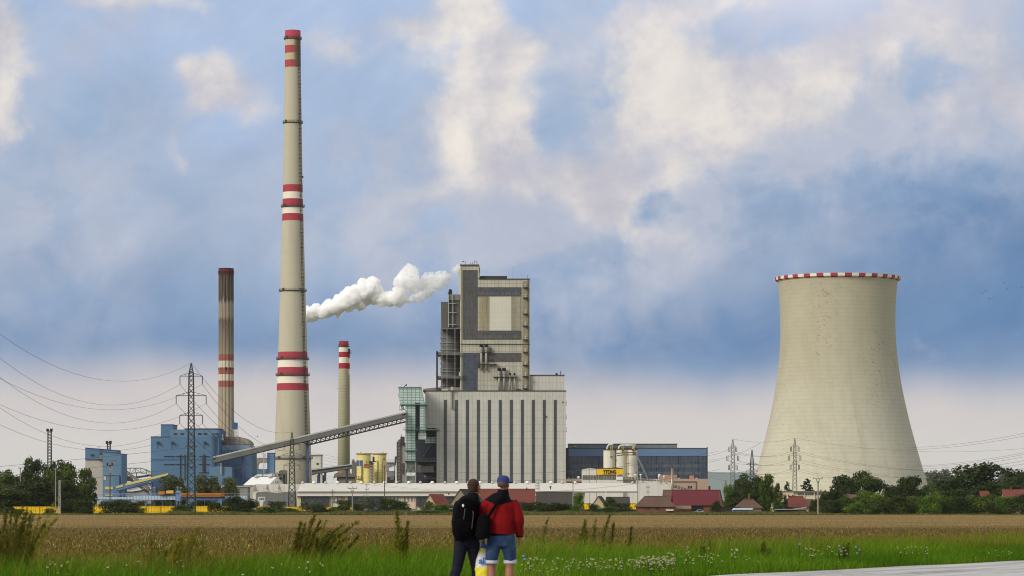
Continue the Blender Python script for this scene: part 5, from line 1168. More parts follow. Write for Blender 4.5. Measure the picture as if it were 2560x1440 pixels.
house('red_hip_house', 'house with reddish brown hipped roof in front of the cream office block', 880, 1966, 1976, 2022, 1266, 1241, 9, tile_dull, plaster, 'none', hip=True, wins=((1974, 1979, 1267, 1272, 'w'),), chim=((1972, 1236.5, 1243, 4), (1982, 1237, 1243, 4)))
house('low_brown_house', 'low brown roof right behind the reddish hipped roof', 930, 2004, 2032, 2033, 1262, 1249, 8, tile_brown, plaster_g, 'none')
house('ochre_gable_house', 'house with small ochre gable half hidden by dark trees', 900, 2046, 2078, 2088, 1250, 1226, 10, tile_brown, mat('ochre_wall', (170, 120, 58), .9, .08, .3), 'left')
house('hidden_roof_house', 'dull roof showing among dark trees left of cooling tower right foot', 930, 2114, 2124, 2160, 1250, 1236, 8, tile_brown, plaster_g, 'none', chim=((2121, 1233, 1237, 4),))
house('red_gable_right', 'narrow bright red roof in the trees at right, left of the other', 930, 2456, 2474, 2475, 1249, 1228, 8, tile_dull, plaster_g, 'none')
house('red_roof_right', 'bright red roof at the right picture edge between trees', 940, 2512, 2554, 2575, 1246, 1223.5, 9, tile_dull, plaster_g, 'none', chim=((2528, 1219, 1224, 4),))
bpy.data.objects['red_gable_right'].name = 'red_roof_house.001'; bpy.data.objects['red_roof_right'].name = 'red_roof_house.002'
for o in bpy.data.objects:
    if o.name.startswith('red_roof_house.'): o['category'] = 'house'

def misc_right():
    D = 1100
    t = tp('cream_office', 'low flat cream office building with row of dark windows, before the cooling tower', 'building', 2000, D)
    b = MB(); b.pb(1938.5, 1984, 1229, None, D, 12); b.pb(1984, 2066, 1229, None, D+.6, 12); b.build('wall', mat('office_cream', (206, 194, 162), .85, .04, .1, .1, .5), t)
    b = MB(); b.pb(1937.5, 2067, 1227.6, 1229.2, D-.4, 13); b.build('roof', M['grey_steel'], t)
    b = MB(); b.pb(1994, 2064, 1233, 1237.5, D+.4, .5); b.build('window_band', mat('office_windows', (62, 66, 72), .3, .1, .2, panel=(.9, 9, 0, .3), pline=-2.0, pvar=.2), t)
    b = MB(); b.pb(1958.5, 1965, 1236, 1243, D-.2, .4); b.build('window', mat('pinkish_window', (120, 92, 92), .4), t)
    b = MB(); b.pb(1951.5, 1956, 1229, 1250, D-.3, .5); b.build('yellow_panel', mat('yellow_strip', (200, 180, 110), .8), t)
    b = MB()
    for px in (1983, 2010, 2035): b.pb(px, px+1.6, 1230, None, D+.1, .5)
    b.build('pier', M['white_wall'], t)
    D = 850
    t = tp('blue_tarpaulin_shed', 'tiny low shed with pale blue sheet roof at the field edge', 'shed', 1858, D)
    b = MB(); b.prism([(1832, 1274.5), (1837, 1270.3), (1884, 1270.3), (1880, 1274.5)], D-2, 4); b.build('roof', mat('pale_sheet', (190, 200, 216), .5), t)
    b = MB(); b.pb(1833, 1880, 1274.6, None, D-1.6, 3.4); b.build('wall', mat('sheet_blue', (76, 108, 140), .6, .1, .3), t)
    t = tp('dark_fence', 'long dark timber fence running from maroon barn to the sheet shed', 'fence', 1830, 856)
    b = MB(); b.pb(1803, 1850, 1268.5, None, 856, .2); b.pb(1803, 1850, 1268, 1269, 855.7, .6); b.build('boards', wood_dk, t)
    t = tp('low_greenhouse', 'long very low grey roof at field edge before reddish hipped house', 'shed', 1964, 850)
    b = MB(); b.prism([(1939, 1274.5), (1939, 1272.5), (1989, 1272.5), (1989, 1274.5)], 850, 4); b.prism([(1989, 1274.5), (1989, 1271.5), (2017, 1267.5), (2017, 1270)], 852, 4); b.build('roof', mat('old_sheet', (142, 144, 144), .7, .1, .3), t)
    b = MB(); b.pb(1940, 2016, 1274.3, None, 850.5, 3); b.build('wall', wood_dk, t)
    t = tp('garden_fence', 'thin pale rail fence by the weeds left of the walkers', 'fence', 1030, 845)
    b = MB(); b.pb(978, 1088, 1274.6, 1275.4, 845, .06)
    for px in range(978, 1090, 10): b.pb(px, px+.5, 1274.6, None, 845, .06)
    b.build('rails', M['grey_steel'], t)
    t = tp('garden_hut', 'tiny grey hut at the field edge behind the walker with the backpack', 'hut', 1132, 860)
    b = MB(); b.pb(1123, 1142, 1273, None, 860, 2.5); b.build('wall', wood_dk, t); b = MB(); b.pb(1122, 1143, 1270.5, 1273, 859.7, 3.2); b.build('roof', M['grey_steel'], t)
    # parked cars by the barn: small pale one
    for px, col, lab, nm in ((1748, (150, 150, 146), 'small grey car parked under the maroon barn, partly in weeds', 'parked_car'), (1672, (208, 206, 196), 'white low container bin left of maroon barn wall', 'white_bin')):
        t = tp(nm, lab, 'car' if 'car' in nm else 'bin', px, 868); D = 868
        if nm == 'parked_car':
            z = G+.3; x0, x1 = X(1735, D), X(1760, D); L = x1-x0
            b = MB(); pr = [(0, .0), (0, .55), (.12, .75), (.28, .8), (.4, 1.25), (.75, 1.27), (.92, .85), (1, .75), (1, 0)]
            a = [(x0+q*L, D, z+h) for q, h in pr][::-1]; n_ = len(a); bb = [(p[0], p[1]+1.6, p[2]) for p in a]
            b.mesh(a+bb, [tuple(range(n_)), tuple(range(2*n_-1, n_-1, -1))]+[((i+1) % n_, i, i+n_, (i+1) % n_+n_) for i in range(n_)]); b.build('body', mat('car_grey', col, .35, spec=.5), t)
            for q in (.2, .8):
                b = MB(); b.bar((x0+q*L, D-.05, G+.32), (x0+q*L, D+.2, G+.32), .32, 14); b.build('wheel', M['black'], t)
            b = MB(); b.mesh([(x0+.33*L, D-.03, z+.82), (x0+.84*L, D-.03, z+.82), (x0+.74*L, D-.03, z+1.2), (x0+.42*L, D-.03, z+1.2)], [(0, 1, 2, 3)]); b.build('side_window', M['window_dark'], t)
        else:
            b = MB(); b.prism([(1666, 1277), (1665, 1273), (1684, 1273), (1683, 1277)], D, 1.6); b.build('body', mat('bin_white', col, .6), t)
            b = MB(); b.pb(1665, 1684, 1272.4, 1273.2, D-.1, 1.8); b.build('lid', M['light_steel'], t)
misc_right()

# ================================================================ pylons, poles, masts
def lattice(b, x, y, z0, z1, w0, w1, n_, r, power=1.0):
    lev = [z0+(z1-z0)*(1-(1-i/n_)**power) for i in range(n_+1)]
    def cor(z):
        w = w0+(w1-w0)*(z-z0)/(z1-z0); w /= 2
        return [Vector((x-w, y-w, z)), Vector((x+w, y-w, z)), Vector((x+w, y+w, z)), Vector((x-w, y+w, z))]
    for i in range(n_):
        a, c = cor(lev[i]), cor(lev[i+1])
        for k in range(4):
            b.bar(a[k], c[k], r, 4); j = (k+1) % 4
            b.bar(a[k], c[j], r*.6, 3); b.bar(a[j], c[k], r*.6, 3)
def pylon(name, label, px, D, ytop, arms, w0, w1, m, r=.12, ins=1.6, group=None, base=None, ybend=None, loops=False):
    t = tp(name, label, 'pylon', px, D, group); x = X(px, D); zt = Z(ytop, D); k = D/F
    b = MB(); zb = Z(ybend, D) if ybend else zt-(zt-G)*.25; wb = w1
    n_ = max(6, int((zb-G)/((w0+w1)/2)/.95))
    lattice(b, x, D, G, zb, w0, wb, min(n_, 22), r, 1.15)
    lattice(b, x, D, zb, zt-.3, wb, .25, 6, r*.85)
    b.bar((x, D, zt-.8), (x, D, zt), .12, 4); b.build('mast', m, t)
    pts = {'top': Vector((x, D, zt))}
    for ai, (ya, hw, drop) in enumerate(arms):
        z = Z(ya, D); h = drop*.45 if drop else .8
        b = MB(); W = hw*k
        for s_ in (-1, 1):
            b.bar((x, D-.35, z), (x+s_*W, D, z), r*.9, 4); b.bar((x, D+.35, z), (x+s_*W, D, z), r*.9, 4); b.bar((x, D, z+max(1.2, W*.22)), (x+s_*W, D, z+.05), r*.7, 4)
            b.bar((x+s_*W*.5, D, z), (x+s_*W*.5, D, z+max(1.2, W*.22)*.5), r*.5, 3)
        arm = b.build('crossarm', m, t)
        for s_ in (-1, 1):
            L = drop*k
            if L > 0:
                b = MB(); 
                if loops:
                    for dd in (-.45, .45): b.bar((x+s_*W+dd*.6, D+dd, z-.1), (x+s_*W+dd*.6, D+dd, z-L), .13, 5)
                    b.bar((x+s_*W-.27, D-.45, z-L), (x+s_*W+.27, D+.45, z-L), .08, 4)
                else: b.bar((x+s_*W, D, z), (x+s_*W, D, z-L), .13, 5)
                b.build('insulator', M['insul'], arm)
            pts[(ai, s_)] = Vector((x+s_*W, D, z-L))
    return pts
P1 = pylon('lattice_pylon', 'tallest dark green lattice pylon standing at the field edge at left', 478, 862, 907, [(940.5, 28, 20), (989, 37.5, 20), (1038.5, 28.5, 20), (1117, 15, 0), (1142, 12, 0), (1167.5, 15, 0)], 2.5, 1.35, M['pylon_green'], .12, ybend=935)
P2 = pylon('lattice_pylon', 'lattice pylon in front of the tallest chimney and conveyor bridge', 730, 1150, 1079.5, [(1112, 20, 12), (1138, 26, 0), (1163, 20, 12)], 3.0, 1.25, M['pylon_green'], .13, ybend=1105)
P3 = pylon('lattice_pylon', 'slim grey pylon with dark insulators standing alone left of the cooling tower', 1832, 1080, 1097.5, [(1117.5, 8.5, 12), (1140, 13.5, 12), (1162.5, 9.5, 12)], 2.3, 1.0, M['pylon_grey'], .08, ybend=1117, loops=True)
P4 = pylon('lattice_pylon', 'slim grey pylon standing directly in front of the cooling tower', 1987, 1200, 1095, [(1116.5, 9.5, 12), (1138.5, 14, 12), (1161.5, 10.5, 12)], 2.2, 1.0, M['pylon_grey'], .085, ybend=1116, loops=True)
P5 = pylon('lattice_pylon', 'small distant dark pylon rising above trees beside cooling tower left foot', 1880, 1500, 1123, [(1161, 14, 0), (1178, 16, 0)], 3.2, 1.6, M['pylon_green'], .17, ybend=1155)
P6 = pylon('lattice_pylon', 'tiny far pylon low on the horizon just left of the slim grey pylon', 1814.5, 2400, 1200, [(1213, 10, 0), (1219, 8, 0)], 3, 1.6, M['pylon_grey'], .18, ybend=1210)
P7 = pylon('lattice_pylon', 'tiny far pylon above the big round tree at right', 2471, 2600, 1152, [(1163, 12, 0)], 4, 1.5, M['pylon_grey'], .2, ybend=1160)
P8 = pylon('lattice_pylon', 'faintest far pylon just left of the one above the big round tree', 2462.5, 3400, 1153, [(1160, 8, 0), (1170, 9, 0)], 4, 1.8, M['pylon_grey'], .22, ybend=1158)

wm = mat('wire', (70, 70, 72), .6, 0)
def wire(pts, label, r, group, n_=26):
    b = MB(); b.path(pts, r, 4); o = b.build('power_line', wm); tag(o, label, 'power line', group); return o
def sag_wire(a, c, sag, label, r=.05, group='power lines', n_=24):
    pts = [a.lerp(c, i/n_)+Vector((0, 0, -4*sag*(i/n_)*(1-i/n_))) for i in range(n_+1)]; return wire(pts, label, r, group)
def fit_wire(end, samples, label, r=.038, x0=-175, y0=430, group='wires coming from the left to the tallest pylon', n_=40):
    A = []; R = []
    for px, py in samples:
        q = (px-1280)/F; dx, dy = end.x-x0, end.y-y0
        t = (q*y0-x0)/(dx-q*dy); y = y0+t*dy; z = Z(py, y)
        A.append((1-t, -4*t*(1-t))); R.append(z-end.z*t)
    sol, *_ = np.linalg.lstsq(np.array(A), np.array(R), rcond=None); z0, s = sol
    a = Vector((x0, y0, z0)); return sag_wire(a, end, s, label, r, group, n_)
k1 = lambda ai, s_: P1[(ai, s_)]
fit_wire(P1['top'], [(0, 838), (70, 881), (175, 924), (315, 955), (379, 950)], 'earth wire, highest of the lines on the left, to the pylon tip')
fit_wire(k1(0, -1), [(0, 896), (233, 1005), (294, 1017), (449, 960)], 'wire running left from upper left arm of tallest pylon')
fit_wire(k1(0, 1), [(0, 948), (87, 986), (262, 1020), (437, 1002)], 'wire running left from upper right arm of tallest pylon')
fit_wire(k1(1, -1), [(0, 950), (120, 1005), (277, 1068), (437, 1011)], 'wire running left from middle left arm of tallest pylon')
fit_wire(k1(1, 1), [(0, 1013), (131, 1058), (262, 1071), (402, 1064)], 'wire running left from middle right arm of tallest pylon')
fit_wire(k1(2, -1), [(0, 1022), (120, 1081), (242, 1118), (376, 1097)], 'wire running left from lower left arm of tallest pylon')
fit_wire(k1(2, 1), [(0, 1065), (117, 1104), (213, 1119), (376, 1120)], 'lowest sagging wire, from lower right arm of tallest pylon')
for i, (s, l) in enumerate((([(0, 1166), (175, 1151), (300, 1137)], 'top'), ([(120, 1180), (192, 1173), (330, 1159)], 'middle'), ([(140, 1205), (227, 1195), (340, 1184)], 'bottom'))):
    fit_wire(k1(3+i, 1), s, 'nearly straight dark wire on the left, %s one of three ending at lower pylon arms' % l, .06, -250, 850, 'straight lower wires at left')
names = {(0, -1): 'upper left', (0, 1): 'upper right', (1, -1): 'middle left', (1, 1): 'middle right', (2, -1): 'lower left', (2, 1): 'lower right'}
sag_wire(P1['top'], P2['top'], 7, 'earth wire from the tallest pylon tip down to the next pylon', .05, 'wires between the two green pylons')
for kk in names: sag_wire(P1[kk], P2[kk], 7, 'wire from %s arm of tallest pylon to the pylon before the chimney' % names[kk], .05, 'wires between the two green pylons')
end = Vector((X(1650, 1900), 1900, Z(1150, 1900)))
for kk in names: sag_wire(P2[kk], Vector((X(1800, 1060), 1060, G))+Vector((0, 0, P3[kk].z-G)), 9, 'thin wire crossing the boiler house, from %s arm of second pylon' % names[kk], .035, 'thin wires crossing the boiler house front')
for kk in names:
    sag_wire(P3[kk], P4[kk], 2.0, 'wire between the two slim grey pylons, %s arm' % names[kk], .045, 'wires between slim grey pylons')
    q = P4[kk]; sag_wire(q, Vector((X(2900, 1000)+ (q.x-X(1987, 1200)), 1000, q.z-2.0+kk[0]*1.0)), 8.5, 'wire crossing the cooling tower to the right, from %s arm of the grey pylon' % names[kk], .045, 'wires crossing the cooling tower')
sag_wire(P3['top'], P4['top'], 1.5, 'earth wire between the tips of the slim grey pylons', .04, 'wires between slim grey pylons')
sag_wire(P4['top'], Vector((X(2900, 1000), 1000, P4['top'].z-1)), 7, 'earth wire from the grey pylon tip across the cooling tower', .04, 'wires crossing the cooling tower')
for i, (y0, y1) in enumerate(((1109, 1074), (1114, 1081), (1155, 1123), (1157, 1128), (1162, 1134), (1172, 1143), (1177, 1152))):
    sag_wire(P(2200, y0+9, 1700), P(2640, y1-8, 1150), 3, 'line %s in the fan of wires rising towards the right edge' % ('first from top', 'second from top', 'third from top', 'fourth from top', 'third from bottom', 'second from bottom', 'lowest')[i], .06, 'fan of wires at the right edge')
for i, (a, c) in enumerate((((1770, 1150), (1900, 1108)), ((1770, 1180), (1905, 1168)), ((1770, 1192), (1905, 1196)), ((1720, 1138), (1832, 1120)))):
    sag_wire(P(a[0], a[1], 1640), P(c[0], c[1], 1490), 2, ('thin wire rising from hall roof corner to the right', 'middle thin wire from the blue glass hall to the right', 'lowest thin wire from the blue glass hall to the right', 'thin wire from hall roof toward the slim grey pylon')[i], .06, 'wires leaving the blue glass hall')

def pole(label, px, D, y, style='T', r=.16, m=None, group='utility poles', yb=None):
    t = tp('utility_pole', label, 'pole', px, D, group); x = X(px, D); m = m or M['pole_conc']
    zt = Z(y, D); k = D/F
    b = MB(); b.bar((x, D, G-.3), (x, D, zt), r*1.25, 8, r2=r); b.build('post', m, t)
    b = MB()
    if style == 'T': b.box(x-5*k, x+5*k, D-.08, D+.08, zt-.15, zt+.05); [b.bar((x+q*k, D, zt), (x+q*k, D, zt+.4), .07, 5) for q in (-4.5, 0, 4.5)]
    if style == 'Y': 
        b.box(x-12*k, x+12*k, D-.1, D+.1, zt+.5, zt+.7); b.bar((x, D, zt-1.2), (x-4.5*k, D, zt+.6), .1, 5); b.bar((x, D, zt-1.2), (x+4.5*k, D, zt+.6), .1, 5); [b.bar((x+q*k, D, zt+.7), (x+q*k, D, zt+1.2), .08, 5) for q in (-11, 0, 11)]
    if style == 'F':
        for h in (0, 1.6): b.box(x-4.5*k, x+4.5*k, D-.08, D+.08, zt-1-h, zt-.85-h); [b.bar((x+q*k, D, zt-.9-h), (x+q*k, D, zt-.4-h), .07, 5) for q in (-4.2, 4.2)]
    if style == 'L': 
        b.box(x-9*k, x+9*k, D-.3, D+.3, zt-.3, zt); [b.box(x+q*k-.5, x+q*k+.5, D-.8, D-.2, zt-.1, zt+.7) for q in (-8, -4, 4, 8)]; b.box(x-.2, x+1.2, D-.5, D, zt-2.8, zt-1.0)
    b.build('crossarm' if style != 'L' else 'floodlight', M['grey_steel'], t)
    return t
M['pole_conc'] = mat('pole_concrete', (136, 134, 126), .9, .08, .3)
M['pole_dark'] = mat('pole_dark', (88, 80, 72), .9, .1, .3)
pole('grey pole rising among the trees at the far left', 51, 900, 1170, 'T')
pole('grey pole in front of the dark left trees, right of the other', 139, 870, 1172, 'T')
pole('dark pole carrying a cluster of floodlights before the small blue building', 275, 1000, 1162, 'L', .2, M['pole_dark'])
pole('thin dark pole rising behind bushes right of the second pylon', 832, 870, 1223, 'F', .12, M['pole_dark'])
pole('pole with wide Y-shaped head left of the round bushes', 881, 850, 1226, 'Y', .16)
pole('thin pole with two small arms against the white hall roof, left of silos pole', 917, 1000, 1206, 'F', .11)
pole('dark pole with stacked arms in front of the yellow silos', 961.5, 960, 1163, 'F', .15, M['pole_dark'])
pole('pole with Y-shaped head by the dark barn, left of the yellow container', 1432.5, 880, 1202, 'Y', .13)
pole('tall thin pole with small lamps right of the white silos', 1594, 960, 1163, 'F', .13)
pole('short pole with double arms in front of the white wing', 1620, 960, 1212, 'F', .12)
pole('thin white pole left of the tall thin lamp pole', 1515, 1100, 1215, 'N', .12, M['white_paint'])
pole('thin white pole between the lamp pole and double-arm pole', 1603, 1000, 1226, 'N', .14, M['white_paint'])
pole('dark concrete pole with Y-shaped head before the trees by cooling tower', 2045, 835, 1202, 'Y', .2)
pole('small lattice-like twin pole among the trees below cooling tower', 2154, 950, 1216, 'F', .2, M['grey_steel'])
def mast(label, px, D, y0, y1, w, heads, group):
    t = tp('floodlight_mast', label, 'floodlight mast', px, D, group); x = X(px, D)
    b = MB(); lattice(b, x, D, G, Z(y0, D), w, w*.8, 26, .16); b.build('frame', M['dark_steel'], t)
    b = MB(); b.box(x-w*.7, x+w*.7, D-w*.5, D+w*.5, Z(y0, D), Z(y0, D)+.25)
    for s_ in (-1, 1): b.box(x+s_*w*.45-.6, x+s_*w*.45+.6, D-1, D+.3, Z(y0, D)-.6, Z(y0, D)+.9)
    b.bar((x+w*.4, D, Z(y0, D)), (x+w*.7, D, Z(y0, D)+1.6), .1); b.build('floodlight', M['black'], t)
mast('tall open steel floodlight mast above the trees at far left', 124, 1500, 1076, 0, 2.2, 2, 'floodlight masts')
mast('steel floodlight mast rising behind the small blue building', 272, 1430, 1107, 0, 1.9, 2, 'floodlight masts')
t = tp('trackside_mast', 'thin twin-post lattice mast in front of the yellow containers at left', 'mast', 149, 840)
b = MB(); lattice(b, X(149, 840), 840, G, Z(1200, 840), .55, .4, 30, .045); b.build('frame', M['light_steel'], t)

# ================================================================ birds
def bird_mesh():
    b = MB(); b.mesh([(0,.22,0),(.06,0,.03),(0,-.25,0),(-.06,0,.03),(0,0,-.06)], [(0,1,2,3),(0,4,1),(1,4,2),(2,4,3),(3,4,0)])
    for s_ in (-1, 1): b.mesh([(s_*.04,.08,.02),(s_*.30,.12,.14),(s_*.62,-.02,.04),(s_*.28,-.08,.12),(s_*.04,-.1,.02)], [(0,1,3,4) if s_ > 0 else (4,3,1,0), (1,2,3) if s_ > 0 else (3,2,1)])
    return b
bk = mat('bird_dark', (40, 40, 44), .8, 0)
first = None
for i, (px, py) in enumerate(((2446, 730), (2455, 734), (2460, 731), (2466, 727), (2473, 747), (2486, 748), (2511, 707), (2519, 718), (2517.5, 723), (2554, 719), (843, 971), (644, 1092), (1837, 943))):
    D = 700; p = P(px, py, D)
    if first is None:
        o = bird_mesh().build('bird', bk, loc=(0, 0, 0)); first = o
    else: o = first.copy(); C.objects.link(o)
    o.location = p; o.rotation_euler = (0, .2*math.sin(i*3), i*1.3); o.scale = (1.0,)*3
    tag(o, ('tiny dark bird flying in the sky right of cooling tower' if i < 10 else ('tiny dark bird in the sky between the banded chimney and fluted chimney', 'tiny dark bird low over the conveyor near the tallest chimney', 'tiny dark bird in the sky just left of the cooling tower')[i-10]), 'bird', 'flock of distant birds' if i < 10 else None)
    if i >= 10 and 'group' in o.keys(): del o['group']
# ================================================================ terrain
E0 = Vector((3.6, 54.3)); ED = Vector((8.8, 14.4)).normalized(); EN = Vector((-ED.y, ED.x))   # far road edge, its direction, and its field-ward normal
def ep(s, p, z): return (E0.x+ED.x*s+EN.x*p, E0.y+ED.y*s+EN.y*p, z)
def pdist(x, y): return (x-E0.x)*EN.x+(y-E0.y)*EN.y
def gz(p):
    """ground height by distance from the road edge"""
    return float(np.interp(p, [0, .25, 1.0, 3.5, 7.0, 9.5, 22, 30], [0, -.05, -.12, -.15, -.12, -.45, G, G]))
def ground_mat():
    m = bpy.data.materials.new('ground'); m.use_nodes = True; nt = m.node_tree; n = N(nt); bs = nt.nodes['Principled BSDF']
    pos = n.new('ShaderNodeNewGeometry').outputs['Position']; sp = n.new('ShaderNodeSeparateXYZ'); n.put(sp.inputs[0], pos); x, y, z = sp.outputs
    st = n.noise(n.vec(n.m('MULTIPLY', x, .02), n.m('MULTIPLY', y, .045), 0.0), 1.0, 6, .62)
    fine = n.noise(n.vec(n.m('MULTIPLY', x, 2.2), n.m('MULTIPLY', y, .35), 0.0), 1.0, 6, .7)
    straw = n.mix(n.ss(st, .3, .7), lin(118, 97, 50), lin(142, 119, 70))
    olive = n.mix(n.ss(fine, .35, .65), lin(74, 60, 22), lin(116, 98, 42))
    yy = n.m('ADD', y, n.m('MULTIPLY', n.m('SUBTRACT', st, .5), 110))
    far = n.ss(yy, 440, 520)
    col = n.mix(far, olive, straw)
    f2 = n.ss(fine, .38, .62); col = n.mix(n.m('MULTIPLY', n.m('SUBTRACT', 1.0, f2), .35), col, lin(96, 66, 34))
    # dark brown bands running across the field
    for d0, w, k in ((438, 16, .6), (560, 8, .25), (330, 7, .3), (700, 10, .2)):
        q = n.m('ABSOLUTE', n.m('SUBTRACT', n.m('ADD', y, n.m('MULTIPLY', x, .03)), d0)); q = n.ss(q, w, w*.3)
        col = n.mix(n.m('MULTIPLY', q, k), col, lin(92, 64, 30))
    grn = n.mix(n.ss(n.noise(pos, .6, 5), .4, .6), lin(44, 58, 22), lin(70, 82, 32))
    col = n.mix(n.ss(n.m('ADD', y, n.m('MULTIPLY', fine, 6.0)), 831, 836), col, n.mix(n.ss(n.noise(pos, .05, 5), .4, .6), lin(74, 78, 40), lin(112, 104, 60)))
    near = n.m('LESS_THAN', y, 128); col = n.mix(near, col, grn)
    n.put(bs.inputs['Base Color'], col); bs.inputs['Roughness'].default_value = .95; bs.inputs['Specular IOR Level'].default_value = .1
    return m
def ground():
    ps = [-600, -120, -9.6, -9.4, -9.2, 0, .12, .4, 1.0, 3.5, 7, 9.5, 13, 17, 22, 26, 60, 200, 800, 3000, 12000, 30000]
    zs = [-3, -3, -.6, -.1, -.012, -.012, -.03, -.08, -.12, -.15, -.12, -.45, -1.2, -2.2, G, G, G, G, G, G, G, G]
    ss_ = [-40000, -14000, -3000, -800, -300, -150, -80, -40, -20, 0, 20, 40, 80, 150, 300, 800, 3000, 14000, 40000]
    vs = [ep(s, p, z) for p, z in zip(ps, zs) for s in ss_]; w = len(ss_); fs = []
    for i in range(len(ps)-1):
        for j in range(w-1): a = i*w+j; fs.append((a, a+1, a+w+1, a+w))
    b = MB(); b.mesh(vs, fs); o = b.build('ground', ground_mat(), loc=(0, 0, 0), smooth=True); tag(o, 'flat ground from road verge over the stubble field to the plant', kind='structure')
    rd = bpy.data.materials.new('asphalt'); rd.use_nodes = True; nt = rd.node_tree; n = N(nt); bs = nt.nodes['Principled BSDF']
    pos = n.new('ShaderNodeNewGeometry').outputs['Position']; sp = n.new('ShaderNodeSeparateXYZ'); n.put(sp.inputs[0], pos)
    s_ = n.m('ADD', n.m('MULTIPLY', sp.outputs[0], ED.x), n.m('MULTIPLY', sp.outputs[1], ED.y)); p_ = n.m('ADD', n.m('MULTIPLY', sp.outputs[0], EN.x), n.m('MULTIPLY', sp.outputs[1], EN.y))
    tr = n.noise(n.vec(n.m('MULTIPLY', s_, .09), n.m('MULTIPLY', p_, 1.7), 0.0), 1.0, 7, .75)
    gr = n.noise(pos, 30, 3, .6)
    c = n.mix(n.ss(tr, .3, .7), lin(134, 133, 130), lin(200, 197, 192)); c = n.mix(n.m('MULTIPLY', n.ss(gr, .3, .7), .25), c, lin(96, 96, 98))
    ck = n.ss(n.noise(n.vec(n.m('MULTIPLY', s_, .12), n.m('MULTIPLY', p_, 2.6), 4.0), 1.0, 5, .6), .56, .62); c = n.mix(n.m('MULTIPLY', ck, .6), c, lin(62, 62, 64))
    n.put(bs.inputs['Base Color'], c); n.put(bs.inputs['Roughness'], n.m('MULTIPLY_ADD', tr, .3, .55)); bs.inputs['Specular IOR Level'].default_value = .5
    zr = lambda i: 0.0
    b = MB(); ps2 = [-9.3, -8, -4, -.9, -.5, 0.0]
    vs = []; ss2 = list(np.linspace(-140, 240, 191))
    random.seed(5)
    for p in ps2:
        for s in ss2:
            q = p+(random.uniform(-.12, .12)+.1*math.sin(s*.9) if p in (0.0, -9.3) else 0); vs.append(ep(s, q, .0 if p not in (0.0, -9.3) else -.008))
    w = len(ss2); fs = [(i*w+j, i*w+j+1, (i+1)*w+j+1, (i+1)*w+j) for i in range(len(ps2)-1) for j in range(w-1)]
    b.mesh(vs, fs); o = b.build('road', rd, loc=(0, 0, 0)); tag(o, 'light grey asphalt country road with faint tyre streaks', kind='structure')
ground()
def hills():
    b = MB(); random.seed(3); n_ = 220; D = 27000
    xs = np.linspace(-14000, 14000, n_)
    h = 190+60*np.sin(xs/2900+.6)+34*np.sin(xs/1220+.3)+12*np.sin(xs/460)
    vs = []
    for x, q in zip(xs, h): vs += [(x, D-700, G), (x, D-300, G+q*.55), (x, D, G+q), (x, D+900, G)]
    fs = []
    for i in range(n_-1):
        for k in range(3): a = i*4+k; fs.append((a, a+4, a+5, a+1))
    b.mesh(vs, fs); o = b.build('hills', mat('hill', (84, 104, 100), .95, .2, .002, spec=.0), loc=(0, 0, 0), smooth=True); tag(o, 'faint blue hills on the horizon', kind='structure')
hills()

# ================================================================ vegetation
def fol_mat(name, c1, c2, c3, tr=.25):
    m = bpy.data.materials.new(name); m.use_nodes = True; nt = m.node_tree; n = N(nt); bs = nt.nodes['Principled BSDF']
    at = n.new('ShaderNodeAttribute', attribute_name='leafv'); oi = n.new('ShaderNodeObjectInfo')
    f = n.m('ADD', n.m('MULTIPLY', at.outputs['Fac'], .75), n.m('MULTIPLY', oi.outputs['Random'], .25))
    c = n.mix(n.ss(f, .0, .55), lin(*c1), lin(*c2)); c = n.mix(n.ss(f, .55, 1.0), c, lin(*c3))
    n.put(bs.inputs['Base Color'], c); bs.inputs['Roughness'].default_value = .7; bs.inputs['Specular IOR Level'].default_value = .15
    t = n.new('ShaderNodeBsdfTranslucent'); n.put(t.inputs[0], c); mx = n.new('ShaderNodeMixShader'); mx.inputs[0].default_value = tr
    nt.links.new(bs.outputs[0], mx.inputs[1]); nt.links.new(t.outputs[0], mx.inputs[2]); nt.links.new(mx.outputs[0], nt.nodes['Material Output'].inputs[0])
    return m
FM = {'dark': fol_mat('leaf_dark', (26, 37, 14), (48, 63, 22), (82, 94, 38)), 'mid': fol_mat('leaf_mid', (38, 54, 17), (68, 87, 28), (106, 116, 46)), 'light': fol_mat('leaf_light', (52, 74, 20), (80, 106, 32), (120, 136, 52)),
      'grey': fol_mat('leaf_grey', (52, 60, 44), (84, 92, 70), (126, 130, 104)), 'olive': fol_mat('leaf_olive', (52, 60, 34), (80, 86, 46), (116, 114, 62)), 'fir': fol_mat('leaf_fir', (18, 28, 20), (32, 44, 28), (52, 64, 36), .1)}
bark = mat('bark', (78, 66, 52), .95, .15, .5, local=True)
def np_mesh(name, V, Fq, mats, attr=None, smooth=False):
    """V (n,3), Fq (m,k) all faces same size"""
    me = bpy.data.meshes.new(name); k = Fq.shape[1]
    me.vertices.add(len(V)); me.vertices.foreach_set('co', V.astype('f').ravel())
    me.loops.add(Fq.size); me.loops.foreach_set('vertex_index', Fq.astype('i').ravel())
    me.polygons.add(len(Fq)); me.polygons.foreach_set('loop_start', np.arange(0, Fq.size, k, dtype='i')); me.polygons.foreach_set('loop_total', np.full(len(Fq), k, 'i'))
    if attr is not None:
        a = me.attributes.new('leafv', 'FLOAT', 'POINT'); a.data.foreach_set('value', attr.astype('f'))
    for m in (mats if isinstance(mats, (list, tuple)) else [mats]): me.materials.append(m)
    me.update(calc_edges=True); return me
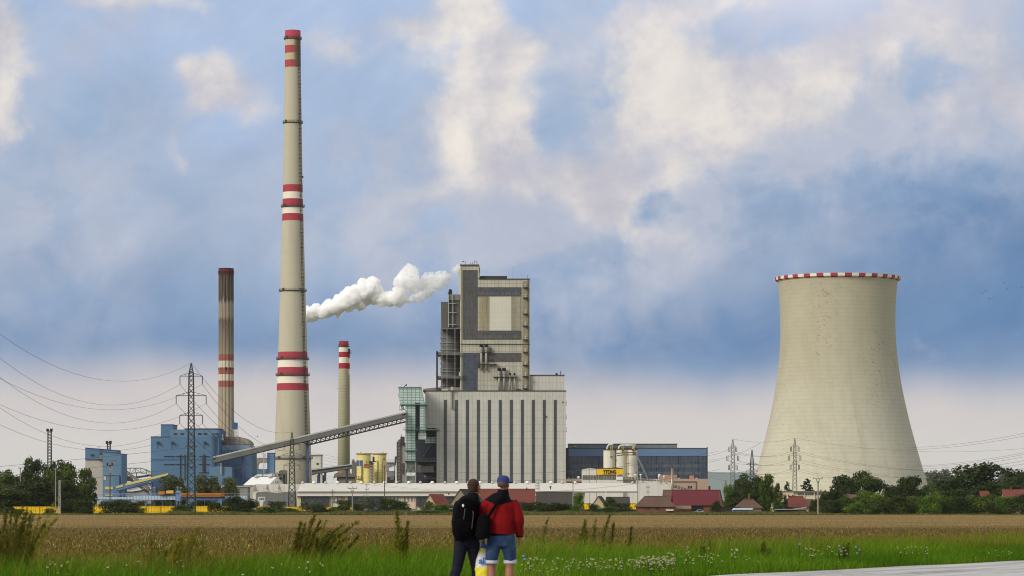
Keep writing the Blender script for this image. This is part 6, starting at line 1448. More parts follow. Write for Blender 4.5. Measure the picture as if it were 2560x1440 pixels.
def leaf_cloud(pts, nrm, size, rng, asp=1.5):
    n_ = len(pts); a = rng.normal(size=(n_, 3)); a -= (a*nrm).sum(1, keepdims=True)*nrm*.75; a /= np.linalg.norm(a, axis=1, keepdims=True)+1e-9
    b = np.cross(nrm+rng.normal(size=(n_, 3))*.55, a); b /= np.linalg.norm(b, axis=1, keepdims=True)+1e-9
    s = size*rng.uniform(.55, 1.35, (n_, 1))
    c = np.stack([pts-a*s*asp*.5, pts-b*s*.5, pts+a*s*asp*.5, pts+b*s*.5], 1).reshape(-1, 3)
    return c, np.arange(n_*4).reshape(-1, 4)
def crown(kind, seed, n_=2600):
    rng = np.random.default_rng(seed); bl = []
    if kind == 'round':
        for i in range(26):
            t = rng.uniform(0, 2*np.pi); h = rng.uniform(.2, .88); rr = .40*math.sqrt(max(.02, 1-((h-.5)/.47)**2))*rng.uniform(.35, 1.0); s = rng.uniform(.12, .22)
            bl.append((rr*math.cos(t), rr*math.sin(t), h, s, s*.8))
        bl.append((0, 0, .5, .27, .36)); bl.append((0, 0, .25, .2, .25))
    elif kind == 'plume':
        for i in range(30):
            t = rng.uniform(0, 2*np.pi); h = rng.uniform(.1, .95); rr = .42*(1-h*.5)*rng.uniform(.2, 1.1); s = rng.uniform(.09, .16)
            bl.append((rr*math.cos(t), rr*math.sin(t), h, s, s*1.25))
        bl.append((0, 0, .42, .22, .42))
    elif kind == 'fir':
        for i in range(46):
            h = .05+.92*(i/46); rr = .42*(1-h)**.8*rng.uniform(.5, 1.1); t = rng.uniform(0, 2*np.pi); s = .035+.10*(1-h)
            bl.append((rr*math.cos(t), rr*math.sin(t), h, s*1.3, s*.5))
    elif kind == 'bush':
        for i in range(22):
            t = rng.uniform(0, 2*np.pi); h = rng.uniform(.08, .85); rr = .40*math.sqrt(max(.02, 1-(h/.98)**2))*rng.uniform(.2, 1.05); s = rng.uniform(.12, .2)
            bl.append((rr*math.cos(t), rr*math.sin(t), h, s, s*1.2))
        bl.append((0, 0, .35, .33, .4))
    elif kind == 'ball':
        for i in range(16):
            t = rng.uniform(0, 2*np.pi); h = rng.uniform(.1, .8); rr = .34*math.sqrt(max(.02, 1-((h-.42)/.58)**2))*rng.uniform(.5, 1); bl.append((rr*math.cos(t), rr*math.sin(t), h, .12, .16))
        bl.append((0, 0, .45, .38, .48))
    bl = np.array(bl); w = bl[:, 3]**2; idx = rng.choice(len(bl), n_, p=w/w.sum()); B = bl[idx]
    d = rng.normal(size=(n_, 3)); d[:, 2] += .25; d /= np.linalg.norm(d, axis=1, keepdims=True)
    r = rng.uniform(.62, 1.12, n_)[:, None]; pts = B[:, :3]+d*r*np.stack([B[:, 3], B[:, 3], B[:, 4]], 1); pts[:, 2] = np.maximum(pts[:, 2], 0.0); pts[:, 2] /= np.percentile(pts[:, 2], 99.8); rq = np.percentile(np.hypot(pts[:, 0], pts[:, 1]), 97); pts[:, :2] *= .5/rq
    V, Fq = leaf_cloud(pts, d, .042 if kind != 'fir' else .036, rng)
    cl = rng.uniform(0, 1, len(bl))[idx]*.5+rng.uniform(0, 1, n_)*.5
    return V, Fq, np.repeat(cl, 4)
CR = {}
def crown_mesh(kind, var, tone):
    key = (kind, var, tone)
    if key not in CR:
        V, Fq, a = crown(kind, hash(kind) % 1000 if False else {'round': 11, 'plume': 22, 'fir': 33, 'bush': 44, 'ball': 55}[kind]+var*7, {'round': 5200, 'plume': 4600, 'fir': 3400, 'bush': 3600, 'ball': 3000}[kind])
        CR[key] = np_mesh('foliage', V, Fq, FM[tone], a)
    return CR[key]
TR = {}
def trunk_mesh(kind, var):
    key = (kind, var)
    if key not in TR:
        rnd = random.Random(var+5); b = MB(); top = .9 if kind == 'fir' else .72
        pts = [Vector((rnd.uniform(-.02, .02)*i, rnd.uniform(-.02, .02)*i, top*i/5)) for i in range(6)]
        for i in range(5): b.bar(pts[i], pts[i+1], .03*(1-i*.17), 7, r2=.03*(1-(i+1)*.17))
        if kind != 'fir':
            for i in range(9):
                p0 = pts[1+i % 4]; a = i*2.4; q = p0+Vector((math.cos(a)*rnd.uniform(.15, .3), math.sin(a)*rnd.uniform(.15, .3), rnd.uniform(.1, .25))); b.bar(p0, q, .012, 5, r2=.004)
        me = bpy.data.meshes.new('trunk'); me.from_pydata(b.v, [], b.f); me.materials.append(bark); TR[key] = me
    return TR[key]
vi = 0
def plant(kind, tone, px, py, w, D, label, group, base=None):
    global vi; vi += 1
    zt = Z(py, D); zb = G-.1 if base is None else base; H = zt-zb; W = w*D/F; tree = kind in ('round', 'plume', 'fir')
    var = vi % 3; rnd = random.Random(vi)
    nm = {'round': 'broadleaf_tree', 'plume': 'poplar_tree', 'fir': 'spruce_tree', 'bush': 'bush', 'ball': 'round_bush'}[kind]
    rz = rnd.uniform(0, 6.28)
    if tree:
        t = bpy.data.objects.new(nm, None); C.objects.link(t)
        c = bpy.data.objects.new('crown', crown_mesh(kind, var, tone)); C.objects.link(c); c.parent = t
        r = bpy.data.objects.new('trunk', trunk_mesh(kind, var)); C.objects.link(r); r.parent = t
    else: t = bpy.data.objects.new(nm, crown_mesh(kind, var, tone)); C.objects.link(t)
    t.location = (X(px, D), D, zb); t.rotation_euler = (0, 0, rz); kx = {'fir': 1.75, 'round': 1.28, 'plume': 1.22}.get(kind, 1.14); t.scale = (W*kx, W*kx, H)
    tag(t, label, 'tree' if tree else 'bush', group); ORG[t.name] = t.location.copy(); return t
L = 'trees at the left edge'; Rg = 'trees before the cooling tower'; B1 = 'bushes along the far field edge'; Hg = 'dark hedge bushes at right'
LIST = [
 ('plume','mid',8,1176,72,905,'light green tree cut by the left picture edge',L), ('plume','dark',42,1190,60,930,'dark tree between the edge tree and the tall left crown',L),
 ('plume','dark',82,1146,62,935,'tallest of the left trees, directly under the far floodlight mast, left side',L), ('plume','dark',122,1156,52,945,'tree right below the far floodlight mast',L),
 ('round','mid',158,1152,72,930,'broad tree forming the right shoulder of the left clump',L), ('plume','mid',215,1171,52,960,'separate leaning tree right before the grey wall of small blue building',L),
 ('round','dark',10,1212,110,880,'dark leafy mass low at the left picture edge',L), ('round','dark',92,1196,115,900,'dark lower mass under the tallest left tree',L), ('round','dark',172,1206,60,915,'dark lower mass right of the grey trackside pole',L),
 ('bush','dark',20,1268,60,845,'small dark bush at far left before the yellow containers',B1), ('bush','mid',48,1273,40,842,'low green bush before the first yellow container',B1),('bush','dark',125,1270,30,846,'small dark bush between first yellow containers',B1),
 ('bush','dark',170,1246,56,875,'dark bush right of the thin lattice mast',B1), ('bush','dark',210,1251,66,870,'wide dark bush under the left end of blue runway',B1), ('bush','dark',285,1249,76,868,'big dark bush under the floodlight pole',B1), ('bush','dark',322,1257,64,862,'dark bush just right of the floodlight pole',B1),
 ('bush','mid',352,1270,30,860,'small green bush left of the legs of the runway',B1), ('round','olive',433,1190,66,1140,'olive tree in front of the blue boiler house, left of tallest pylon',B1), ('round','olive',520,1187,58,1140,'olive tree in front of the blue boiler house, right of tallest pylon',B1),
 ('round','olive',548,1212,34,1130,'small olive tree behind the orange crane girder',B1), ('round','olive',575,1194,40,1150,'olive tree in front of the round blue hall',B1),
 ('bush','mid',455,1262,48,855,'green bush touching the foot of tallest pylon at left',B1), ('bush','mid',441,1281,66,838,'low green hedge at foot of tallest pylon, left half',B1), ('bush','mid',492,1281,60,839,'low green hedge at foot of tallest pylon, right half',B1),
 ('ball','dark',537,1254,34,870,'round dark bush between yellow container ends',B1), ('bush','dark',588,1240,64,880,'big dark bush below the flat grey shed, left part',B1), ('bush','dark',622,1247,58,876,'big dark bush left of the white crane cabin',B1),
 ('bush','mid',585,1279,80,846,'low green scrub below the big dark bush',B1), ('bush','dark',690,1253,56,880,'dark bush under the wavy grey wall',B1), ('bush','mid',668,1266,60,862,'green scrub below the crane cabin',B1), ('bush','mid',725,1270,64,858,'green scrub at foot of second pylon',B1),
 ('ball','grey',780,1248,56,872,'grey-green bush under the left hall windows',B1), ('ball','dark',800,1262,40,860,'dark bush at right foot of grey-green bush',B1), ('bush','mid',832,1268,36,862,'small green bush by the thin dark pole',B1), ('bush','dark',860,1249,48,868,'dark ragged bush just left of the Y-headed pole',B1), ('bush','dark',892,1258,30,866,'small dark bush right of the Y-headed pole',B1),
 ('ball','grey',915,1240,48,872,'round silvery bush standing alone below dark hall windows',B1), ('bush','dark',968,1246,60,880,'dark spiky bush right of the silvery round bush',B1), ('bush','dark',1000,1250,52,878,'dark bush left of the cottage gable',B1), ('bush','grey',935,1272,60,845,'low grey scrub at field edge below the silvery bush',B1),
 ('bush','mid',1072,1255,40,872,'green bush hiding the left foot of the red-roofed cottage',B1), ('bush','light',1102,1259,52,862,'light green bush before the red-roofed cottage',B1), ('bush','light',1128,1262,32,866,'light green bush right of the red-roofed cottage',B1), ('bush','mid',1060,1276,90,842,'long low green scrub at field edge below the cottage',B1),
 ('bush','dark',1318,1254,48,880,'dark hedge bush right beside the man in red',B1), ('bush','dark',1352,1254,52,880,'dark hedge bush, second to the right of the man in red',B1), ('bush','dark',1388,1256,52,882,'dark hedge bush, third to the right of the man in red',B1), ('bush','dark',1415,1258,44,884,'dark hedge bush under the dark barn right end',B1),
 ('plume','light',1444,1232,32,900,'light green tree right of the Y-headed pole by the dark barn',B1), ('bush','mid',1436,1264,34,846,'green bush at field edge at foot of the Y-headed pole',B1), ('bush','dark',1484,1258,34,866,'dark bush at left foot of the tiny cream gable cottage',B1),
 ('bush','dark',1528,1243,34,900,'dark bush behind tiny cream gable cottage right side',B1), ('bush','dark',1556,1257,50,872,'dark bush left of second small yellow container',B1), ('bush','mid',1520,1266,60,856,'green bush below tiny cream gable cottage',B1),
 ('bush','dark',1792,1252,32,862,'round dark bush before the right end of maroon barn',B1), ('plume','light',1822,1212,28,1000,'light green tree right behind the maroon barn',Rg),
 ('round','dark',1852,1197,50,1050,'dark tree left part of clump at cooling tower left foot',Rg), ('round','dark',1880,1186,56,1060,'dark tree with top touching the small distant pylon',Rg), ('round','dark',1905,1200,50,1040,'dark tree at middle of clump at cooling tower left foot',Rg),
 ('plume','mid',1918,1185,44,870,'tall drooping tree reaching down to the field edge',Rg), ('bush','dark',1942,1209,26,900,'small dark tree hugging the tall drooping tree',Rg), ('round','dark',1845,1228,60,960,'dark lower tree behind the hipped roof',Rg), ('round','dark',1895,1232,60,950,'dark lower tree left of the tall drooping tree',Rg),
 ('fir','dark',1969,1205,28,1250,'small pointed spruce behind the cream office, left of grey pylon',Rg), ('fir','fir',2017,1198,40,1250,'larger dark spruce behind the cream office, right of grey pylon',Rg), ('bush','mid',2053,1224,16,1250,'tiny dark bush above the cream office roof',Rg),
 ('bush','light',1945,1244,26,880,'light green bush at left end of cream office',Rg), ('fir','dark',1963,1241,22,868,'dark narrow thuja left of the reddish hipped roof',Rg), ('bush','dark',2038,1245,30,880,'dark bush just left of the Y-headed concrete pole',Rg), ('bush','dark',2062,1236,30,872,'dark bush under the ochre gable',Rg),
 ('round','dark',2088,1222,62,900,'dark tree right of the ochre gable',Rg), ('round','dark',2108,1189,66,1020,'left tree of the big dark pair in front of cooling tower',Rg), ('round','dark',2158,1179,88,1030,'right, taller tree of the big dark pair in front of cooling tower',Rg),
 ('bush','dark',2085,1250,70,858,'dark bush at field edge right of the Y-headed concrete pole',Rg), ('bush','mid',2120,1240,48,864,'mid green bush before the hidden dull roof',Rg), ('round','light',2168,1226,62,868,'lighter green tree below the taller dark tree',Hg),
 ('round','dark',2228,1211,50,960,'dark tree in the gap right of the big dark pair',Hg), ('round','dark',2268,1191,70,950,'leafy dark tree in front of cooling tower right side',Hg), ('bush','dark',2312,1214,40,960,'dark bush at the very right foot of cooling tower',Hg),
 ('round','grey',2345,1174,70,1850,'pale distant tree right of the cooling tower foot',Hg), ('round','grey',2320,1182,40,1900,'pale distant tree touching the cooling tower right edge',Hg), ('round','grey',2385,1180,60,1800,'pale distant tree left behind the biggest tree',Hg), ('round','mid',2360,1196,60,1200,'mid green tree in front of the pale distant trees',Hg),
 ('round','dark',2436,1160,132,1000,'biggest round tree of the right side',Hg), ('round','grey',2508,1176,36,1500,'pale tree just right of the biggest round tree',Hg), ('round','dark',2540,1171,66,1080,'tall dark tree near the right picture edge',Hg), ('round','dark',2590,1176,70,1050,'tall dark tree cut by the right picture edge',Hg),
 ('bush','dark',2350,1228,80,900,'dark bush below the mid green tree',Hg), ('bush','dark',2405,1222,80,900,'dark bush at left foot of biggest round tree',Hg), ('bush','dark',2492,1236,40,900,'dark bush between two bright red roofs',Hg),
]
for i, (px, w_) in enumerate(((215, 50), (262, 44), (305, 56), (350, 50), (398, 60), (436, 40), (500, 60), (548, 52), (600, 50))):
    LIST.append(('bush', 'dark', px, 1250+(i*3) % 6, w_, 1110+i*4, 'dark bush behind the runway legs, '+('first', 'second', 'third', 'fourth', 'fifth', 'sixth', 'seventh', 'eighth', 'ninth')[i]+' from the left', 'bushes behind the blue crane runway'))
hx = [(2140, 1256, 60, 'light'), (2175, 1246, 64, 'mid'), (2212, 1240, 60, 'mid'), (2250, 1238, 66, 'dark'), (2290, 1240, 60, 'mid'), (2325, 1232, 60, 'light'), (2362, 1238, 66, 'mid'), (2400, 1240, 62, 'dark'), (2436, 1238, 66, 'mid'), (2462, 1236, 56, 'mid'), (2515, 1241, 64, 'light'), (2552, 1232, 66, 'dark'), (2590, 1238, 66, 'dark')]
for i, (px, y, w, tn) in enumerate(hx):
    LIST.append(('bush', tn, px, y, w, 852+(i*5) % 11, 'bush number-free place %s in the continuous hedge right of the pole' % i, Hg))
hl = ['leftmost, low light green', 'second from its left end', 'third from its left end', 'fourth from left, dark', 'fifth from left, before tower right side', 'light green, at the tower right foot', 'just right of the tower right foot', 'dark, below left of biggest round tree', 'straight below the biggest round tree', 'below the narrow bright red roof', 'light green, below the red roof at the edge', 'dark, last full bush before picture edge', 'cut by the right picture edge']
for i in range(13): k = len(LIST)-13+i; q = list(LIST[k]); q[6] = 'bush of the long field hedge: '+hl[i]; LIST[k] = tuple(q)
for q in LIST: plant(*q)

# grass and stubble as numpy blades
def blades(name, xy, z, h, w, rng, m, lean=.35, col=None, label=None, taper=.0):
    n_ = len(xy); a = rng.uniform(0, 2*np.pi, n_); d = np.stack([np.cos(a), np.sin(a)*.5], 1)*w[:, None]
    ln = rng.normal(size=(n_, 2))*(lean*h)[:, None]; ln[:, 0] += h*.12
    b0 = np.concatenate([xy-d, z[:, None]], 1); b1 = np.concatenate([xy+d, z[:, None]], 1)
    mid = np.concatenate([xy+ln*.35, (z+h*.6)[:, None]], 1); dd = np.concatenate([d*.8, np.zeros((n_, 1))], 1)
    tip = np.concatenate([xy+ln, (z+h)[:, None]], 1); td = np.concatenate([d*taper, np.zeros((n_, 1))], 1)
    V = np.stack([b0, b1, mid+dd, mid-dd, tip+td, tip-td], 1).reshape(-1, 3)
    i = np.arange(n_)[:, None]*6; Fq = np.concatenate([i+np.array([[0, 1, 2, 3]]), i+np.array([[3, 2, 4, 5]])], 0)
    v = rng.uniform(0, 1, n_) if col is None else col
    me = np_mesh(name, V, Fq, m, np.repeat(v, 6)); o = bpy.data.objects.new(name, me); C.objects.link(o); tag(o, label, kind='stuff'); return o
rng = np.random.default_rng(5)
def verge():
    gm = fol_mat('grass_green', (44, 66, 8), (86, 124, 16), (142, 166, 44), .5)
    n_ = 250000
    s = rng.uniform(-34, 52, n_); p = .05+13.5*rng.uniform(0, 1, n_)**1.15
    x = E0.x+ED.x*s+EN.x*p; y = E0.y+ED.y*s+EN.y*p
    z = np.interp(p, [0, .25, 1, 3.5, 7, 9.5, 22], [0, -.05, -.12, -.15, -.12, -.45, G])
    from mathutils import noise as mn
    patch = np.array([mn.noise((a*.5, c*.5, 0)) for a, c in zip(x[::25], y[::25])]).repeat(25)[:n_] if False else .5*np.sin(x*1.3+np.sin(y*.9)*1.5)+.5*np.sin(y*.8+x*.55)
    h = np.interp(p, [0, .3, 1.5, 5, 9, 14], [.10, .24, .40, .50, .68, .9])*np.interp(s, [-30, -5, 10, 40], [1.35, 1.15, 1.0, .85])*rng.uniform(.45, 1.15, n_)*(1+.2*patch)
    p2 = np.sin(x*.45+1.7*np.sin(y*.21))*np.sin(y*.33+.8*np.sin(x*.6)); col = np.clip(.40+.18*patch+.22*p2+rng.normal(size=n_)*.2, 0, 1); h *= 1+.22*p2
    blades('verge_grass', np.stack([x, y], 1), z, h, rng.uniform(.004, .010, n_), rng, gm, .38, col, 'tall bright green grass on the road verge')
    # dry stalks in the verge crest
    dm = fol_mat('dry_stalk', (96, 84, 30), (134, 116, 44), (170, 150, 74), .3)
    n_ = 24000; s = rng.uniform(-34, 52, n_); p = rng.uniform(5, 13, n_); x = E0.x+ED.x*s+EN.x*p; y = E0.y+ED.y*s+EN.y*p
    z = np.interp(p, [5, 7, 9.5, 22], [-.13, -.12, -.45, G])
    blades('dry_grass', np.stack([x, y], 1), z, rng.uniform(.5, 1.0, n_)*np.interp(p, [5, 13], [.75, 1.15]), rng.uniform(.003, .007, n_), rng, dm, .25, None, 'dry yellow grass stalks along the top of the verge')
verge()
def stubble():
    sm = fol_mat('stubble', (56, 46, 15), (100, 86, 32), (196, 172, 104), .1)
    n_ = 200000; u = rng.uniform(0, 1, n_); D = 1/(1/180+(1/800-1/180)*u); px = rng.uniform(-160, 2720, n_); x = (px-1280)*D/F
    rows = np.round(x/.75)*.75 + rng.normal(size=n_)*.12; x = np.where(rng.uniform(size=n_) < .5, rows, x)
    h = rng.uniform(.10, .42, n_)*np.interp(D, [180, 330, 430, 450, 800], [1.3, 1.0, .6, .3, .25]); w = rng.uniform(.006, .018, n_)*(1+D/500)*np.where(rng.uniform(size=n_) < .22, 2.0, 1.0)
    v_ = np.clip(rng.beta(.9, 1.7, n_)+np.interp(D, [300, 430, 460, 800], [0, -.12, .12, .2]), 0, 1)
    blades('crop_stubble', np.stack([x, D], 1), np.full(n_, G), h, w, rng, sm, .55, v_, 'straw coloured stalks of the harvested field', .7)
    wm_ = fol_mat('field_weed', (62, 70, 20), (98, 104, 30), (134, 134, 48), .3)
    n_ = 30000; u = rng.uniform(0, 1, n_)**2.2; D = 1/(1/165+(1/340-1/165)*u); px = rng.uniform(-160, 2720, n_); x = (px-1280)*D/F
    blades('field_weeds', np.stack([x, D], 1), np.full(n_, G), rng.uniform(.25, .75, n_)*np.interp(D, [170, 340], [1.2, .6]), rng.uniform(.01, .03, n_), rng, wm_, .5, None, 'green weeds growing through the near stubble')
    em = fol_mat('edge_grass', (64, 70, 32), (104, 104, 52), (148, 138, 84), .3)
    n_ = 70000; px = rng.uniform(-100, 2660, n_); D = rng.uniform(832, 862, n_); x = (px-1280)*D/F
    hh = ((.5+.5*np.sin(x*.11)+.4*np.sin(x*.37+1))*.4+.55)*np.where(px > 2110, .35, 1.0)*np.where(px < 420, .6, 1.0)
    blades('field_edge_grass', np.stack([x, D], 1), np.full(n_, G), rng.uniform(.6, 1.5, n_)*hh, rng.uniform(.03, .09, n_), rng, em, .4, None, 'rough grass and scrub strip beyond the far field edge')
stubble()
def flowers():
    wf = mat('flower_white', (176, 170, 136), .7, 0, local=True); st = FM['mid']; b = MB(); random.seed(12)
    def umbel(x, y, z, r):
        for i in range(7):
            a = i*.9; rr = r*(.35 if i else 0)*2*random.random()
            b.bar((x+math.cos(a)*rr, y+math.sin(a)*rr, z+random.uniform(-.01, .01)), (x+math.cos(a)*rr, y+math.sin(a)*rr, z+.012), r*.33, 5, 0)
        b.bar((x, y, z-.3), (x, y, z), .002, 3, 1)
    def cl(pxa, pxb, pya, pyb, n_):
        for i in range(n_):
            px = random.uniform(pxa, pxb); py = random.uniform(pya, pyb)
            # find ground spot whose flower (about 0.35 m up) sits on that line of sight
            best = None
            for D in np.arange(44, 92, .5):
                x = X(px, D); p = pdist(x, D)
                if p < .4 or p > 12: continue
                h = Z(py, D)-gz(p)
                if .15 < h < .75: best = (x, D, Z(py, D)); break
            if best: umbel(*best, random.uniform(.014, .034))
    cl(1430, 1690, 1396, 1425, 130); cl(1590, 1690, 1390, 1412, 80); cl(1300, 1430, 1395, 1436, 45); cl(1660, 1900, 1368, 1410, 50); cl(2000, 2120, 1366, 1390, 24); cl(2230, 2330, 1366, 1386, 16); cl(2470, 2530, 1372, 1390, 9); cl(60, 900, 1400, 1438, 26)
    o = b.build('wildflowers', [wf, st]); tag(o, 'small white and cream wildflowers scattered in the verge grass', kind='stuff')
    b = MB(); bf = mat('flower_blue', (118, 128, 196), .7, 0)
    for px, py in ((2098, 1366), (2103, 1380), (2140, 1369), (2143, 1384), (2149, 1376), (1312, 1400), (1309, 1392), (1999, 1362)):
        for D in np.arange(44, 92, .5):
            x = X(px, D); p = pdist(x, D)
            if p < .4 or p > 12: continue
            h = Z(py, D)-gz(p)
            if .2 < h < .8: b.bar((x, D, Z(py, D)), (x, D, Z(py, D)+.03), .02, 6, 0); b.bar((x, D, gz(p)), (x, D, Z(py, D)), .004, 3, 1); break
    o = b.build('blue_flowers', [bf, st]); tag(o, 'few small blue chicory flowers in the verge grass', kind='stuff')
flowers()

def weed(name, px, pytop, D, label, group, nst=5, spread=.25, leanx=.25, leaf=.03, tone='weed', nl=260, seed=1, hmul=1.0, umb=False):
    """wispy weed: thin bent stems, many fine side shoots and narrow leaves, all leaning with the wind"""
    r_ = np.random.default_rng(seed); x = X(px, D); p = pdist(x, D); zb = gz(p); H = (Z(pytop, D)-zb)*hmul; O = np.array([x, D, zb])
    b = MB(); SA = []; SB = []; SW = []
    ns = nst*2 if nst > 1 else 1
    for i in range(ns):
        bx = r_.normal()*spread*.32; by = r_.normal()*spread*.4; hh = H*(1.0 if i == 0 else r_.uniform(.5, .98)); lx = leanx*hh+r_.normal()*spread*.35*hh; ly = r_.normal()*.12*hh
        pts = np.array([(bx+lx*(t**1.8), by+ly*t, hh*t*(1-.05*t*abs(leanx)*3)) for t in np.linspace(0, 1, 11)])
        b.bar(Vector(O)+Vector((0, 0, .01)), Vector(pts[0]+O)+Vector((0, 0, .01)), .006, 3)
        for k in range(10): b.bar(Vector(pts[k]+O), Vector(pts[k+1]+O), .006*(1-k*.085), 3)
        m_ = max(30, int(nl*1.6/ns)); t = r_.uniform(.12, 1.0, m_); f = t*10; jx = np.minimum(9, f.astype(int)); c = pts[jx]+(pts[jx+1]-pts[jx])*(f-jx)[:, None]
        d = r_.normal(size=(m_, 3))*np.array([.75, .75, .35]); d[:, 2] += 1.0; d[:, 0] += leanx*1.6; d /= np.linalg.norm(d, axis=1, keepdims=True)
        L_ = hh*r_.uniform(.05, .20, m_)*(1.25-t); e = c+d*L_[:, None]; SA.append(c); SB.append(e); SW.append(r_.uniform(.0025, .006, m_))
        q = r_.uniform(.2, 1, (m_, 3)); reps = 3
        for k in range(reps):
            a0 = c+(e-c)*q[:, k:k+1]; d2 = r_.normal(size=(m_, 3)); d2[:, 2] += .5; d2[:, 0] += leanx; d2 /= np.linalg.norm(d2, axis=1, keepdims=True)
            SA.append(a0); SB.append(a0+d2*r_.uniform(.02, .055, (m_, 1))); SW.append(r_.uniform(.004, .010, m_))
        if umb:
            a0 = pts[-1]+r_.normal(size=(120, 3))*np.array([.07, .07, .012]); SA.append(a0); SB.append(a0+np.array([.018, 0, .004])); SW.append(np.full(120, .008))
    A, B_, W_ = np.concatenate(SA), np.concatenate(SB), np.concatenate(SW)[:, None]
    dr = B_-A; sd_ = np.cross(dr, r_.normal(size=dr.shape)); sd_ /= np.linalg.norm(sd_, axis=1, keepdims=True)+1e-9; mid = A+dr*.45
    V = np.stack([A, mid+sd_*W_, B_, mid-sd_*W_], 1).reshape(-1, 3); Fq = np.arange(len(V)).reshape(-1, 4)
    t = thing(name, label, 'weed', (x, D, zb), group); b.build('stem', WS, t)
    me = np_mesh('foliage', V, Fq, WM[tone], np.repeat(r_.uniform(0, 1, len(A)), 4)); o = bpy.data.objects.new('foliage', me); C.objects.link(o); o.parent = t
WS = mat('weed_stem', (84, 82, 34), .8, .1, 1)
WM = {'weed': fol_mat('weed_leaf', (62, 68, 16), (98, 96, 28), (136, 126, 46), .4), 'yellow': fol_mat('weed_yellow', (96, 98, 22), (134, 128, 34), (166, 156, 60), .4), 'dk': fol_mat('weed_dark', (48, 58, 16), (76, 86, 26), (108, 112, 40), .35)}
WG = 'tall weeds in the verge'
weed('tall_weed', 58, 1232, 50, 'tallest feathery weed arching right at the left side', WG, 2, .18, .32, .035, 'yellow', 300, 1)
weed('tall_weed', 8, 1262, 48, 'dense weed clump cut by the left picture edge', WG, 7, .45, .02, .035, 'weed', 1700, 2)
weed('tall_weed', 34, 1290, 49, 'dense weed clump under the tallest feathery weed', WG, 6, .4, .05, .035, 'weed', 1300, 3)
weed('tall_weed', 455, 1318, 53, 'yellowish flat-topped weed left of centre', WG, 5, .5, .08, .03, 'yellow', 900, 4, umb=True)
weed('tall_weed', 405, 1348, 54, 'lower yellowish weed beside the flat-topped one, left side', WG, 5, .5, .0, .03, 'weed', 400, 5, umb=True)
weed('tall_weed', 497, 1342, 54, 'lower yellowish weed right of the flat-topped one', WG, 4, .4, .05, .03, 'weed', 350, 6, umb=True)
weed('tall_weed', 748, 1280, 55, 'large windblown weed leaning right, left stem of the big clump', WG, 7, .5, .28, .026, 'weed', 2600, 7)
weed('tall_weed', 782, 1300, 56, 'large windblown weed, dark middle of the big clump', WG, 8, .55, .4, .026, 'dk', 2200, 8)
weed('tall_weed', 800, 1288, 57, 'large windblown weed, yellowish right wing of the big clump', WG, 7, .55, .5, .024, 'yellow', 1900, 9)
weed('tall_weed', 1003, 1274, 57, 'slim upright weed just left of the walkers', WG, 5, .26, .08, .026, 'weed', 1300, 10)
weed('tall_weed', 985, 1330, 56, 'low branching weed at foot of the slim upright weed', WG, 4, .45, -.05, .03, 'yellow', 300, 11)
weed('tall_weed', 1352, 1296, 64, 'single thin spike weed right of the man in red', WG, 1, .08, .1, .035, 'dk', 90, 12)
for i, (px, y, ln) in enumerate(((1440, 1302, .15), (1462, 1300, .06), (1484, 1296, .12), (1496, 1284, .18), (1518, 1304, .14), (1570, 1316, .08))):
    weed('tall_weed', px, y, 66, ('leftmost', 'second', 'third and leafiest', 'tallest, fourth', 'fifth', 'last, short brownish')[i]+' of the row of dark weed spikes right of the walkers', WG, 1 if i != 2 else 2, .1, ln, .04, 'weed', 170 if i != 2 else 300, 20+i)
for i, px in enumerate((1760, 1905, 2110, 1640)):
    weed('tall_weed', px, 1352+i*3, 62+i*2, ('small dark weed above the road bend', 'small dark weed by scattered flowers, right of the road bend', 'dark chicory plant with blue flowers', 'small weed behind the white flower patch')[i], WG, 4, .35, .05, .03, 'dk', 300, 30+i)

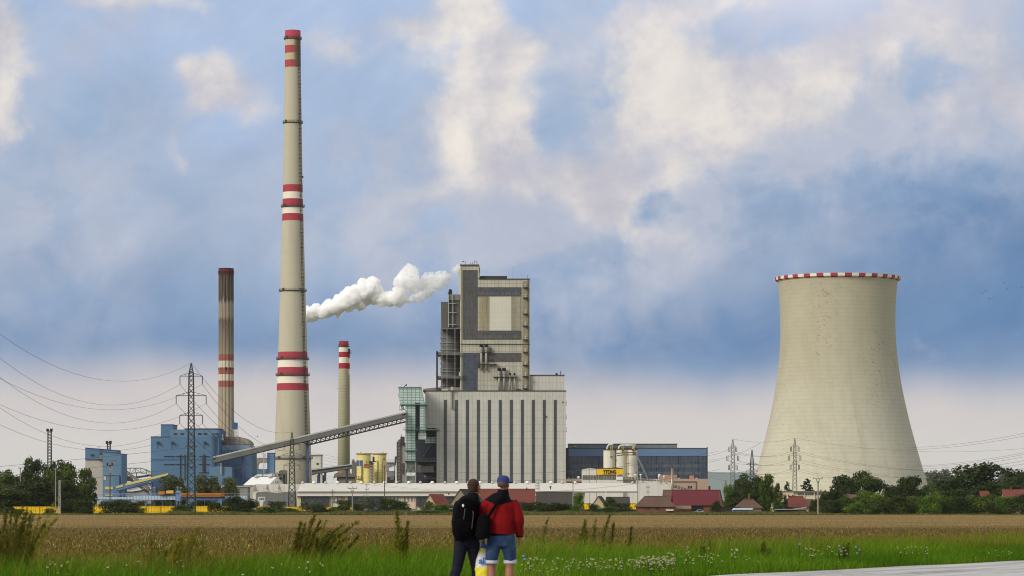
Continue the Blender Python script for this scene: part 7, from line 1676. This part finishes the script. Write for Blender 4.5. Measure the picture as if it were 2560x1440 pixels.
# ================================================================ steam
def steam():
    D = 1700; k = D/F; bm = bmesh.new(); rnd = random.Random(4)
    bl = [(762,788,15),(776,784,17),(792,778,17),(808,779,16),(822,772,18),(838,766,18),(850,758,20),(866,752,22),(880,742,22),(890,736,20),(905,744,22),(915,724,22),(925,716,18),(932,708,14),(938,738,20),(955,750,15),(972,748,14),(988,744,15),(1000,728,14),(1004,706,16),(1012,688,15),(1022,676,13),(1032,684,14),(1028,704,18),(1040,716,17),(1055,722,14),(1066,706,14),(1078,698,13),(1092,704,14),(1104,700,13),(1114,706,10),(1098,716,8),(1045,744,8),(1020,748,10),(1120,694,7),(1140,674,6),(1146,668,4),(1110,682,5),(998,752,10),(1034,746,9),(1052,742,9),(1070,732,11),(1084,722,10),(1096,690,8),(1064,690,9),(900,762,12),(872,772,10),(845,780,9),(1064,738,7)]
    for px, py, r in bl:
        c = P(px, py, D+rnd.uniform(-3, 3)); m_ = Matrix.Translation(c) @ Matrix.Diagonal((1, 1, 1, 1)); bmesh.ops.create_icosphere(bm, subdivisions=2, radius=r*k*1.12, matrix=m_)
        for j in range(7 if r > 9 else 3):
            d = Vector((rnd.gauss(0, 1), rnd.gauss(0, 1), rnd.gauss(0, 1)+.35)).normalized(); rr = r*k*rnd.uniform(.26, .5)
            bmesh.ops.create_icosphere(bm, subdivisions=2, radius=rr, matrix=Matrix.Translation(c+d*r*k*.85))
    for q in range(110):
        px, py, r = rnd.choice(bl[22:]); a = rnd.uniform(0, 6.28); rr = rnd.uniform(1.6, 4.2); e_ = rnd.uniform(.9, 1.35); bmesh.ops.create_icosphere(bm, subdivisions=2, radius=rr*k, matrix=Matrix.Translation(P(px+math.cos(a)*r*e_, py+math.sin(a)*r*e_, D+rnd.uniform(-3, 3))))
    me = bpy.data.meshes.new('tmp'); bm.to_mesh(me); bm.free(); o = bpy.data.objects.new('tmp', me); C.objects.link(o)
    r = o.modifiers.new('r', 'REMESH'); r.mode = 'VOXEL'; r.voxel_size = .45
    tx = bpy.data.textures.new('puff', 'CLOUDS'); tx.noise_scale = 5.5; tx.noise_depth = 3; tx2 = bpy.data.textures.new('wisp', 'CLOUDS'); tx2.noise_scale = 1.7; tx2.noise_depth = 3
    d = o.modifiers.new('d', 'DISPLACE'); d.texture = tx; d.strength = 3.6; d.mid_level = .40; d.texture_coords = 'GLOBAL'
    d = o.modifiers.new('d2', 'DISPLACE'); d.texture = tx2; d.strength = 1.5; d.mid_level = .5; d.texture_coords = 'GLOBAL'
    dg = bpy.context.evaluated_depsgraph_get(); dg.update(); m2 = bpy.data.meshes.new_from_object(o.evaluated_get(dg)); bpy.data.objects.remove(o)
    o = bpy.data.objects.new('steam_plume', m2); C.objects.link(o); m2.materials.clear()
    m = bpy.data.materials.new('steam'); m.use_nodes = True; nt = m.node_tree; nt.nodes.clear(); n = N(nt)
    pv = n.new('ShaderNodeVolumePrincipled'); pv.inputs['Color'].default_value = (1, 1, 1, 1); pv.inputs['Anisotropy'].default_value = .0
    pos = n.new('ShaderNodeNewGeometry').outputs['Position']; sp = n.new('ShaderNodeSeparateXYZ'); n.put(sp.inputs[0], pos)
    nz = n.noise(pos, .30, 6, .68, dist=1.0); xr = n.ss(sp.outputs[0], X(930, D), X(1060, D))
    th = n.m('SUBTRACT', nz, n.m('MULTIPLY_ADD', xr, .07, .33)); dens = n.m('MULTIPLY', n.m('MAXIMUM', th, 0.0), n.m('MULTIPLY_ADD', xr, -3.0, 8.0))
    n.put(pv.inputs['Density'], dens); out = n.new('ShaderNodeOutputMaterial'); nt.links.new(pv.outputs[0], out.inputs['Volume']); m2.materials.append(m)
    tag(o, 'white steam cloud drifting between the tallest chimney and boiler house', kind='stuff')
steam()
# ================================================================ the two walkers
PD = 40.0; PK = PD/F
def wx(px): return (px-1280)*PK
def wz(py): return CAMZ+(HY-py)*PK
def loft(bm_v, bm_f, pts, rad, n_=16, cap=True):
    """pts list of Vector; rad list of (ra, rb): ra along world-X-ish side axis, rb along the other"""
    base = len(bm_v); m_ = len(pts)
    for i, p in enumerate(pts):
        d = (pts[min(i+1, m_-1)]-pts[max(i-1, 0)]).normalized()
        a = Vector((1, 0, 0)); a = (a-d*a.dot(d))
        if a.length < .2: a = Vector((0, 1, 0))-d*d.y
        a.normalize(); b_ = d.cross(a); r = rad[i] if isinstance(rad[i], tuple) else (rad[i], rad[i])
        for k in range(n_): t = 2*math.pi*k/n_; bm_v.append(tuple(p+a*math.cos(t)*r[0]+b_*math.sin(t)*r[1]))
    for i in range(m_-1):
        for k in range(n_): j = (k+1) % n_; bm_f.append((base+i*n_+k, base+i*n_+j, base+(i+1)*n_+j, base+(i+1)*n_+k))
    bm_f.append(tuple(base+k for k in range(n_-1, -1, -1))); bm_f.append(tuple(base+(m_-1)*n_+k for k in range(n_)))
def ball(V_, F_, c, r):
    c = Vector(c); rx, ry, rz = r if isinstance(r, tuple) else (r, r, r); zz = np.linspace(-1, 1, 9)[1:-1]
    loft(V_, F_, [c+Vector((0, 0, z*rz)) for z in [-.985]+list(zz)+[.985]], [(rx*math.sqrt(1-z*z), ry*math.sqrt(1-z*z)) for z in [-.985]+list(zz)+[.985]])
def solid(name, V_, F_, voxel, mats, parent=None, loc=None, smooth=3, disp=None):
    me = bpy.data.meshes.new('tmp'); me.from_pydata(V_, [], F_); o = bpy.data.objects.new('tmp', me); C.objects.link(o)
    r = o.modifiers.new('r', 'REMESH'); r.mode = 'VOXEL'; r.voxel_size = voxel
    s = o.modifiers.new('s', 'SMOOTH'); s.iterations = smooth; s.factor = .5
    if disp:
        tx = bpy.data.textures.new('fold', 'CLOUDS'); tx.noise_scale = disp[0]; tx.noise_depth = 2
        d = o.modifiers.new('d', 'DISPLACE'); d.texture = tx; d.strength = disp[1]; d.mid_level = .5
    dg = bpy.context.evaluated_depsgraph_get(); dg.update(); m2 = bpy.data.meshes.new_from_object(o.evaluated_get(dg)); bpy.data.objects.remove(o)
    m2.materials.clear(); [m2.materials.append(m) for m in (mats if isinstance(mats, list) else [mats])]
    m2.polygons.foreach_set('use_smooth', [True]*len(m2.polygons))
    org = ORG[parent.name] if parent is not None else Vector(loc)
    m2.transform(Matrix.Translation(-org)); o = bpy.data.objects.new(name, m2); C.objects.link(o)
    if parent is not None: o.parent = parent
    else: o.location = org
    ORG[o.name] = org; return o
V3 = Vector
def hand(V_, F_, w, d, side, curl=.6, k=1.0):
    """w wrist, d direction of the palm, side: +1 thumb toward +X"""
    d = V3(d).normalized(); sx = d.cross(V3((1, 0, 0))).normalized() if abs(d.x) < .9 else V3((0, 1, 0))
    fwd = V3((0, 1, 0))-d*d.y; fwd.normalize(); out = d.cross(fwd)
    loft(V_, F_, [w-d*.02, w+d*.03, w+d*.085], [(.022*k, .028*k), (.022*k, .038*k), (.018*k, .04*k)], 10)
    for i in range(4):
        b0 = w+d*.08+fwd*(.03-.02*i)*k; L_ = (.042, .048, .045, .034)[i]*k; dd = d; p = [b0]
        for j in range(3):
            dd = (dd+(out*side)*curl*.55).normalized(); p.append(p[-1]+dd*L_*(.95, .7, .55)[j]*.8)
        loft(V_, F_, p, [.0105*k, .0102*k, .0095*k, .008*k], 8)
    t0 = w+d*.03+fwd*.035*k; loft(V_, F_, [t0, t0+(d*.6+fwd*.6).normalized()*.035*k, t0+(d*.9+fwd*.4+out*side*.4).normalized()*.062*k], [.0135*k, .012*k, .0095*k], 8)
def head(V_, F_, c, yaw, k=1.0):
    """c: head centre; face toward +Y turned clockwise by yaw"""
    R_ = Matrix.Rotation(-yaw, 3, 'Z'); q = lambda x, y, z: c+R_ @ V3((x*k, y*k, z*k))
    ball(V_, F_, q(0, -.012, .03), (.078*k, .096*k, .092*k)); ball(V_, F_, q(0, .02, -.04), (.060*k, .070*k, .075*k)); ball(V_, F_, q(0, .045, -.085), (.035*k, .035*k, .028*k))
    loft(V_, F_, [q(0, .088, .02), q(0, .108, -.018), q(0, .100, -.03)], [.009*k, .015*k, .012*k], 8)       # nose
    for s_ in (-1, 1):
        ball(V_, F_, q(s_*.082, -.005, -.012), (.010*k, .020*k, .032*k)); ball(V_, F_, q(s_*.03, .078, .02), (.016*k, .012*k, .011*k))
    loft(V_, F_, [q(-.024, .086, -.055), q(.024, .086, -.055)], [.009*k, .009*k], 8)
    loft(V_, F_, [q(0, -.02, -.07), q(0, -.035, -.17)], [(.056*k, .06*k), (.064*k, .066*k)], 12)
skin = mat('skin', (138, 92, 70), .55, .04, 3, local=True, spec=.3)
def man_red():
    cx = wx(1252); y0 = PD; o0 = V3((cx, y0, 0)); VV, FF = [], []
    hc = V3((wx(1259.5), y0+.0, wz(1211))); head(VV, FF, hc, .55, 1.0)
    # shoulders, torso, hips
    loft(VV, FF, [V3((wx(1253), y0, z)) for z in (1.52, 1.44, 1.30, 1.12, .98, .90)], [(.08, .07), (.15, .09), (.16, .10), (.15, .10), (.155, .11), (.15, .10)])
    hipL, hipR = V3((wx(1237), y0, .90)), V3((wx(1269), y0, .90)); kL, kR = V3((wx(1228), y0+.05, .50)), V3((wx(1274), y0+.02, .50))
    aL, aR = V3((wx(1232), y0-.02, .09)), V3((wx(1272), y0-.06, .09))
    loft(VV, FF, [hipL, hipL.lerp(kL, .5), kL, kL.lerp(aL, .3), aL.lerp(kL, .25), aL], [.075, .056, .057, .064, .04, .036]); loft(VV, FF, [hipR, hipR.lerp(kR, .5), kR, kR.lerp(aR, .3), aR.lerp(kR, .25), aR], [.075, .056, .057, .064, .04, .036])
    for a in (aL, aR): loft(VV, FF, [a+V3((0, -.05, -.04)), a+V3((0, .03, -.045)), a+V3((.0, .16, -.06))], [(.035, .035), (.042, .035), (.04, .02)])
    shL, shR = V3((wx(1221), y0, 1.41)), V3((wx(1285), y0, 1.405)); eL, eR = V3((wx(1206), y0+.06, 1.16)), V3((wx(1298), y0-.02, 1.15)); wL, wR = V3((wx(1208), y0+.16, .93)), V3((wx(1299), y0+.06, .925))
    loft(VV, FF, [shL+V3((.03,0,-.03)), shL.lerp(eL, .5), eL, eL.lerp(wL, .4), wL], [.045, .045, .04, .038, .027]); loft(VV, FF, [shR+V3((-.03,0,-.03)), shR.lerp(eR, .5), eR, eR.lerp(wR, .4), wR], [.045, .045, .04, .038, .027])
    hand(VV, FF, wR, (.0, .15, -1), -1, .55); hand(VV, FF, wL, (.1, .1, -1), 1, .9)
    body = solid('person', VV, FF, .0085, skin, loc=o0, smooth=2)
    tag(body, 'man in red jacket with black shoulders, blue cap and denim shorts, walking away', 'person', 'walkers')
    # jacket
    jm = bpy.data.materials.new('jacket_red'); jm.use_nodes = True; nt = jm.node_tree; n = N(nt); bs = nt.nodes['Principled BSDF']
    tc = n.new('ShaderNodeTexCoord').outputs['Object']; sp = n.new('ShaderNodeSeparateXYZ'); n.put(sp.inputs[0], tc); x, y, z = sp.outputs
    ax = n.m('ABSOLUTE', n.m('ADD', x, .05)); xp = n.m('ADD', x, .05)
    yoke = n.m('GREATER_THAN', z, n.m('ADD', n.m('MAXIMUM', n.m('MULTIPLY', xp, .24), n.m('MULTIPLY', xp, -.46)), 1.375))            # V-shaped yoke, lowest at the spine
    yoke2 = n.m('LESS_THAN', z, n.m('MULTIPLY_ADD', x, -.12, .975))
    f = n.m('MAXIMUM', yoke, n.m('MULTIPLY', yoke2, n.m('LESS_THAN', ax, .40)))
    c = n.mix(f, n.mix(n.ss(n.noise(tc, 4, 4), .35, .65), lin(92, 4, 8), lin(120, 8, 12)), lin(5, 5, 11))
    n.put(bs.inputs['Base Color'], c); bs.inputs['Roughness'].default_value = .85; bs.inputs['Specular IOR Level'].default_value = .15
    VV, FF = [], []
    loft(VV, FF, [V3((wx(q), y0-.01, z)) for q, z in ((1258, 1.60), (1258, 1.545), (1255, 1.50), (1252, 1.45), (1252, 1.36), (1252, 1.22), (1253, 1.08), (1255, 1.0), (1256, .955))], [(.074, .078), (.08, .085), (.13, .105), (.205, .13), (.215, .145), (.205, .15), (.20, .15), (.195, .15), (.185, .14)], 24)
    loft(VV, FF, [shL+V3((.03, 0, .0)), shL+V3((-.02, 0, -.05)), shL.lerp(eL, .5)+V3((-.02, 0, 0)), eL+V3((-.01, 0, 0)), eL.lerp(wL, .5), wL+V3((0, 0, .02))], [.095, .10, .086, .074, .062, .05])
    loft(VV, FF, [shR+V3((-.03, 0, 0)), shR+V3((.015, 0, -.05)), shR.lerp(eR, .5)+V3((.015, 0, 0)), eR, eR.lerp(wR, .5), wR+V3((0, 0, .02))], [.08, .085, .078, .070, .062, .05])
    solid('jacket', VV, FF, .012, jm, body, smooth=3, disp=(.12, .016))
    VV, FF = [], []
    for w_ in (wL, wR): loft(VV, FF, [w_+V3((0, 0, .05)), w_+V3((0, 0, .0))], [.054, .05])
    b = MB(); b.v, b.f, b.m = VV, FF, [0]*len(FF); b.build('cuff', M['cloth_black'], body, smooth=True)
    # denim shorts
    dm = mat('denim', (26, 48, 80), .9, .18, 5, .0, fine=.06, fscale=40, local=True, tint=(70, 92, 122)); VV, FF = [], []
    loft(VV, FF, [V3((wx(1254), y0, z)) for z in (1.0, .93, .86, .80)], [(.178, .13), (.19, .145), (.20, .15), (.185, .14)], 24)
    for hp, kn, q in ((hipL, kL, 1230), (hipR, kR, 1275.5)): loft(VV, FF, [V3((hp.x, y0, .90)), V3(((hp.x+wx(q))/2, y0+.01, .78)), V3((wx(q), y0+.03, .66)), V3((wx(q)-.002, y0+.04, .565))], [.105, .103, .092, .085], 20)
    solid('shorts', VV, FF, .012, dm, body, smooth=2, disp=(.10, .014))
    cm = mat('rolled_cuff', (176, 178, 190), .9, .12, 12, local=True)
    for q in (1230, 1275.5):
        b = MB(); VV, FF = [], []; loft(VV, FF, [V3((wx(q), y0+.04, .615)), V3((wx(q), y0+.04, .60)), V3((wx(q), y0+.04, .57)), V3((wx(q), y0+.04, .555))], [.088, .093, .094, .088], 24); b.v, b.f, b.m = VV, FF, [0]*len(FF); b.build('rolled_cuff', cm, body, smooth=True)
    # cap and hair
    R_ = Matrix.Rotation(-.55, 3, 'Z'); q = lambda x, y, z: hc+R_ @ V3((x, y, z))
    VV, FF = [], []; loft(VV, FF, [q(0, -.012, z) for z in (.02, .05, .085, .115, .128)], [(.088, .106), (.090, .108), (.086, .102), (.062, .075), (.02, .025)], 24); loft(VV, FF, [q(0, .07, .032), q(0, .12, .028), q(0, .165, .018)], [(.07, .008), (.068, .008), (.045, .006)], 16)
    solid('cap', VV, FF, .006, mat('cap_blue', (40, 52, 104), .85, .08, 8, local=True), body, smooth=2)
    VV, FF = [], []; loft(VV, FF, [q(0, -.02, z) for z in (-.03, -.01, .015, .04)], [(.072, .082), (.080, .092), (.083, .100), (.083, .1)], 20); b = MB(); b.v, b.f, b.m = VV, FF, [0]*len(FF); b.build('hair', mat('hair_grey', (86, 66, 58), .9, .1, 20, local=True), body, smooth=True)
    VV, FF = [], []
    for a in (aL, aR): loft(VV, FF, [a+V3((0, -.07, -.055)), a+V3((0, 0, -.04)), a+V3((0, .1, -.055)), a+V3((0, .2, -.07))], [(.045, .03), (.052, .05), (.05, .035), (.042, .02)], 14)
    for i in range(1): b = MB(); b.v, b.f, b.m = VV, FF, [0]*len(FF); b.build('shoes', M['cloth_black'], body, smooth=True)
    # shoulder bag with strap
    t = thing('shoulder_bag', 'black shoulder bag hanging on the left hip of the man in red', 'bag', (wx(1206), y0-.17, 0))
    VV, FF = [], []; loft(VV, FF, [V3((wx(q_), y0-.20, z)) for q_, z in ((1214, 1.25), (1212, 1.20), (1208, 1.08), (1206, .98), (1209, .90))], [(.045, .04), (.085, .06), (.105, .075), (.11, .08), (.085, .06)], 18); solid('bag', VV, FF, .012, M['cloth_black'], t, smooth=4, disp=(.1, .012))
    b = MB(); pts = [V3((wx(1222), y0-.2, 1.22)), V3((wx(1232), y0-.195, 1.31)), V3((wx(1243), y0-.185, 1.40)), V3((wx(1256), y0-.165, 1.47)), V3((wx(1268), y0-.13, 1.52)), V3((wx(1272), y0-.06, 1.545))]
    for a, c in zip(pts[:-1], pts[1:]): d = (c-a).normalized(); s_ = V3((-d.z, 0, d.x))*.024; b.mesh([a-s_, a+s_, c+s_, c-s_, a-s_+V3((0, .012, 0)), a+s_+V3((0, .012, 0)), c+s_+V3((0, .012, 0)), c-s_+V3((0, .012, 0))], [(0, 3, 2, 1), (4, 5, 6, 7), (0, 1, 5, 4), (2, 3, 7, 6), (0, 4, 7, 3), (1, 2, 6, 5)])
    b.build('strap', M['cloth_black'], t)
    # plastic carrier bag
    bx = wx(1208.5); by = y0+.13
    t = thing('carrier_bag', 'plump white and yellow plastic carrier bag with blue letters carried between the men', 'bag', (bx, by, 0))
    bm_ = bpy.data.materials.new('carrier_plastic'); bm_.use_nodes = True; nt = bm_.node_tree; n = N(nt); bs = nt.nodes['Principled BSDF']; tc = n.new('ShaderNodeTexCoord').outputs['Object']; sp = n.new('ShaderNodeSeparateXYZ'); n.put(sp.inputs[0], tc)
    z = n.m('ADD', sp.outputs[2], n.m('MULTIPLY', n.m('SUBTRACT', n.noise(tc, 6, 3), .5), .05))
    c = n.mix(n.m('GREATER_THAN', z, .50), lin(208, 196, 40), lin(196, 194, 198)); c = n.mix(n.m('GREATER_THAN', z, .70), c, lin(208, 200, 96)); c = n.mix(n.m('GREATER_THAN', z, .775), c, lin(34, 84, 190))
    n.put(bs.inputs['Base Color'], c); bs.inputs['Roughness'].default_value = .4
    VV, FF = [], []; loft(VV, FF, [V3((bx+q_, by, z)) for q_, z in ((.0, .86), (0, .82), (.0, .77), (.005, .70), (.0, .60), (-.004, .48), (0, .36), (.0, .28), (.0, .25))], [(.02, .015), (.035, .02), (.05, .03), (.085, .05), (.105, .075), (.115, .085), (.112, .085), (.095, .07), (.05, .04)], 20)
    solid('bag', VV, FF, .011, bm_, t, smooth=2, disp=(.07, .022))
    cu = bpy.data.curves.new('txt', 'FONT'); cu.body = 'alb'; cu.size = .125; cu.offset = .004; cu.extrude = .003; o = bpy.data.objects.new('txt', cu); C.objects.link(o); dg = bpy.context.evaluated_depsgraph_get(); dg.update()
    me = bpy.data.meshes.new_from_object(o.evaluated_get(dg)); bpy.data.objects.remove(o)
    for v in me.vertices:
        a, h = v.co.x-.06, v.co.y; v.co = (a-.004, -.105+.5*a*a-v.co.z, .555+h*.95)
    me.materials.append(mat('letter_blue', (40, 92, 150), .5)); o = bpy.data.objects.new('lettering', me); C.objects.link(o); o.parent = t; ORG[o.name] = ORG[t.name]
    b = MB(); b.path([V3((bx-.02, by, .85)), V3((wL.x-.01, wL.y, .86)), V3((wL.x, wL.y, .865))], .008, 6); b.path([V3((bx+.02, by, .85)), V3((wL.x+.01, wL.y, .86))], .008, 6); b.build('handle', bm_, t)
M['cloth_black'] = mat('cloth_black', (5, 5, 7), .9, .1, 6, local=True, spec=.1)
man_red()
def man_black():
    y0 = PD+.12; cx = wx(1170); o0 = V3((cx, y0, 0)); VV, FF = [], []
    hc = V3((wx(1186.5), y0+.06, wz(1219))); head(VV, FF, hc, .75, .98)
    loft(VV, FF, [V3((wx(q), y0+d, z)) for q, z, d in ((1182, 1.49, .03), (1178, 1.42, .02), (1174, 1.28, .01), (1168, 1.1, 0), (1166, .96, 0), (1166, .88, 0))], [(.09, .08), (.18, .11), (.175, .12), (.16, .115), (.165, .12), (.165, .12)])
    hL, hR = V3((wx(1154), y0, .88)), V3((wx(1180), y0+.02, .88)); kL, kR = V3((wx(1143), y0-.02, .50)), V3((wx(1190), y0+.12, .50)); aL, aR = V3((wx(1120), y0-.20, .12)), V3((wx(1192), y0+.12, .09))
    for h_, k_, a_ in ((hL, kL, aL), (hR, kR, aR)):
        loft(VV, FF, [h_, h_.lerp(k_, .5), k_, k_.lerp(a_, .3), a_.lerp(k_, .25), a_], [.09, .075, .055, .055, .04, .036]); loft(VV, FF, [a_+V3((0, -.05, -.04)), a_+V3((0, .03, -.045)), a_+V3((0, .16, -.06))], [(.035, .035), (.042, .035), (.04, .02)])
    sL, sR = V3((wx(1149), y0, 1.40)), V3((wx(1203), y0+.04, 1.40)); eL, eR = V3((wx(1140), y0+.03, 1.13)), V3((wx(1206), y0+.1, 1.13)); wL, wR = V3((wx(1141), y0+.12, .92)), V3((wx(1200), y0+.25, .98))
    for s_, e_, w_ in ((sL, eL, wL), (sR, eR, wR)): loft(VV, FF, [s_, s_.lerp(e_, .5), e_, e_.lerp(w_, .4), w_], [.055, .05, .042, .04, .027])
    hand(VV, FF, wL, (.05, .3, -1), 1, .6); hand(VV, FF, wR, (-.1, .4, -1), -1, .7)
    body = solid('person', VV, FF, .0085, skin, loc=o0, smooth=2)
    tag(body, 'bare-headed man in black jacket and dark navy trousers, striding away at left', 'person', 'walkers')
    VV, FF = [], []
    loft(VV, FF, [V3((wx(q), y0+d, z)) for q, z, d in ((1184, 1.54, .04), (1183, 1.50, .03), (1179, 1.45, .02), (1176, 1.40, .01), (1172, 1.26, 0), (1168, 1.08, 0), (1167, .94, 0), (1167, .86, 0))], [(.074, .078), (.085, .085), (.15, .11), (.195, .125), (.2, .14), (.19, .14), (.185, .14), (.18, .135)], 24)
    for s_, e_, w_ in ((sL, eL, wL), (sR, eR, wR)): loft(VV, FF, [s_+V3((.02 if s_ is sL else -.02, 0, 0)), s_+V3((0, 0, -.04)), s_.lerp(e_, .5), e_, e_.lerp(w_, .5), w_+V3((0, 0, .01))], [.09, .09, .078, .07, .06, .048])
    solid('jacket', VV, FF, .012, mat('jacket_black', (10, 11, 12), .8, .1, 5, local=True, spec=.12), body, smooth=3, disp=(.1, .018))
    VV, FF = [], []; loft(VV, FF, [V3((wx(1167), y0, z)) for z in (.97, .9, .84, .80)], [(.17, .13), (.18, .14), (.17, .14), (.15, .12)], 20)
    for h_, k_, a_ in ((hL, kL, aL), (hR, kR, aR)): loft(VV, FF, [h_, h_.lerp(k_, .4), k_, k_.lerp(a_, .5), a_+V3((0, 0, .0))], [.105, .092, .075, .068, .062])
    solid('trousers', VV, FF, .012, mat('navy_cloth', (6, 7, 28), .85, .12, 5, local=True), body, smooth=2, disp=(.1, .016))
    R_ = Matrix.Rotation(-.75, 3, 'Z'); q = lambda x, y, z: hc+R_ @ V3((x, y, z))
    VV, FF = [], []; loft(VV, FF, [q(0, -.03, z) for z in (-.06, -.03, .01, .05, .085, .11, .124)], [(.058, .066), (.072, .08), (.083, .088), (.085, .092), (.074, .088), (.05, .062), (.02, .02)], 20)
    solid('hair', VV, FF, .006, mat('hair_brown', (58, 38, 26), .9, .15, 25, local=True), body, smooth=2, disp=(.02, .012))
    VV, FF = [], []
    for a in (aL, aR): loft(VV, FF, [a+V3((0, -.07, -.055)), a+V3((0, 0, -.04)), a+V3((0, .1, -.055)), a+V3((0, .2, -.07))], [(.045, .03), (.052, .05), (.05, .035), (.042, .02)], 14)
    b = MB(); b.v, b.f, b.m = VV, FF, [0]*len(FF); b.build('shoes', M['cloth_black'], body, smooth=True)
    t = thing('backpack', 'large black backpack with small white badge on the man in black jacket', 'backpack', (wx(1165), y0-.25, 0))
    VV, FF = [], []; pm = mat('pack_black', (5, 5, 6), .9, .15, 5, local=True, spec=.06)
    loft(VV, FF, [V3((wx(q_), y0-.23, z)) for q_, z in ((1176, 1.47), (1174, 1.44), (1170, 1.36), (1166, 1.24), (1163, 1.10), (1162, 1.0), (1163, .93), (1166, .90))], [(.06, .06), (.11, .10), (.15, .12), (.165, .14), (.175, .15), (.175, .15), (.15, .12), (.09, .08)], 22)
    loft(VV, FF, [V3((wx(q_), y0-.36, z)) for q_, z in ((1163, 1.16), (1162, 1.12), (1161, 1.0), (1163, .95))], [(.08, .03), (.12, .05), (.125, .055), (.10, .03)], 18)
    solid('pack', VV, FF, .012, pm, t, smooth=3, disp=(.09, .014))
    loft_v, loft_f = [], []; ball(loft_v, loft_f, (wx(1158.5), y0-.385, wz(1264)), (.014, .008, .022)); b = MB(); b.v, b.f, b.m = loft_v, loft_f, [0]*len(loft_f); b.build('badge', M['white_paint'], t, smooth=True)
    VV, FF = [], []; loft(VV, FF, [V3((wx(1163), y0-.30, 1.40)), V3((wx(1163), y0-.37, 1.30)), V3((wx(1160), y0-.40, 1.18))], [.006]*3, 6); loft(VV, FF, [V3((wx(1179), y0-.25, 1.44)), V3((wx(1184), y0-.36, 1.25)), V3((wx(1180), y0-.39, 1.05))], [.006]*3, 6); b = MB(); b.v, b.f, b.m = VV, FF, [0]*len(FF); b.build('zip', M['dark_steel'], t)
    VV, FF = [], []; loft(VV, FF, [V3((wx(1190), y0-.2, .96)), V3((wx(1194), y0-.22, .93))], [(.016, .006), (.018, .006)], 8); b = MB(); b.v, b.f, b.m = VV, FF, [0]*len(FF); b.build('buckle', M['light_steel'], t)
    VV, FF = [], []
    for q_, r_ in ((1160, 1150), (1186, 1196)): loft(VV, FF, [V3((wx(q_), y0-.17, 1.42)), V3((wx(q_)+.01, y0-.02, 1.50)), V3((wx(q_)+.01, y0+.12, 1.40))], [(.03, .01)]*3, 10)
    b = MB(); b.v, b.f, b.m = VV, FF, [0]*len(FF); b.build('strap', pm, t, smooth=True)
man_black()
# ================================================================ haze
def haze():
    b = MB(); b.box(-14500, 14500, -900, 29500, G-1.5, 330); m = bpy.data.materials.new('haze_air'); m.use_nodes = True; nt = m.node_tree; nt.nodes.clear(); n = N(nt)
    pv = n.new('ShaderNodeVolumePrincipled'); pv.inputs['Color'].default_value = (.93, .95, .98, 1); pv.inputs['Density'].default_value = 1.9e-5; pv.inputs['Anisotropy'].default_value = .3
    out = n.new('ShaderNodeOutputMaterial'); nt.links.new(pv.outputs[0], out.inputs['Volume']); o = b.build('haze', m, loc=(0, 0, 0)); tag(o, 'thin pale air haze over the plain', kind='stuff')
if HAZE: haze()
